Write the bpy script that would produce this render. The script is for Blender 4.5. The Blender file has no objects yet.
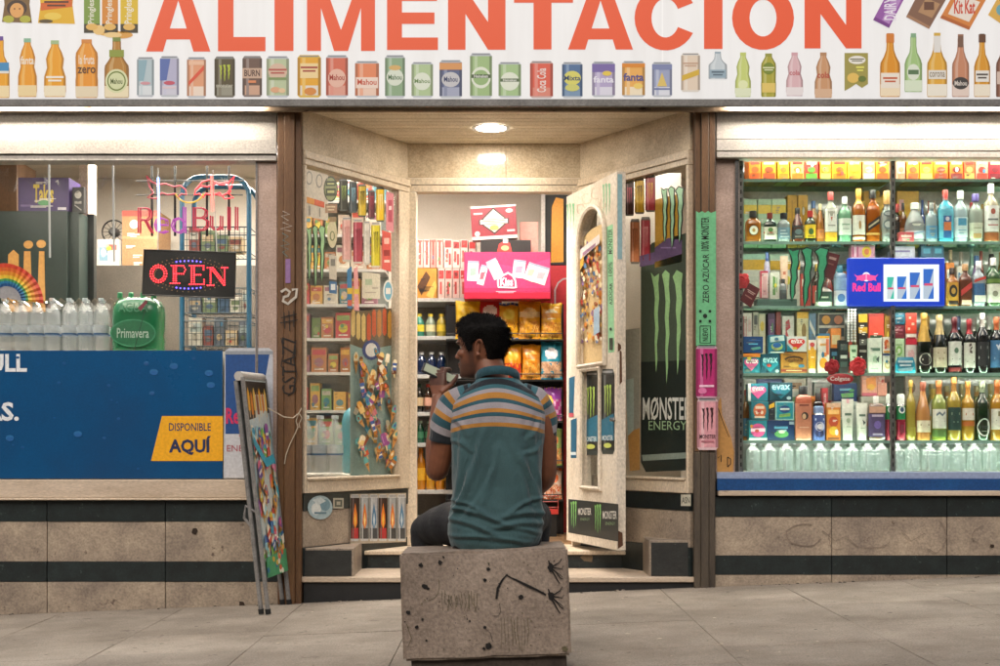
import bpy, bmesh, math, random
from mathutils import Vector, Matrix, noise
random.seed(11)
PI = math.pi
sc = bpy.context.scene
COL = sc.collection

# ---------------------------------------------------------------- camera, sky, sun, exposure
D0 = 8.07            # metres from the camera to the shop front (the plane Y = 0)
F = 1390.0           # focal length in pixels of the 1000 px wide photograph
EYE = 0.90
cam_data = bpy.data.cameras.new('camera')
cam_data.sensor_width = 36.0
cam_data.lens = F * 36.0 / 1000.0
cam_data.shift_y = 0.107
cam_data.clip_start = 0.05
cam_data.clip_end = 2000.0
cam = bpy.data.objects.new('camera', cam_data)
cam.location = (0.0, -D0, EYE)
cam.rotation_euler = (PI / 2, 0, 0)
COL.objects.link(cam)
sc.camera = cam

SUN_EL, SUN_AZ = math.radians(38), math.radians(192)
world = bpy.data.worlds.new('World')
sc.world = world
world.use_nodes = True
wn = world.node_tree
bg = wn.nodes['Background']
sky = wn.nodes.new('ShaderNodeTexSky')
sky.sky_type = 'NISHITA'
sky.sun_disc = False
sky.sun_elevation = SUN_EL
sky.sun_rotation = SUN_AZ
sky.air_density = 1.0
sky.dust_density = 6.0
wn.links.new(sky.outputs[0], bg.inputs[0])
bg.inputs[1].default_value = 0.08

sun_data = bpy.data.lights.new('sun', 'SUN')
sun_data.energy = 0.62
sun_data.angle = math.radians(60)
sun_data.color = (1.0, 0.985, 0.96)
sun = bpy.data.objects.new('sun', sun_data)
sd = Vector((math.sin(SUN_AZ) * math.cos(SUN_EL), math.cos(SUN_AZ) * math.cos(SUN_EL), math.sin(SUN_EL)))
sun.rotation_euler = sd.to_track_quat('Z', 'Y').to_euler()
sun.location = (2, -6, 8)
COL.objects.link(sun)

sc.view_settings.view_transform = 'Standard'
sc.view_settings.look = 'None'
sc.view_settings.exposure = 0.74
sc.view_settings.gamma = 1.0
sc.cycles.use_denoising = True
sc.cycles.max_bounces = 10
sc.cycles.transparent_max_bounces = 24
sc.cycles.caustics_reflective = False
sc.cycles.caustics_refractive = False
sc.cycles.sample_clamp_indirect = 4.0

# ---------------------------------------------------------------- materials
def lin(c):
    return c / 12.92 if c <= 0.04045 else ((c + 0.055) / 1.055) ** 2.4
def rgb(h):
    if isinstance(h, str):
        h = h.lstrip('#')
        return tuple(lin(int(h[i:i + 2], 16) / 255.0) for i in (0, 2, 4))
    return tuple(h)
_mats = {}
def _new(name):
    m = bpy.data.materials.new(name)
    m.use_nodes = True
    nt = m.node_tree
    return m, nt, nt.nodes['Principled BSDF']
def flat(h, rough=0.45, metal=0.0, spec=0.5, coat=0.0):
    """plain coloured stuff (print, plastic, card) with a slight unevenness"""
    k = ('flat', h, rough, metal, spec, coat)
    if k in _mats: return _mats[k]
    m, nt, b = _new('flat_' + str(h))
    c = rgb(h)
    tc = nt.nodes.new('ShaderNodeTexCoord')
    n = nt.nodes.new('ShaderNodeTexNoise'); n.inputs['Scale'].default_value = 60; n.inputs['Detail'].default_value = 3
    mp = nt.nodes.new('ShaderNodeMapRange')
    mp.inputs[1].default_value = 0.3; mp.inputs[2].default_value = 0.7
    mp.inputs[3].default_value = 0.86; mp.inputs[4].default_value = 1.08
    mx = nt.nodes.new('ShaderNodeMix'); mx.data_type = 'RGBA'; mx.blend_type = 'MULTIPLY'
    mx.inputs[0].default_value = 1.0
    mx.inputs[6].default_value = (*c, 1)
    nt.links.new(tc.outputs['Object'], n.inputs['Vector'])
    nt.links.new(n.outputs[0], mp.inputs[0])
    nt.links.new(mp.outputs[0], mx.inputs[7])
    nt.links.new(mx.outputs[2], b.inputs['Base Color'])
    b.inputs['Roughness'].default_value = rough
    b.inputs['Metallic'].default_value = metal
    b.inputs['Specular IOR Level'].default_value = spec
    b.inputs['Coat Weight'].default_value = coat
    b.inputs['Coat Roughness'].default_value = 0.1
    _mats[k] = m
    return m
def lit(h, s):
    """something that gives off light of its own"""
    k = ('lit', h, s)
    if k in _mats: return _mats[k]
    m, nt, b = _new('lit_' + str(h))
    c = rgb(h)
    b.inputs['Base Color'].default_value = (c[0] * .3, c[1] * .3, c[2] * .3, 1)
    b.inputs['Emission Color'].default_value = (*c, 1)
    b.inputs['Emission Strength'].default_value = s
    b.inputs['Roughness'].default_value = 0.4
    _mats[k] = m
    return m
def glassy(h, clear=0.4, rough=0.06):
    """bottle glass or clear plastic: tinted see-through, sheen, some body colour"""
    k = ('glassy', h, clear, rough)
    if k in _mats: return _mats[k]
    m, nt, b = _new('glassy_' + str(h))
    c = rgb(h)
    b.inputs['Base Color'].default_value = (*c, 1)
    b.inputs['Roughness'].default_value = rough
    b.inputs['Specular IOR Level'].default_value = 0.8
    b.inputs['Coat Weight'].default_value = 0.6
    t = nt.nodes.new('ShaderNodeBsdfTransparent')
    t.inputs[0].default_value = (min(1, .25 + c[0] * .9), min(1, .25 + c[1] * .9), min(1, .25 + c[2] * .9), 1)
    mx = nt.nodes.new('ShaderNodeMixShader'); mx.inputs[0].default_value = clear
    out = nt.nodes['Material Output']
    nt.links.new(b.outputs[0], mx.inputs[1]); nt.links.new(t.outputs[0], mx.inputs[2])
    nt.links.new(mx.outputs[0], out.inputs[0])
    _mats[k] = m
    return m
def pane_mat(name, tint, refl):
    m = bpy.data.materials.new(name); m.use_nodes = True
    nt = m.node_tree
    nt.nodes.remove(nt.nodes['Principled BSDF'])
    t = nt.nodes.new('ShaderNodeBsdfTransparent'); t.inputs[0].default_value = (*tint, 1)
    g = nt.nodes.new('ShaderNodeBsdfGlossy'); g.inputs['Roughness'].default_value = 0.02
    d = nt.nodes.new('ShaderNodeBsdfDiffuse'); d.inputs[0].default_value = (.7, .68, .64, 1)
    lw = nt.nodes.new('ShaderNodeLayerWeight'); lw.inputs[0].default_value = .5
    pw = nt.nodes.new('ShaderNodeMath'); pw.operation = 'POWER'; pw.inputs[1].default_value = 5
    fr = nt.nodes.new('ShaderNodeMath'); fr.operation = 'MULTIPLY_ADD'; fr.inputs[1].default_value = .9; fr.inputs[2].default_value = refl
    nt.links.new(lw.outputs['Facing'], pw.inputs[0]); nt.links.new(pw.outputs[0], fr.inputs[0])
    tc = nt.nodes.new('ShaderNodeTexCoord')
    n = nt.nodes.new('ShaderNodeTexNoise'); n.inputs['Scale'].default_value = 3; n.inputs['Detail'].default_value = 6
    mr = nt.nodes.new('ShaderNodeMapRange'); mr.inputs[1].default_value = .45; mr.inputs[2].default_value = .8
    mr.inputs[3].default_value = 0.0; mr.inputs[4].default_value = 0.03
    nt.links.new(tc.outputs['Object'], n.inputs['Vector']); nt.links.new(n.outputs[0], mr.inputs[0])
    m0 = nt.nodes.new('ShaderNodeMixShader'); m1 = nt.nodes.new('ShaderNodeMixShader')
    nt.links.new(mr.outputs[0], m0.inputs[0]); nt.links.new(t.outputs[0], m0.inputs[1]); nt.links.new(d.outputs[0], m0.inputs[2])
    nt.links.new(fr.outputs[0], m1.inputs[0]); nt.links.new(m0.outputs[0], m1.inputs[1]); nt.links.new(g.outputs[0], m1.inputs[2])
    nt.links.new(m1.outputs[0], nt.nodes['Material Output'].inputs[0])
    return m
def worn(name, c1, c2, scale=6.0, rough=0.6, bump=0.15, c3=None, spot=0.62, spot_scale=14.0, stretch=(1, 1, 1), vary=0.12, coat=0.0, spec=0.5, fine=90.0, fine_amt=.25):
    """weathered surface: two colours mixed by noise, optional stains, grain, relief, a tone of its own per piece"""
    m, nt, b = _new(name)
    N = nt.nodes.new; L = nt.links.new
    tc = N('ShaderNodeTexCoord'); geo = N('ShaderNodeNewGeometry')
    mpg = N('ShaderNodeMapping'); mpg.inputs['Scale'].default_value = stretch
    L(geo.outputs['Position'], mpg.inputs['Vector'])
    n1 = N('ShaderNodeTexNoise'); n1.inputs['Scale'].default_value = scale; n1.inputs['Detail'].default_value = 8; n1.inputs['Roughness'].default_value = .65
    L(mpg.outputs[0], n1.inputs['Vector'])
    r = N('ShaderNodeMapRange'); r.inputs[1].default_value = .35; r.inputs[2].default_value = .66
    L(n1.outputs[0], r.inputs[0])
    mx = N('ShaderNodeMix'); mx.data_type = 'RGBA'
    mx.inputs[6].default_value = (*rgb(c1), 1); mx.inputs[7].default_value = (*rgb(c2), 1)
    L(r.outputs[0], mx.inputs[0])
    last = mx.outputs[2]
    n2 = N('ShaderNodeTexNoise'); n2.inputs['Scale'].default_value = fine; n2.inputs['Detail'].default_value = 4
    L(mpg.outputs[0], n2.inputs['Vector'])
    r2 = N('ShaderNodeMapRange'); r2.inputs[1].default_value = .3; r2.inputs[2].default_value = .7
    r2.inputs[3].default_value = 1 - fine_amt; r2.inputs[4].default_value = 1 + fine_amt * .5
    L(n2.outputs[0], r2.inputs[0])
    m2 = N('ShaderNodeMix'); m2.data_type = 'RGBA'; m2.blend_type = 'MULTIPLY'; m2.inputs[0].default_value = 1
    L(last, m2.inputs[6]); L(r2.outputs[0], m2.inputs[7]); last = m2.outputs[2]
    if c3:
        n3 = N('ShaderNodeTexNoise'); n3.inputs['Scale'].default_value = spot_scale; n3.inputs['Detail'].default_value = 6; n3.inputs['Roughness'].default_value = .7
        L(mpg.outputs[0], n3.inputs['Vector'])
        r3 = N('ShaderNodeMapRange'); r3.inputs[1].default_value = spot; r3.inputs[2].default_value = spot + .05
        L(n3.outputs[0], r3.inputs[0])
        m3 = N('ShaderNodeMix'); m3.data_type = 'RGBA'; m3.inputs[7].default_value = (*rgb(c3), 1)
        L(r3.outputs[0], m3.inputs[0]); L(last, m3.inputs[6]); last = m3.outputs[2]
    oi = N('ShaderNodeObjectInfo')
    r4 = N('ShaderNodeMapRange'); r4.inputs[3].default_value = 1 - vary; r4.inputs[4].default_value = 1 + vary
    L(oi.outputs['Random'], r4.inputs[0])
    m4 = N('ShaderNodeMix'); m4.data_type = 'RGBA'; m4.blend_type = 'MULTIPLY'; m4.inputs[0].default_value = 1
    L(last, m4.inputs[6]); L(r4.outputs[0], m4.inputs[7]); last = m4.outputs[2]
    L(last, b.inputs['Base Color'])
    rr = N('ShaderNodeMapRange'); rr.inputs[3].default_value = max(0.02, rough - .12); rr.inputs[4].default_value = min(1, rough + .12)
    L(n1.outputs[0], rr.inputs[0]); L(rr.outputs[0], b.inputs['Roughness'])
    bp = N('ShaderNodeBump'); bp.inputs['Strength'].default_value = bump; bp.inputs['Distance'].default_value = .01
    L(n2.outputs[0], bp.inputs['Height']); L(bp.outputs[0], b.inputs['Normal'])
    b.inputs['Coat Weight'].default_value = coat; b.inputs['Coat Roughness'].default_value = .05
    b.inputs['Specular IOR Level'].default_value = spec
    return m

M = {}
M['beige'] = worn('beige_marble', '#ab9c89', '#81756a', 4, .42, .12, '#5e5046', .63, 13, vary=.07, fine_amt=.3)
M['dark'] = worn('dark_marble', '#232d2e', '#131b1c', 9, .38, .1, '#46524e', .63, 30, vary=.15)
M['fascia_stone'] = worn('cream_marble', '#d3c4ac', '#b5a48b', 5, .6, .08, '#a08c70', .68, 40, vary=.03)
M['transom'] = worn('polished_cream_marble', '#d0c0a6', '#b3a085', 5, .12, .02, None, vary=.03, coat=.8)
M['sill'] = worn('chipped_paint_wood', '#cdbca8', '#b3a18c', 3, .55, .2, '#4a3626', .655, 7, stretch=(.6, 1, 3.5), vary=.03)
M['frame'] = worn('cream_painted_frame', '#d6c7b0', '#c0ae96', 4, .5, .15, '#8a6e52', .73, 9, stretch=(1, 1, .7), vary=.05)
M['door'] = worn('white_painted_door', '#e0d7c8', '#cabda9', 4, .5, .15, '#70523a', .72, 6, stretch=(1, 1, .6), vary=.03)
M['post'] = worn('brown_post_wood', '#775535', '#5a3e26', 5, .55, .25, '#3a2616', .64, 12, stretch=(3, 3, .35), vary=.03)
M['post_grey'] = worn('weathered_post_wood', '#574d40', '#3c342c', 5, .65, .25, '#1f1a16', .62, 12, stretch=(3, 3, .35), vary=.03)
M['shutter'] = worn('white_metal', '#bdb9b2', '#a8a39b', 3, .4, .05, '#8a8074', .74, 20, vary=.02)
M['greymetal'] = worn('grey_metal_trim', '#7d7d7c', '#646463', 6, .4, .05, '#4d4a46', .7, 20, vary=.03)
M['peel'] = worn('peeling_trim', '#b29a80', '#84705a', 6, .6, .2, '#4b3a2c', .6, 10, stretch=(.5, 1, 2), vary=.03)
M['slat'] = worn('ceiling_slat', '#e8dcc8', '#d6c8b0', 5, .5, .06, None, vary=.05)
M['block'] = worn('stone_block', '#9f9082', '#7a6c60', 3.2, .6, .3, '#5a4a40', .67, 16, vary=.02, fine=90, fine_amt=.3)
M['pave'] = worn('pavement_slab', '#9d9386', '#7f766a', 2.2, .75, .35, '#6a6056', .63, 7, vary=.08, fine=130, fine_amt=.34)
M['asphalt'] = worn('asphalt', '#3c3b3a', '#2e2e2e', 6, .85, .4, None, vary=0)
M['grout'] = flat('#2a2520', .9)
M['wall_in'] = worn('cream_plaster', '#e2d9cb', '#d6ccbc', 2, .7, .05, None, vary=.02, fine_amt=.06)
M['plaster'] = worn('house_plaster', '#8d8374', '#776d60', 2, .8, .2, '#5d5448', .66, 5, vary=.02)
M['floor_in'] = worn('shop_floor_tile', '#9a7a58', '#7e6246', 4, .35, .05, None, vary=.04)
M['pane'] = pane_mat('window_glass', (.97, .98, .97), .03)
M['shelf_glass'] = glassy('#b9d6c8', .93, .05)
M['chrome'] = flat('#9a9a98', .25, 1.0)
M['alu'] = worn('scuffed_aluminium', '#8f8d8a', '#747270', 20, .38, .1, '#565450', .7, 30, vary=.06)
M['rubber'] = flat('#141414', .7)
M['black'] = flat('#121212', .5)
M['white'] = flat('#d8d6d0', .5)

# ---------------------------------------------------------------- geometry helpers
def at(px, py, Y):
    d = Y + D0
    return Vector(((px - 500) / F * d, Y, EYE + (440 - py) / F * d))
def zat(py, Y=0.0):
    return EYE + (440 - py) / F * (Y + D0)
def xat(px, Y=0.0):
    return (px - 500) / F * (Y + D0)
SLOPE = 0.039
def ground(x):
    return SLOPE * x

class MB:
    """collects shapes; build() links them as ONE mesh object"""
    def __init__(s):
        s.v = []; s.f = []; s.m = []; s.mats = []; s.sm = []
    def mi(s, mat):
        if mat not in s.mats: s.mats.append(mat)
        return s.mats.index(mat)
    def add(s, vs, fs, mat, smooth=False):
        o = len(s.v); i = s.mi(mat)
        s.v += [Vector(v) for v in vs]
        for f in fs:
            s.f.append([o + k for k in f]); s.m.append(i); s.sm.append(smooth)
        return s
    def hexa(s, p, mat):
        return s.add(p, [(0, 3, 2, 1), (4, 5, 6, 7), (0, 1, 5, 4), (1, 2, 6, 5), (2, 3, 7, 6), (3, 0, 4, 7)], mat)
    def box(s, x0, x1, y0, y1, z0, z1, mat):
        return s.hexa([(x0, y0, z0), (x1, y0, z0), (x1, y1, z0), (x0, y1, z0), (x0, y0, z1), (x1, y0, z1), (x1, y1, z1), (x0, y1, z1)], mat)
    def lathe(s, prof, mat, c=(0, 0, 0), seg=16, sx=1.0, sy=1.0, sq=2.0, cap=True, a0=0, a1=2 * PI, axis=None):
        full = abs(a1 - a0) > 6.28
        n = seg if full else seg + 1
        vs = []; fs = []
        for r, z in prof:
            for k in range(n):
                a = a0 + (a1 - a0) * k / seg
                ca, sa = math.cos(a), math.sin(a)
                if sq != 2.0:
                    q = (abs(ca) ** sq + abs(sa) ** sq) ** (-1.0 / sq)
                else: q = 1.0
                p = Vector((r * sx * ca * q, r * sy * sa * q, z))
                if axis: p = axis @ p
                vs.append(p + Vector(c))
        for i in range(len(prof) - 1):
            for k in range(seg):
                a, b_ = i * n + k, i * n + (k + 1) % n
                fs.append((a, b_, b_ + n, a + n))
        s.add(vs, fs, mat, True)
        if cap and full:
            o = len(s.v) - len(vs); i_ = s.mi(mat)
            if prof[0][0] > 1e-5:
                s.f.append([o + k for k in range(n)][::-1]); s.m.append(i_); s.sm.append(False)
            if prof[-1][0] > 1e-5:
                s.f.append([o + (len(prof) - 1) * n + k for k in range(n)]); s.m.append(i_); s.sm.append(False)
        return s
    def tube(s, pts, r, mat, seg=8, closed=False):
        pts = [Vector(p) for p in pts]
        n = len(pts); vs = []; fs = []
        rs = r if isinstance(r, (list, tuple)) else [r] * n
        up = None
        for i, p in enumerate(pts):
            if closed: t = pts[(i + 1) % n] - pts[i - 1]
            else: t = pts[min(i + 1, n - 1)] - pts[max(i - 1, 0)]
            t.normalize()
            if up is None:
                up = Vector((0, 0, 1)) if abs(t.z) < .9 else Vector((1, 0, 0))
            side = t.cross(up); side.normalize(); up = side.cross(t); up.normalize()
            for k in range(seg):
                a = 2 * PI * k / seg
                vs.append(p + side * (math.cos(a) * rs[i]) + up * (math.sin(a) * rs[i]))
        m = n if closed else n - 1
        for i in range(m):
            j = (i + 1) % n
            for k in range(seg):
                l = (k + 1) % seg
                fs.append((i * seg + k, j * seg + k, j * seg + l, i * seg + l))
        if not closed:
            fs.append(tuple(range(seg))[::-1]); fs.append(tuple((n - 1) * seg + k for k in range(seg)))
        return s.add(vs, fs, mat, True)
    def loft(s, rings, mat, close=True, caps=True):
        n = len(rings[0]); vs = [p for r in rings for p in r]; fs = []
        for i in range(len(rings) - 1):
            for k in range(n if close else n - 1):
                l = (k + 1) % n
                fs.append((i * n + k, i * n + l, (i + 1) * n + l, (i + 1) * n + k))
        if caps and close:
            fs.append(tuple(range(n))[::-1]); fs.append(tuple((len(rings) - 1) * n + k for k in range(n)))
        return s.add(vs, fs, mat, True)
    def mesh(s, name, off=None):
        me = bpy.data.meshes.new(name)
        vs = [v - off for v in s.v] if off else s.v
        me.from_pydata([tuple(v) for v in vs], [], s.f)
        for m in s.mats: me.materials.append(m)
        me.polygons.foreach_set('material_index', s.m)
        me.polygons.foreach_set('use_smooth', s.sm)
        if any(s.sm): me.set_sharp_from_angle(angle=math.radians(38))
        me.update()
        return me
    def build(s, name, parent=None, local=False, bevel=0.0):
        """world coordinates unless local: then those of the parent"""
        if parent is None:
            zs = min(v.z for v in s.v)
            c = Vector((sum(v.x for v in s.v) / len(s.v), sum(v.y for v in s.v) / len(s.v), zs))
            me = s.mesh(name, c)
        else:
            c = Vector((0, 0, 0))
            if not local:
                inv = world_of(parent).inverted()
                s.v = [inv @ v for v in s.v]
            me = s.mesh(name)
        if bevel:
            bm = bmesh.new(); bm.from_mesh(me)
            bmesh.ops.bevel(bm, geom=bm.edges[:], offset=bevel, segments=1, affect='EDGES', clamp_overlap=True)
            bm.to_mesh(me); bm.free()
        o = bpy.data.objects.new(name, me)
        COL.objects.link(o)
        if parent is None: o.location = c
        else: o.parent = parent
        return o
def world_of(o):
    m = Matrix.LocRotScale(o.location, o.rotation_euler, o.scale)
    return world_of(o.parent) @ m if o.parent else m
def empty(name, loc, rot=(0, 0, 0), parent=None):
    o = bpy.data.objects.new(name, None)
    o.location = loc; o.rotation_euler = rot; o.empty_display_size = .1
    COL.objects.link(o)
    if parent: o.parent = parent
    return o
def tag(o, label=None, cat=None, group=None, kind=None):
    if label: o['label'] = label
    if cat: o['category'] = cat
    if group: o['group'] = group
    if kind: o['kind'] = kind
    return o
def copy_tree(o, parent=None):
    c = o.copy(); COL.objects.link(c); c.parent = parent
    for ch in list(o.children): copy_tree(ch, c)
    return c
ORD = ['first', 'second', 'third', 'fourth', 'fifth', 'sixth', 'seventh', 'eighth', 'ninth', 'tenth', 'eleventh', 'twelfth',
       'thirteenth', 'fourteenth', 'fifteenth', 'sixteenth', 'seventeenth', 'eighteenth', 'nineteenth', 'twentieth', 'twenty-first', 'twenty-second']

# a vertical plane; (u, z) on it, n = distance towards the viewer's side
class Plane:
    def __init__(s, p0, p1):
        s.p = Vector((p0[0], p0[1])); d = Vector((p1[0], p1[1])) - s.p
        s.len = d.length; s.d = d.normalized()
        s.n = Vector((s.d.y, -s.d.x))
        if s.n.y > 0: s.n = -s.n
    def pt(s, u, z, n=0.0):
        q = s.p + s.d * u + s.n * n
        return Vector((q.x, q.y, z))
    def px(s, px, py, n=0.0):
        """the point of the plane (offset n) seen at that spot of the photograph -> (u, z)"""
        k = (px - 500) / F
        o = s.p + s.n * n
        # X = k (Y + D0)
        u = (k * (o.y + D0) - o.x) / (s.d.x - k * s.d.y)
        Y = o.y + u * s.d.y
        return u, EYE + (440 - py) / F * (Y + D0)
    def box(s, mb, u0, u1, z0, z1, n0, n1, mat):
        return mb.hexa([s.pt(u0, z0, n1), s.pt(u1, z0, n1), s.pt(u1, z0, n0), s.pt(u0, z0, n0),
                        s.pt(u0, z1, n1), s.pt(u1, z1, n1), s.pt(u1, z1, n0), s.pt(u0, z1, n0)], mat)
def front(Y): return Plane((0, Y), (1, Y))

# ---------------------------------------------------------------- flat print: shapes in a 2D space, y down
def R(x0, y0, x1, y1, c): return ('p', [(x0, y0), (x1, y0), (x1, y1), (x0, y1)], c)
def E(cx, cy, rx, ry, c, n=18): return ('p', [(cx + rx * math.cos(2 * PI * k / n), cy + ry * math.sin(2 * PI * k / n)) for k in range(n)], c)
def Pg(pts, c): return ('p', pts, c)
def T(t, x0, y0, x1, y1, c, bold=0.0, rot=0): return ('t', t, x0, y0, x1, y1, c, bold, rot)
def Sk(pts, w, c): return ('s', pts, w, c)
_txt = {}
def text_geo(t, bold):
    k = (t, bold)
    if k not in _txt:
        cu = bpy.data.curves.new('lettering', 'FONT'); cu.body = t; cu.offset = bold; cu.resolution_u = 2
        ob = bpy.data.objects.new('lettering', cu)
        me = bpy.data.meshes.new_from_object(ob)
        vs = [(v.co.x, v.co.y) for v in me.vertices]; fs = [tuple(p.vertices) for p in me.polygons]
        bpy.data.meshes.remove(me); bpy.data.objects.remove(ob); bpy.data.curves.remove(cu)
        xs = [v[0] for v in vs] or [0, 1]; ys = [v[1] for v in vs] or [0, 1]
        w = max(xs) - min(xs) or 1; h = max(ys) - min(ys) or 1
        _txt[k] = ([((x - min(xs)) / w, (y - min(ys)) / h) for x, y in vs], fs)
    return _txt[k]
def ribbon(pts, w):
    """a drawn line as a strip of quads"""
    out = []
    L_, R_ = [], []
    n = len(pts)
    for i, (x, y) in enumerate(pts):
        a = pts[max(0, i - 1)]; b = pts[min(n - 1, i + 1)]
        dx, dy = b[0] - a[0], b[1] - a[1]; l = math.hypot(dx, dy) or 1
        ww = w[i] if isinstance(w, (list, tuple)) else w
        L_.append((x - dy / l * ww / 2, y + dx / l * ww / 2)); R_.append((x + dy / l * ww / 2, y - dx / l * ww / 2))
    for i in range(n - 1): out.append([L_[i], L_[i + 1], R_[i + 1], R_[i]])
    return out
def print_mesh(shapes, to3d, mb=None, layer=0.0006, base=0.001, mk=flat):
    """to3d((x, y), n) -> point.  Every shape lies a hair above the one before."""
    mb = mb or MB()
    n = base
    for s in shapes:
        if s[0] == 'p':
            mb.add([to3d(p, n) for p in s[1]], [tuple(range(len(s[1])))], mk(s[2]) if isinstance(s[2], str) else s[2])
        elif s[0] == 's':
            m_ = mk(s[3]) if isinstance(s[3], str) else s[3]
            for q in ribbon(s[1], s[2]): mb.add([to3d(p, n) for p in q], [(0, 1, 2, 3)], m_)
        else:
            _, t, x0, y0, x1, y1, c, bold, rot = s
            vs, fs = text_geo(t, bold)
            if rot == 0: P = [(x0 + (x1 - x0) * x, y1 + (y0 - y1) * y) for x, y in vs]
            else: P = [(x1 + (x0 - x1) * y, y1 + (y0 - y1) * x) for x, y in vs]
            mb.add([to3d(p, n) for p in P], fs, mk(c) if isinstance(c, str) else c)
        n += layer
    return mb
def decal(name, plane, shapes, parent=None, n=0.0, mk=flat, layer=0.0006):
    """flat print on a plane, its outline given where the photograph shows it"""
    def f(p, k):
        u, z = plane.px(p[0], p[1], n)
        return plane.pt(u, z, n + k)
    return print_mesh(shapes, f, mk=mk, layer=layer).build(name, parent)
def scale_shapes(shapes, x0, y0, x1, y1):
    """unit-square print -> box"""
    w, h = x1 - x0, y1 - y0
    out = []
    for s in shapes:
        if s[0] == 'p': out.append(('p', [(x0 + w * a, y0 + h * b) for a, b in s[1]], s[2]))
        elif s[0] == 's': out.append(('s', [(x0 + w * a, y0 + h * b) for a, b in s[1]], (s[2] if not isinstance(s[2], (list, tuple)) else s[2][0]) * min(abs(w), abs(h)), s[3]))
        else: out.append(('t', s[1], x0 + w * s[2], y0 + h * s[3], x0 + w * s[4], y0 + h * s[5], s[6], s[7], s[8]))
    return out
def grow(pts, d):
    n = len(pts)
    a = sum(pts[i][0] * pts[(i + 1) % n][1] - pts[(i + 1) % n][0] * pts[i][1] for i in range(n))
    sg = 1 if a > 0 else -1
    out = []
    for i in range(n):
        p, q, r = pts[i - 1], pts[i], pts[(i + 1) % n]
        e1 = Vector((q[0] - p[0], q[1] - p[1])); e2 = Vector((r[0] - q[0], r[1] - q[1]))
        e1.normalize(); e2.normalize()
        nn = Vector((e1.y + e2.y, -e1.x - e2.x)) * sg
        if nn.length > 1e-6: nn.normalize()
        out.append((q[0] + nn.x * d, q[1] + nn.y * d))
    return out
CLAW = [[(0, .02), (.13, .06), (.30, .03), (.27, .12), (.30, .25), (.25, .38), (.28, .52), (.22, .65), (.24, .78), (.19, .90), (.16, .78), (.14, .62), (.16, .5), (.12, .38), (.15, .25), (.11, .15)],
        [(.33, .04), (.45, 0), (.60, .03), (.58, .15), (.62, .28), (.57, .42), (.60, .56), (.54, .7), (.55, .85), (.49, 1.0), (.47, .85), (.45, .7), (.47, .55), (.43, .42), (.46, .28), (.42, .15)],
        [(.64, .06), (.78, 0), (1.0, .03), (.95, .14), (.98, .27), (.91, .4), (.93, .54), (.87, .68), (.86, .8), (.81, .92), (.79, .76), (.78, .6), (.8, .48), (.75, .36), (.78, .24), (.73, .13)]]
CLAW = [[(c + (a - c) * .82, b) for a, b in p] for p, c in zip(CLAW, (.17, .5, .84))]
def claw(x0, y0, x1, y1, c, edge=None, ew=1.0):
    out = []
    for p in CLAW:
        q = [(x0 + (x1 - x0) * a, y0 + (y1 - y0) * b) for a, b in p]
        if edge: out.append(Pg(grow(q, ew), edge))
    for p in CLAW:
        out.append(Pg([(x0 + (x1 - x0) * a, y0 + (y1 - y0) * b) for a, b in p], c))
    return out
def can_print(x0, y0, x1, y1, c, inner=(), lid='#b9bcc0', foot=None):
    """a drinks can seen from the front"""
    w, h = x1 - x0, y1 - y0
    o = [Pg([(x0 + .1 * w, y0), (x1 - .1 * w, y0), (x1, y0 + .07 * h), (x1, y1 - .05 * h), (x1 - .1 * w, y1), (x0 + .1 * w, y1), (x0, y1 - .05 * h), (x0, y0 + .07 * h)], lid),
         R(x0, y0 + .07 * h, x1, y1 - .05 * h, c)]
    if foot: o.append(R(x0, y0 + .72 * h, x1, y1 - .05 * h, foot))
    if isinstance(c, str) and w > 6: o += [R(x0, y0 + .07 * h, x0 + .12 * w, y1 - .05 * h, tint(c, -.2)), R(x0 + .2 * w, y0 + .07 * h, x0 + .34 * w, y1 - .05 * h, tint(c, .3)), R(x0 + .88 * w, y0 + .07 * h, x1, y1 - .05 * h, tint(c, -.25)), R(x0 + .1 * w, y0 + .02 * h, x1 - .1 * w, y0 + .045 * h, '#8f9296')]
    return o + scale_shapes(inner, x0, y0, x1, y1)
def lolly(cx, cy, w, h, a, c1, c2, kind, ax=1.0):
    """printed ice cream: bar on a stick, cone or cup, turned by a"""
    ca, sa = math.cos(a), math.sin(a)
    t = lambda x, y: (cx + ax * (x * w * ca - y * h * sa), cy + x * w * sa + y * h * ca)
    P = lambda pts, c: Pg([t(*p) for p in pts], c)
    if kind == 0: return [P([(-.12, .4), (.12, .4), (.12, .95), (-.12, .95)], '#d9c08a'), P([(-.5, .5), (-.5, -.3), (-.3, -.5), (.3, -.5), (.5, -.3), (.5, .5)], c1), P([(-.5, .1), (.5, -.1), (.5, .5), (-.5, .5)], c2), P([(-.32, -.3), (-.16, -.36), (-.16, .3), (-.32, .3)], tint(c1, .35))]
    if kind == 1: return [P([(-.42, -.05), (.42, -.05), (0, .95)], '#c98f4a'), P([(-.5, 0), (-.45, -.35), (-.15, -.6), (.2, -.58), (.46, -.3), (.5, 0)], c1), P([(-.3, -.25), (0, -.5), (.25, -.3), (0, -.1)], c2), P([(-.3, .1), (.3, .1), (.1, .3), (-.2, .25)], '#8a5a2c')]
    return [P([(-.5, -.2), (.5, -.2), (.36, .5), (-.36, .5)], c2), P([(-.5, -.2), (-.3, -.5), (.1, -.56), (.42, -.42), (.5, -.2)], c1), P([(-.4, .05), (.4, .05), (.38, .22), (-.38, .22)], '#e8e2d4')]
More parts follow.
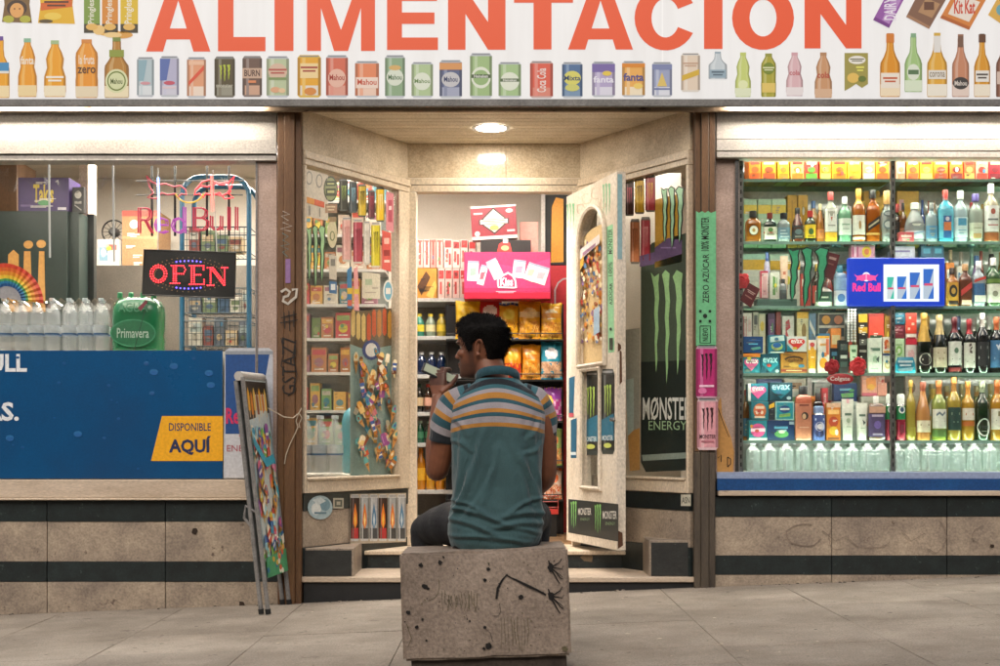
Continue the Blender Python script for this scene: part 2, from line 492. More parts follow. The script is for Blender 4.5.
BOT = {'beer': [(.30, 0), (.30, .05), (.34, .06), (.34, .14), (.40, .26), (.62, .36), (.96, .46), (1, .52), (1, .98), (.94, 1)],
       'long': [(.28, 0), (.28, .04), (.34, .05), (.34, .2), (.44, .32), (.85, .44), (1, .52), (1, .98), (.93, 1)],
       'soda': [(.34, 0), (.34, .06), (.36, .1), (.62, .2), (.82, .32), (.72, .48), (.98, .64), (1, .9), (.9, 1)],
       'jug': [(.42, 0), (.42, .05), (.55, .1), (.95, .22), (1, .3), (.96, .62), (1, .7), (.98, .97), (.9, 1)]}
def tint(h, k):
    v = [int(h.lstrip('#')[i:i + 2], 16) for i in (0, 2, 4)]
    v = [int(a + (255 - a) * k) if k > 0 else int(a * (1 + k)) for a in v]
    return '#%02x%02x%02x' % tuple(v)
def bottle_print(x0, y0, x1, y1, kind, c, cap, inner=(), fade=None):
    cx, hw, h = (x0 + x1) / 2, (x1 - x0) / 2, y1 - y0
    pr = BOT[kind]
    pts = [(cx - r * hw, y0 + t * h) for r, t in pr] + [(cx + r * hw, y0 + t * h) for r, t in reversed(pr)]
    o = [Pg(pts, c), R(cx - pr[0][0] * hw * 1.1, y0 - .01 * h, cx + pr[0][0] * hw * 1.1, y0 + .06 * h, cap)]
    side = lambda a, b_: [(cx + r * hw * a, y0 + t * h) for r, t in pr] + [(cx + r * hw * b_, y0 + t * h) for r, t in reversed(pr)]
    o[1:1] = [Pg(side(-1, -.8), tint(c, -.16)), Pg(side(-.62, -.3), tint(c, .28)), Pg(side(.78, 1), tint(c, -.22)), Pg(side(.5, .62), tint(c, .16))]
    if fade: o.append(R(cx - hw * .97, y0 + .8 * h, cx + hw * .97, y0 + .99 * h, fade))
    return o + scale_shapes(inner, x0, y0, x1, y1)
# ---------------------------------------------------------------- ground
def sloped(mb_pts): return mb_pts
mb = MB()
mb.add([(-60, -60, ground(-60) - .16), (60, -60, ground(60) - .16), (60, 60, ground(60) - .16), (-60, 60, ground(-60) - .16)], [(0, 1, 2, 3)], M['asphalt'])
tag(mb.build('road'), kind='structure')
pav = tag(empty('pavement', (0, 0, 0)), kind='structure')
mb = MB()
X0, X1 = -9.0, 9.0
mb.hexa([(X0, -6.4, ground(X0) - .158), (X1, -6.4, ground(X1) - .158), (X1, .3, ground(X1) - .158), (X0, .3, ground(X0) - .158),
         (X0, -6.4, ground(X0) - .012), (X1, -6.4, ground(X1) - .012), (X1, .3, ground(X1) - .012), (X0, .3, ground(X0) - .012)], M['grout'])
mb.build('bedding', pav)
mb = MB()
mb.hexa([(X0, -6.62, ground(X0) - .158), (X1, -6.62, ground(X1) - .158), (X1, -6.404, ground(X1) - .158), (X0, -6.404, ground(X0) - .158),
         (X0, -6.62, ground(X0) - .004), (X1, -6.62, ground(X1) - .004), (X1, -6.404, ground(X1) - .004), (X0, -6.404, ground(X0) - .004)], M['fascia_stone'])
mb.build('kerb', pav)
rs = random.Random(4)
far = MB(); nslab = 0
xs = [.93 + .69 * k for k in range(-13, 12)]
for i in range(len(xs) - 1):
    a, b = xs[i] + .0017, xs[i + 1] - .0017
    y = -6.4 + rs.uniform(0, .3); ys = [-6.4] + ([y] if y > -6.2 else [])
    while y < -.5:
        y += rs.choice([.42, .5, .62, .74]); ys.append(min(y, -.004))
    if ys[-1] < -.004: ys.append(-.004)
    for j in range(len(ys) - 1):
        c, d = ys[j] + .0015, ys[j + 1] - .0015
        if d - c < .02: continue
        h = rs.uniform(-.0012, .0012); t = rs.uniform(-.0012, .0012)
        P = [(a, c, ground(a) - .011), (b, c, ground(b) - .011), (b, d, ground(b) - .011), (a, d, ground(a) - .011),
             (a, c, ground(a) + h), (b, c, ground(b) + h + t), (b, d, ground(b) + h + t), (a, d, ground(a) + h)]
        near = -3.4 < (a + b) / 2 < 3.4 and d > -3.6
        q = MB() if near else far
        q.hexa(P, M['pave'])
        if near: q.build('slab', pav, bevel=.0015)
tag(far.build('paving', pav), kind='stuff')
# a little dirt along the foot of the wall
rs = random.Random(5)
mb = MB()
for k in range(90):
    x = rs.uniform(-2.9, 2.9); y = -.01 - abs(rs.gauss(0, .03)); r = rs.uniform(.004, .011)
    g = ground(x)
    mb.lathe([(r, g), (r * .8, g + r * .4), (0, g + r * .6)], M['post_grey'] if k % 3 else M['beige'], (x, y, 0), 5, sy=rs.uniform(.5, 1), cap=False)
tag(mb.build('dirt'), kind='stuff')
gum = worn('gum_spot', '#5f574d', '#4d463e', 8, .9, 0, None, vary=0)
mb = MB()
for k in range(240):
    x = rs.uniform(-3.3, 3.3); y = rs.uniform(-3.2, -.05); r = rs.choice([.004, .005, .007, .009, .012]) * rs.uniform(.7, 1.1); g = ground(x) + .0026
    mb.add([(x + r * rs.uniform(.6, 1.2) * math.cos(a), y + r * rs.uniform(.6, 1.2) * math.sin(a), g + SLOPE * r * math.cos(a)) for a in [PI * j / 5 for j in range(10)]], [tuple(range(10))], gum if k % 4 else M['fascia_stone'])
tag(mb.build('gum_spots', pav), kind='stuff')

# the other side of the street, behind the camera: what the panes mirror
opp = tag(empty('town_house', (0, -20, -.2)), 'plain dark rendered house on the far side of the street', 'house')
q = MB(); q.box(-40, 40, -26, -20, -2.6, 10.5, worn('dark_render', '#4a443e', '#3a3530', 1, .8, .1, None, vary=0)); q.build('wall', opp)
q = MB()
for k in range(-9, 10):
    for z in (1.0, 4.4, 7.6): q.box(k * 3.2 - .6, k * 3.2 + .6, -20.0, -19.96, z, z + 1.7, flat('#1a1c20', .2))
tag(q.build('window', opp), kind='stuff')

# ---------------------------------------------------------------- the shop front
shop = tag(empty('storefront', (0, 0, 0)), 'small street shop front with striped marble base and a recessed entrance between two brown posts', 'shop front')
FR = front(0.0)
# solid wall behind and above
mb = MB()
mb.box(-4.4, xat(302), .03, .12, -.5, .66, M['grout']); mb.box(xat(693), 4.4, .03, .12, -.5, .66, M['grout'])
mb.build('wall_core', shop)
mb = MB()
mb.box(-9, 9, .02, .3, 2.86, 6.5, M['plaster'])
mb.box(-9, -3.55, -.02, .3, -.6, 2.86, M['plaster']); mb.box(3.55, 9, -.02, .3, -.6, 2.86, M['plaster'])
mb.build('upper_wall', shop)
# plinth of marble slabs
def plinth(rows, joints):
    for (ya, yb, mat, pr) in rows:
        for a, b in zip(joints[:-1], joints[1:]):
            x0, x1 = xat(a) + .0018, xat(b) - .0018
            z1 = zat(ya) - .0008; z0 = zat(yb) + .0008 if yb else None
            q = MB(); o = pr + random.uniform(-.0015, .0015)
            zb0 = z0 if yb else ground(x0) - .05
            zb1 = z0 if yb else ground(x1) - .05
            q.hexa([(x0, -.016 - o, zb0), (x1, -.016 - o, zb1), (x1, .03, zb1), (x0, .03, zb0), (x0, -.016 - o, z1), (x1, -.016 - o, z1), (x1, .03, z1), (x0, .03, z1)], mat)
            q.build('marble_slab', shop, bevel=.0015)
plinth([(500.5, 521.5, M['dark'], .003), (521.5, 561.5, M['beige'], 0), (561.5, 581.5, M['dark'], .003), (581.5, None, M['beige'], 0)], [-195, -75, 48, 166, 284])
plinth([(497, 516.5, M['dark'], .003), (516.5, 555.5, M['beige'], 0), (555.5, 574.5, M['dark'], .003), (574.5, None, M['beige'], 0)], [708, 831, 946, 1062, 1182])
# marks on the slabs: pencil loops on the right, soot spots on the left
def wob(cx, cy, rx, ry, a0, a1, n=14): return [(cx + rx * math.cos(a0 + (a1 - a0) * k / n) + random.uniform(-.7, .7), cy + ry * math.sin(a0 + (a1 - a0) * k / n) + random.uniform(-.7, .7)) for k in range(n + 1)]
W = front(-.021)
pencil = worn('pencil_mark', '#8b7b6d', '#7b6c60', 8, .7, 0, None, vary=0)
decal('scribble', W, [Sk(wob(804, 535, 18, 11, .3, 5.2), .9, pencil), Sk(wob(838, 538, 9, 12, 1, 4), .6, pencil), Sk(wob(935, 536, 11, 16, -1.2, 2.3), .8, pencil),
                      Sk(wob(870, 540, 20, 8, .2, 2.4), .6, pencil), Sk([(822, 530), (835, 541), (846, 536), (858, 547)], .7, pencil), Sk(wob(985, 535, 13, 9, 2, 4.6), .6, pencil), Sk([(900, 528), (911, 541), (925, 533)], .5, pencil)], shop)
soot = worn('soot_stain', '#241b14', '#3a2c20', 12, .9, 0, None, vary=0)
def blot(cx, cy, r, n=11): return Pg([(cx + r * random.uniform(.6, 1.15) * math.cos(2 * PI * k / n), cy + r * random.uniform(.7, 1.3) * math.sin(2 * PI * k / n)) for k in range(n)], soot)
decal('soot_stain', W, [blot(194.5, 531, 3.4)], shop)
decal('soot_stain', W, [blot(242, 605, 3.8)], shop)
decal('soot_stain', W, [blot(992, 546, 2.2)], shop)

# sills
mb = MB(); mb.box(-4.4, xat(277), -.05, .06, zat(497.5), zat(479.5), M['sill']); mb.box(-4.4, xat(277), -.062, .06, zat(499.8), zat(497.5) - .001, M['frame'])
mb.build('sill', shop, bevel=.003)
mb = MB(); mb.box(xat(717), 4.4, -.055, .06, zat(495.5), zat(490.5), M['sill']); mb.build('sill', shop, bevel=.003)
# corner posts
mb = MB(); x0, x1 = xat(277.5, -.05), xat(301, -.05)
mb.box(x0, xat(284, -.05), -.045, .06, -.09, 2.83, M['post']); mb.box(xat(284, -.05), xat(295, -.05), -.055, .06, -.09, 2.83, M['post']); mb.box(xat(295, -.05), x1, -.045, .06, -.09, 2.83, M['post'])
post_l = mb.build('post', shop, bevel=.004)
mb = MB()
zb = zat(452)
for (za, zc, mt) in ((-.02, zb, M['post_grey']), (zb + .001, 2.83, M['post'])):
    mb.box(xat(694.5, -.05), xat(701, -.05), -.045, .06, za, zc, mt); mb.box(xat(701, -.05), xat(709, -.05), -.052, .06, za, zc, mt); mb.box(xat(709, -.05), xat(715.5, -.05), -.045, .06, za, zc, mt)
post_r = mb.build('post', shop, bevel=.004)
PL = front(-.058)
ink, chalk = '#17120f', '#b9b2a6'
def scrawl(cx, y0, y1, w, n, seed):
    r = random.Random(seed); return [(cx + w * (1 if k % 2 else -1) * r.uniform(.4, 1), y0 + (y1 - y0) * k / n + r.uniform(-1, 1)) for k in range(n + 1)]
decal('graffiti', PL, [Sk(scrawl(286, 211, 232, 6, 7, 3), .9, chalk), Sk(scrawl(285, 234, 256, 5, 7, 4), .9, '#5e7d78'), R(285.5, 259, 290.5, 283, '#8d6a9c'),
                       Sk([(281, 292), (286, 289), (290, 292), (288, 296), (284, 297), (283, 301), (288, 304), (292, 300)], 2.6, chalk), Sk([(292, 290), (297, 289), (296, 297), (290, 302)], 2.6, chalk),
                       Sk([(281, 318), (297, 314)], 1.1, ink), Sk([(280, 323), (298, 320)], 1.1, ink), Sk([(284, 312), (285, 329)], 1, ink), Sk([(289, 311), (290, 331)], 1, ink), Sk([(294, 311), (294, 327)], 1, ink)], shop)
decal('graffiti', PL, [T('GSTAZ7', 282, 337, 296, 395, ink, 0, 1), Sk([(281, 338), (284, 352), (281, 366), (286, 372)], .9, ink), Sk([(296, 340), (293, 356), (297, 374), (293, 392), (288, 396)], 1, ink)], shop)
PR = front(-.056)
decal('tape', PR, [Pg([(696, 211), (699, 213), (702, 211), (705, 213), (708, 211), (711, 213), (716, 211), (716, 346), (696, 346)], '#69b583'),
                   T('ZERO AZÚCAR', 701, 254, 709, 303, '#10201a', .012, 1), T('100% MONSTER', 701, 217, 709, 251, '#10201a', .012, 1), T('NUEVO', 702.5, 328, 708, 341, '#10201a', .01, 1),
                   Sk([(700, 326), (710.5, 326), (710.5, 343), (700, 343), (700, 326)], .9, '#10201a'), E(705, 316, 2.2, 2.2, '#10201a', 10), R(699, 310, 701.5, 312.5, '#10201a'), R(708.5, 310, 711, 312.5, '#10201a'), R(699, 320, 701.5, 322.5, '#10201a'), R(708.5, 320, 711, 322.5, '#10201a')], shop)
mini = lambda c: [s for s in claw(.28, .14, .72, .62, c)]
decal('can_sticker', PR, can_print(696, 345, 717, 399, '#b3286f', claw(.2, .15, .8, .66, '#2a0a1c') + [R(.15, .74, .85, .78, '#f0c5dc'), E(.3, .85, .2, .06, '#d977a8')], '#c9a0b5'), shop)
decal('can_sticker', PR, can_print(697, 398, 718, 450, '#d89aa4', claw(.2, .18, .8, .66, '#3a1c22') + [T('MONSTER', .12, .7, .88, .78, '#3a1c22', .01), R(.2, .82, .8, .85, '#b26d78')], '#d8b9be'), shop)

# window heads (shutter boxes) and jambs
mb = MB()
mb.box(-3.55, xat(277), -.02, .1, zat(140), zat(111), M['shutter'])
mb.box(-3.55, xat(277), -.035, .1, zat(155), zat(140.4), M['shutter'])
mb.box(-3.55, xat(277), -.028, .1, zat(161.5), zat(156.5), M['shutter'])
mb.box(-3.55, xat(277), .0, .1, zat(156.5), zat(155), M['greymetal'])
mb.build('window_head', shop, bevel=.002)
mb = MB()
mb.box(xat(716), 3.55, -.02, .1, zat(140), zat(113), M['shutter'])
mb.box(xat(716), 3.55, -.024, .1, zat(151.5), zat(140.5), M['shutter'])
mb.box(xat(716), 3.55, -.03, .1, zat(158.5), zat(153), M['shutter'])
mb.box(xat(716), 3.55, .0, .1, zat(153), zat(151.5), M['greymetal'])
mb.build('window_head', shop, bevel=.002)
jamb = worn('pinkish_jamb', '#b59f94', '#9c877a', 4, .6, .08, '#8a7360', .7, 9, vary=.02)
mb = MB(); mb.box(xat(258), xat(277), .0, .08, zat(479), zat(162), jamb); mb.box(xat(255.5), xat(258), -.006, .08, zat(479), zat(162), M['greymetal'])
mb.build('window_jamb', shop, bevel=.002)
mb = MB(); mb.box(xat(716), xat(735), .02, .08, zat(478), zat(159), jamb); mb.box(xat(735), xat(739.5), .006, .09, zat(472), zat(159), M['chrome'])
jr = mb.build('window_jamb', shop, bevel=.002)
decal('graffiti', front(.018), [Pg([(716.5, 405), (721, 397), (722, 415), (731, 437), (734, 452), (733, 472), (717, 472)], '#b98a4e'), Sk([(718, 408), (724, 425), (729, 437)], .7, ink),
                                Sk([(727.5, 457), (727.5, 467)], 1, ink), Sk([(727.5, 457), (730.5, 459), (730.5, 464), (727.5, 467)], 1, ink), Sk([(718, 458), (721, 455), (721, 462)], .9, ink)], shop)
# base strips of the right window
mb = MB(); mb.box(xat(716.5), 3.55, -.012, .1, zat(478.6), zat(472), flat('#8f9dba', .4)); mb.build('base_rail', shop)
mb = MB(); mb.box(xat(716.5), 3.55, -.03, .1, zat(490.2), zat(478.8), worn('blue_board', '#1f4f86', '#1a437a', 3, .35, .03, '#31629a', .7, 8, vary=0)); mb.build('base_rail', shop)
# window glass
mb = MB(); mb.box(-3.55, xat(255.5), .018, .024, zat(479.3), zat(161), M['pane']); mb.build('glass_pane', shop)
mb = MB(); mb.box(xat(739.5), 3.55, .018, .024, zat(472), zat(158), M['pane']); mb.build('glass_pane', shop)

# ---------------------------------------------------------------- entrance recess
YB = .93
SL = Plane((-1.144, 0), (-.596, YB)); SR = Plane((.518, YB), (1.103, 0))
BK = front(YB)
ZC = 2.82
def splay(P, near_is_u0):
    L = P.len
    U = (lambda a, b: (a, b)) if near_is_u0 else (lambda a, b: (L - b, L - a))
    q = MB(); a, b = U(0, L); P.box(q, a, b, 2.585, ZC, 0, -.08, M['fascia_stone']); q.build('header_panel', shop, bevel=.002)
    q = MB()
    P.box(q, a, b, 2.50, 2.583, .018, -.06, M['frame'])
    P.box(q, a, b, 2.535, 2.55, .028, .0185, M['frame'])
    a, b = U(.0, .02); P.box(q, a, b, .59, 2.498, .015, -.05, M['frame'])
    a, b = U(L - .12, L); P.box(q, a, b, .59, 2.498, .015, -.05, M['frame'])
    a, b = U(.021, L - .121); P.box(q, a, b, .59, .665, .017, -.05, M['frame'])
    P.box(q, a, b, .665, .68, .03, -.04, M['frame'])
    q.build('window_frame', shop, bevel=.003)
    q = MB(); a, b = U(.0215, L - .122); P.box(q, a, b, .681, 2.499, -.02, -.026, M['pane']); q.build('glass_pane', shop)
    a, b = U(0, L)
    for z0, z1, mt, o in ((.487, .586, M['dark'], .004), (.275, .485, M['beige'], 0), (.10, .273, M['dark'], 0)):
        q = MB(); P.box(q, a, b, z0, z1, o, -.05, mt); q.build('marble_slab', shop, bevel=.0015)
splay(SL, True)
splay(SR, False)
# stone blocks at the foot of each splay
def foot_block(pts, z0, z1, front_mat):
    q = MB()
    n = len(pts)
    q.add([(x, y, z0) for x, y in pts] + [(x, y, z1) for x, y in pts], [tuple(range(n))[::-1], tuple(range(n, 2 * n))] + [(k, (k + 1) % n, n + (k + 1) % n, n + k) for k in range(n)], M['beige'])
    o = q.build('plinth_block', shop, bevel=.003)
    x0, x1 = pts[0][0] + .012, pts[1][0] - .012
    q = MB(); q.box(x0, x1, pts[0][1] - .006, pts[0][1] - .0005, z0 + .01, z1 - .012, front_mat); q.build('facing', o)
slate = worn('scratched_slate', '#2c2e2d', '#1d1f1f', 7, .5, .15, '#4a4a46', .64, 16, stretch=(1, 1, 2), vary=.03)
foot_block([(-1.165, .02), (-.852, .02), (-.852, .62), (-1.165, .62)][:4], .10, .27, slate)
foot_block([(.868, .02), (1.125, .02), (1.125, .62), (.868, .62)], .10, .315, slate)
# steps and threshold
q = MB(); q.box(-1.15, 1.13, -.02, .55, .075, .106, M['sill']); q.build('step_tread', shop, bevel=.004)
q = MB(); q.box(-1.14, 1.12, .0, .5, -.08, .074, worn('black_riser', '#15171a', '#0c0e10', 8, .6, .1, None, vary=0)); q.build('step_riser', shop)
q = MB(); q.box(-1.0, 1.0, .55, .88, -.05, .188, M['dark']); q.build('step_riser', shop)
decal('stain', front(.549), [Pg([(586, 552), (593, 556), (592, 562), (584, 561), (580, 557)], '#6a5b46')], shop)
q = MB(); q.box(-.85, .85, .52, 1.05, .19, .215, M['frame']); q.build('threshold', shop, bevel=.004)
# back of the recess: polished transom panel in two pieces, door frame
s_ = F / (D0 + YB)
xj = (506 - 500) / s_
zt0, zt1 = EYE + (440 - 178) / s_, ZC
for a, b in ((-.63, xj - .001), (xj + .001, .55)):
    q = MB(); q.box(a, b, YB, YB + .06, zt0, zt1, M['transom']); q.build('transom_panel', shop, bevel=.0015)
q = MB()
q = MB(); q.box(-.63, .55, YB + .062, YB + .08, zt0, zt1, M['wall_in']); q.build('transom_backing', shop)
zd = EYE + (440 - 192) / s_
q.box(-.62, .54, YB - .012, YB + .08, zd + .045, zt0 - .001, M['frame'])
q.box(-.62, .54, YB - .004, YB + .08, zd, zd + .044, M['frame'])
q.box(-.62, (416.5 - 500) / s_, YB - .006, YB + .1, .216, zd - .001, M['frame'])
q.box((572 - 500) / s_, .54, YB - .006, YB + .1, .216, zd - .001, M['frame'])
q.build('door_frame', shop, bevel=.004)
# slatted soffit
for k in range(11):
    y0 = -.04 + .09 * k
    q = MB(); q.box(-1.22, 1.2, y0 + .002, y0 + .086, ZC, ZC + .02, M['slat']); q.build('soffit_slat', shop, bevel=.003)
q = MB(); q.box(-1.3, 1.3, -.04, 1.0, ZC + .021, ZC + .035, M['grout']); q.build('soffit_backing', shop)
# peeling board under the sign
q = MB(); q.box(-3.55, 3.55, -.075, -.045, 2.79, 2.845, M['peel']); q.build('under_board', shop, bevel=.003)
q = MB(); q.box(-3.55, 3.55, -.045, .02, 2.822, 2.86, M['greymetal']); q.build('under_board', shop)

# ---------------------------------------------------------------- shop inside (seen through door and windows)
def struct(name, b): return tag(b.build(name), kind='structure')
b = MB(); b.box(-4.4, 4.4, .9, 3.3, .1, .2, M['floor_in']); struct('floor', b)
b = MB(); b.box(-4.4, 4.4, 3.1, 3.2, .2, 3.0, M['wall_in']); struct('back_wall', b)
b = MB(); b.box(-4.5, -4.4, .1, 3.2, .2, 3.0, M['wall_in']); b.box(4.4, 4.5, .1, 3.2, .2, 3.0, M['wall_in']); struct('side_wall', b)
b = MB(); b.box(-4.4, 4.4, .13, 3.2, 3.0, 3.08, M['wall_in']); struct('ceiling', b)

# ---------------------------------------------------------------- the open door
dh = Vector((.430, YB - .03)); df = Vector((.683, .055))
DP = Plane(dh, df)
door = empty('door', (dh.x, dh.y, .23), parent=shop)
DT = .055
DL = DP.len
zt, zb_ = 2.47, .255
dmb = MB()
# opening with an arched top: u 0.22..0.66, z from 1.42 up; lower small window u .30...66
ua, ub = DP.px(580, 300)[0], DP.px(606.5, 300)[0]
za, zsp = DP.px(594, 365)[1], DP.px(594, 240)[1]
la, lb = DP.px(583, 430)[0], DP.px(601, 430)[0]
lz0, lz1 = DP.px(592, 488)[1], DP.px(592, 369)[1]
rad = (ub - ua) / 2
def dbox(u0, u1, z0, z1, n0=0, n1=-DT, m=None): DP.box(dmb, u0, u1, z0, z1, n0, n1, m or M['door'])
dbox(0, min(ua, la), zb_, zt); dbox(max(ub, lb), DL, zb_, zt)
u0_, u1_ = min(ua, la), max(ub, lb)
dbox(u0_, u1_, zb_, lz0); dbox(u0_, u1_, lz1, za)
if la > u0_: dbox(u0_, la, lz0, lz1)
if lb < u1_: dbox(lb, u1_, lz0, lz1)
if ua > u0_: dbox(u0_, ua, za, zsp + rad * .88)
if ub < u1_: dbox(ub, u1_, za, zsp + rad * .88)
dbox(u0_, u1_, zsp + rad * .88, zt)
N_ = 14; cu_ = (ua + ub) / 2
arc = [(cu_ - rad * math.cos(PI * k / N_), zsp + rad * .88 * math.sin(PI * k / N_)) for k in range(N_ + 1)]
for k in range(N_):
    (a0, b0), (a1, b1) = arc[k], arc[k + 1]
    top = zsp + rad * .88
    P8 = [DP.pt(a0, b0, -DT), DP.pt(a1, b1, -DT), DP.pt(a1, b1, 0), DP.pt(a0, b0, 0), DP.pt(a0, top + .0005, -DT), DP.pt(a1, top + .0005, -DT), DP.pt(a1, top + .0005, 0), DP.pt(a0, top + .0005, 0)]
    dmb.hexa(P8, M['door'])
dmb.build('leaf', door)
q = MB()
path = [DP.pt(ua, za, .012)] + [DP.pt(ua, za + (zsp - za) * k / 6, .012) for k in range(1, 6)] + [DP.pt(a, b_, .012) for a, b_ in arc] + [DP.pt(ub, zsp + (za - zsp) * k / 6, .012) for k in range(1, 7)]
q.tube(path, .016, M['door'], 6, closed=True)
for (z, ) in ((lz0,), (lz1,)): q.tube([DP.pt(la - .02, z, .008), DP.pt(lb + .02, z, .008)], .014, M['door'], 6)
for u in (la, lb): q.tube([DP.pt(u, lz0, .008), DP.pt(u, lz1, .008)], .014, M['door'], 6)
q.build('moulding', door)
q = MB(); q.add([DP.pt(a, b_, -.03) for a, b_ in [(ua, za)] + arc + [(ub, za)]], [tuple(range(N_ + 3))], M['pane']); q.build('glass_pane', door)
q = MB(); DP.box(q, la, lb, lz0, lz1, -.028, -.033, M['pane']); q.build('glass_pane', door)
# prints on the door
decal('sticker', DP, claw(566, 203, 575, 232, '#79b98d') , door, layer=.0002)
decal('sticker', DP, claw(602, 183, 611, 217, '#79b98d'), door, layer=.0002)
decal('strip', DP, [Pg([(607, 227), (613, 224), (614.5, 352), (608.5, 353)], '#8ecb9c'), T('MONSTER', 608.6, 229, 612.4, 254, '#17271e', .01, 1), T('AZÚCAR', 609, 283, 612.6, 305, '#17271e', .01, 1), T('100%', 609, 262, 612.4, 276, '#17271e', 0, 1), R(609.8, 338, 613.4, 350, '#17271e'), E(611.2, 329, 1.2, 1.6, '#17271e', 8)], door)
decal('strip', DP, [Pg([(569, 378), (575, 376), (573.5, 417), (569, 417)], '#1c5a78'), Pg([(571, 420), (577, 418), (576.5, 458), (571, 458)], '#1c5a78'), R(571, 452, 576.5, 455, '#c9d5d8'), R(569, 413, 574, 417, '#b7525c')], door)
mon = claw(.2, .18, .8, .58, '#a9c95a') + [Pg([(0.02, .6), (.98, .52), (.98, .84), (.02, .84)], '#1f6a86'), T('MONSTER', .1, .78, .9, .84, '#dfe6e2', .01), E(.5, .9, .3, .03, '#c8d46a')]
decal('can_sticker', DP, can_print(583.5, 371, 598.5, 455, '#11181a', mon, '#303a38'), door, -.026, layer=.0002)
decal('can_sticker', DP, can_print(601.5, 369, 614.5, 454, '#11181a', mon, '#303a38'), door, .001, layer=.0002)
decal('poster', DP, [Pg([(568.5, 499), (618.5, 504), (618.5, 541.5), (568.5, 532.5)], '#20282a')] + claw(570.5, 501, 577, 529, '#7fbf6a') + claw(594.5, 504, 601.5, 534, '#7fbf6a') +
      [T('MONSTER', 578.5, 508, 591.5, 515, '#d8d8d0', .01), T('MONSTER', 603, 511, 617, 519, '#d8d8d0', .01), T('ENERGY', 581, 518, 590, 520.5, '#7f9f78'), T('ENERGY', 606, 522, 615.5, 525, '#7f9f78')], door, layer=.0002)
rs = random.Random(8)
shp = [Pg([(580.5, 240), (592, 229), (605.5, 222), (606.2, 362), (580.5, 364)], '#cdb282')]
cols = ['#c87b2c', '#e0b04c', '#b8402e', '#e8d8b0', '#7b5a86', '#3f6f9a', '#d9a23c', '#efe6d2', '#9a5a2a']
for k in range(230):
    x, y = rs.uniform(582, 605), rs.uniform(240, 343); r = rs.uniform(1.2, 3.2)
    shp.append(Pg([(x + r * .55 * rs.uniform(.6, 1.2) * math.cos(t) , y + r * rs.uniform(.6, 1.4) * math.sin(t)) for t in [PI * j / 3 for j in range(6)]], rs.choice(cols)))
shp += [Pg([(583, 251), (604, 234), (604, 243), (583, 261)], '#d9d3d0'), Pg([(587, 253), (600, 243), (600, 246), (587, 257)], '#8f6a86'), Pg([(581, 268), (588, 255), (588, 264), (581, 277)], '#d1a23a'), Pg([(598, 310), (604, 306), (604, 332), (598, 336)], '#9db7cc')]
decal('snack_poster', DP, shp, door, -.024, layer=.00012)
q = MB(); P_ = Plane(df + DP.n * -.0, df + DP.n * -DT)
e0 = DP.pt(DL + .001, 0, 0); 
q.add([DP.pt(DL + .0015, 2.455, -.004), DP.pt(DL + .0015, 2.455, -DT * .6), DP.pt(DL + .0015, DP.px(620, 258)[1], -DT * .6), DP.pt(DL + .0015, DP.px(620, 258)[1], -.004)], [(0, 1, 2, 3)], flat('#8fb2b8'))
q.build('tape', door)
q = MB()
for (ya, yb, w0, w1) in ((352, 385, .3, .6), (533, 549, .1, .7), (345, 352, .1, .5)):
    z0, z1 = DP.px(617, yb)[1], DP.px(617, ya)[1]
    q.add([DP.pt(DL + .0018, z0, -DT * w0), DP.pt(DL + .0018, z0 + .02, -DT * w1), DP.pt(DL + .0018, z1, -DT * w1 * .9), DP.pt(DL + .0018, z1 + .015, -DT * w0)], [(0, 1, 2, 3)], flat('#5a3a26', .8))
q.build('rust_patch', door)
q = MB(); q.tube([DP.pt(DL - .03, 1.02, .0), DP.pt(DL - .03, 1.02, .03)], .012, M['chrome'], 8); q.build('knob', door)
decal('scroll_relief', DP, [Sk(wob(587, 199, 5, 5, 0, 5), .7, M['frame']), Sk(wob(596, 193, 5, 6, 1, 6), .7, M['frame']), Sk(wob(581, 209, 4, 5, 2, 6), .7, M['frame']), Sk(wob(603, 203, 3, 5, 0, 4), .7, M['frame'])], door)

# ---------------------------------------------------------------- prints on the splayed windows
OUT = 0.0
GL = -.0195
D_ = lambda name, P, shapes, n=GL, layer=.0003: decal(name, P, shapes, shop, n, layer=layer)
g = '#2c3a24'
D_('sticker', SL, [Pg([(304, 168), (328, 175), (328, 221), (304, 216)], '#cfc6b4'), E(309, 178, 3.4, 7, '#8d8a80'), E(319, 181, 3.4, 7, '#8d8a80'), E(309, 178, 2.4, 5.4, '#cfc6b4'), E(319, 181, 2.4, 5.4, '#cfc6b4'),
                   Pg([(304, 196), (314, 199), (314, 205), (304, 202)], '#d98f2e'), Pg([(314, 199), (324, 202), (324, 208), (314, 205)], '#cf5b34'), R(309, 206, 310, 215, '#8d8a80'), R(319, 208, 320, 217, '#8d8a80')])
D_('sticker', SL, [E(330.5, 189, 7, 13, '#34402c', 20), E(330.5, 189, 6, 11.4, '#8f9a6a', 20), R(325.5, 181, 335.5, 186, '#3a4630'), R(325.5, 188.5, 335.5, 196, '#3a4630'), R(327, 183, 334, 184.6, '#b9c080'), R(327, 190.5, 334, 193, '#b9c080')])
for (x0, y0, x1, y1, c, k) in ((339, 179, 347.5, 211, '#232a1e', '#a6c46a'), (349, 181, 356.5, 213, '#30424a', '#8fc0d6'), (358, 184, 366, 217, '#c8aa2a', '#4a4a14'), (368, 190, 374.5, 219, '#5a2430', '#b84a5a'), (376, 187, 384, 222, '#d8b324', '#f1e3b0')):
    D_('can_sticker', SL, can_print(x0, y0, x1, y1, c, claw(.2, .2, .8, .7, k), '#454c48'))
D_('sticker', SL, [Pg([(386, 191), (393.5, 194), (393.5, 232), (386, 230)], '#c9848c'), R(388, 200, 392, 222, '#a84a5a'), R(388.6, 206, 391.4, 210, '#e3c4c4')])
D_('sticker', SL, claw(305.5, 226, 325, 287, '#9ecb96', '#232f24', 1.1))
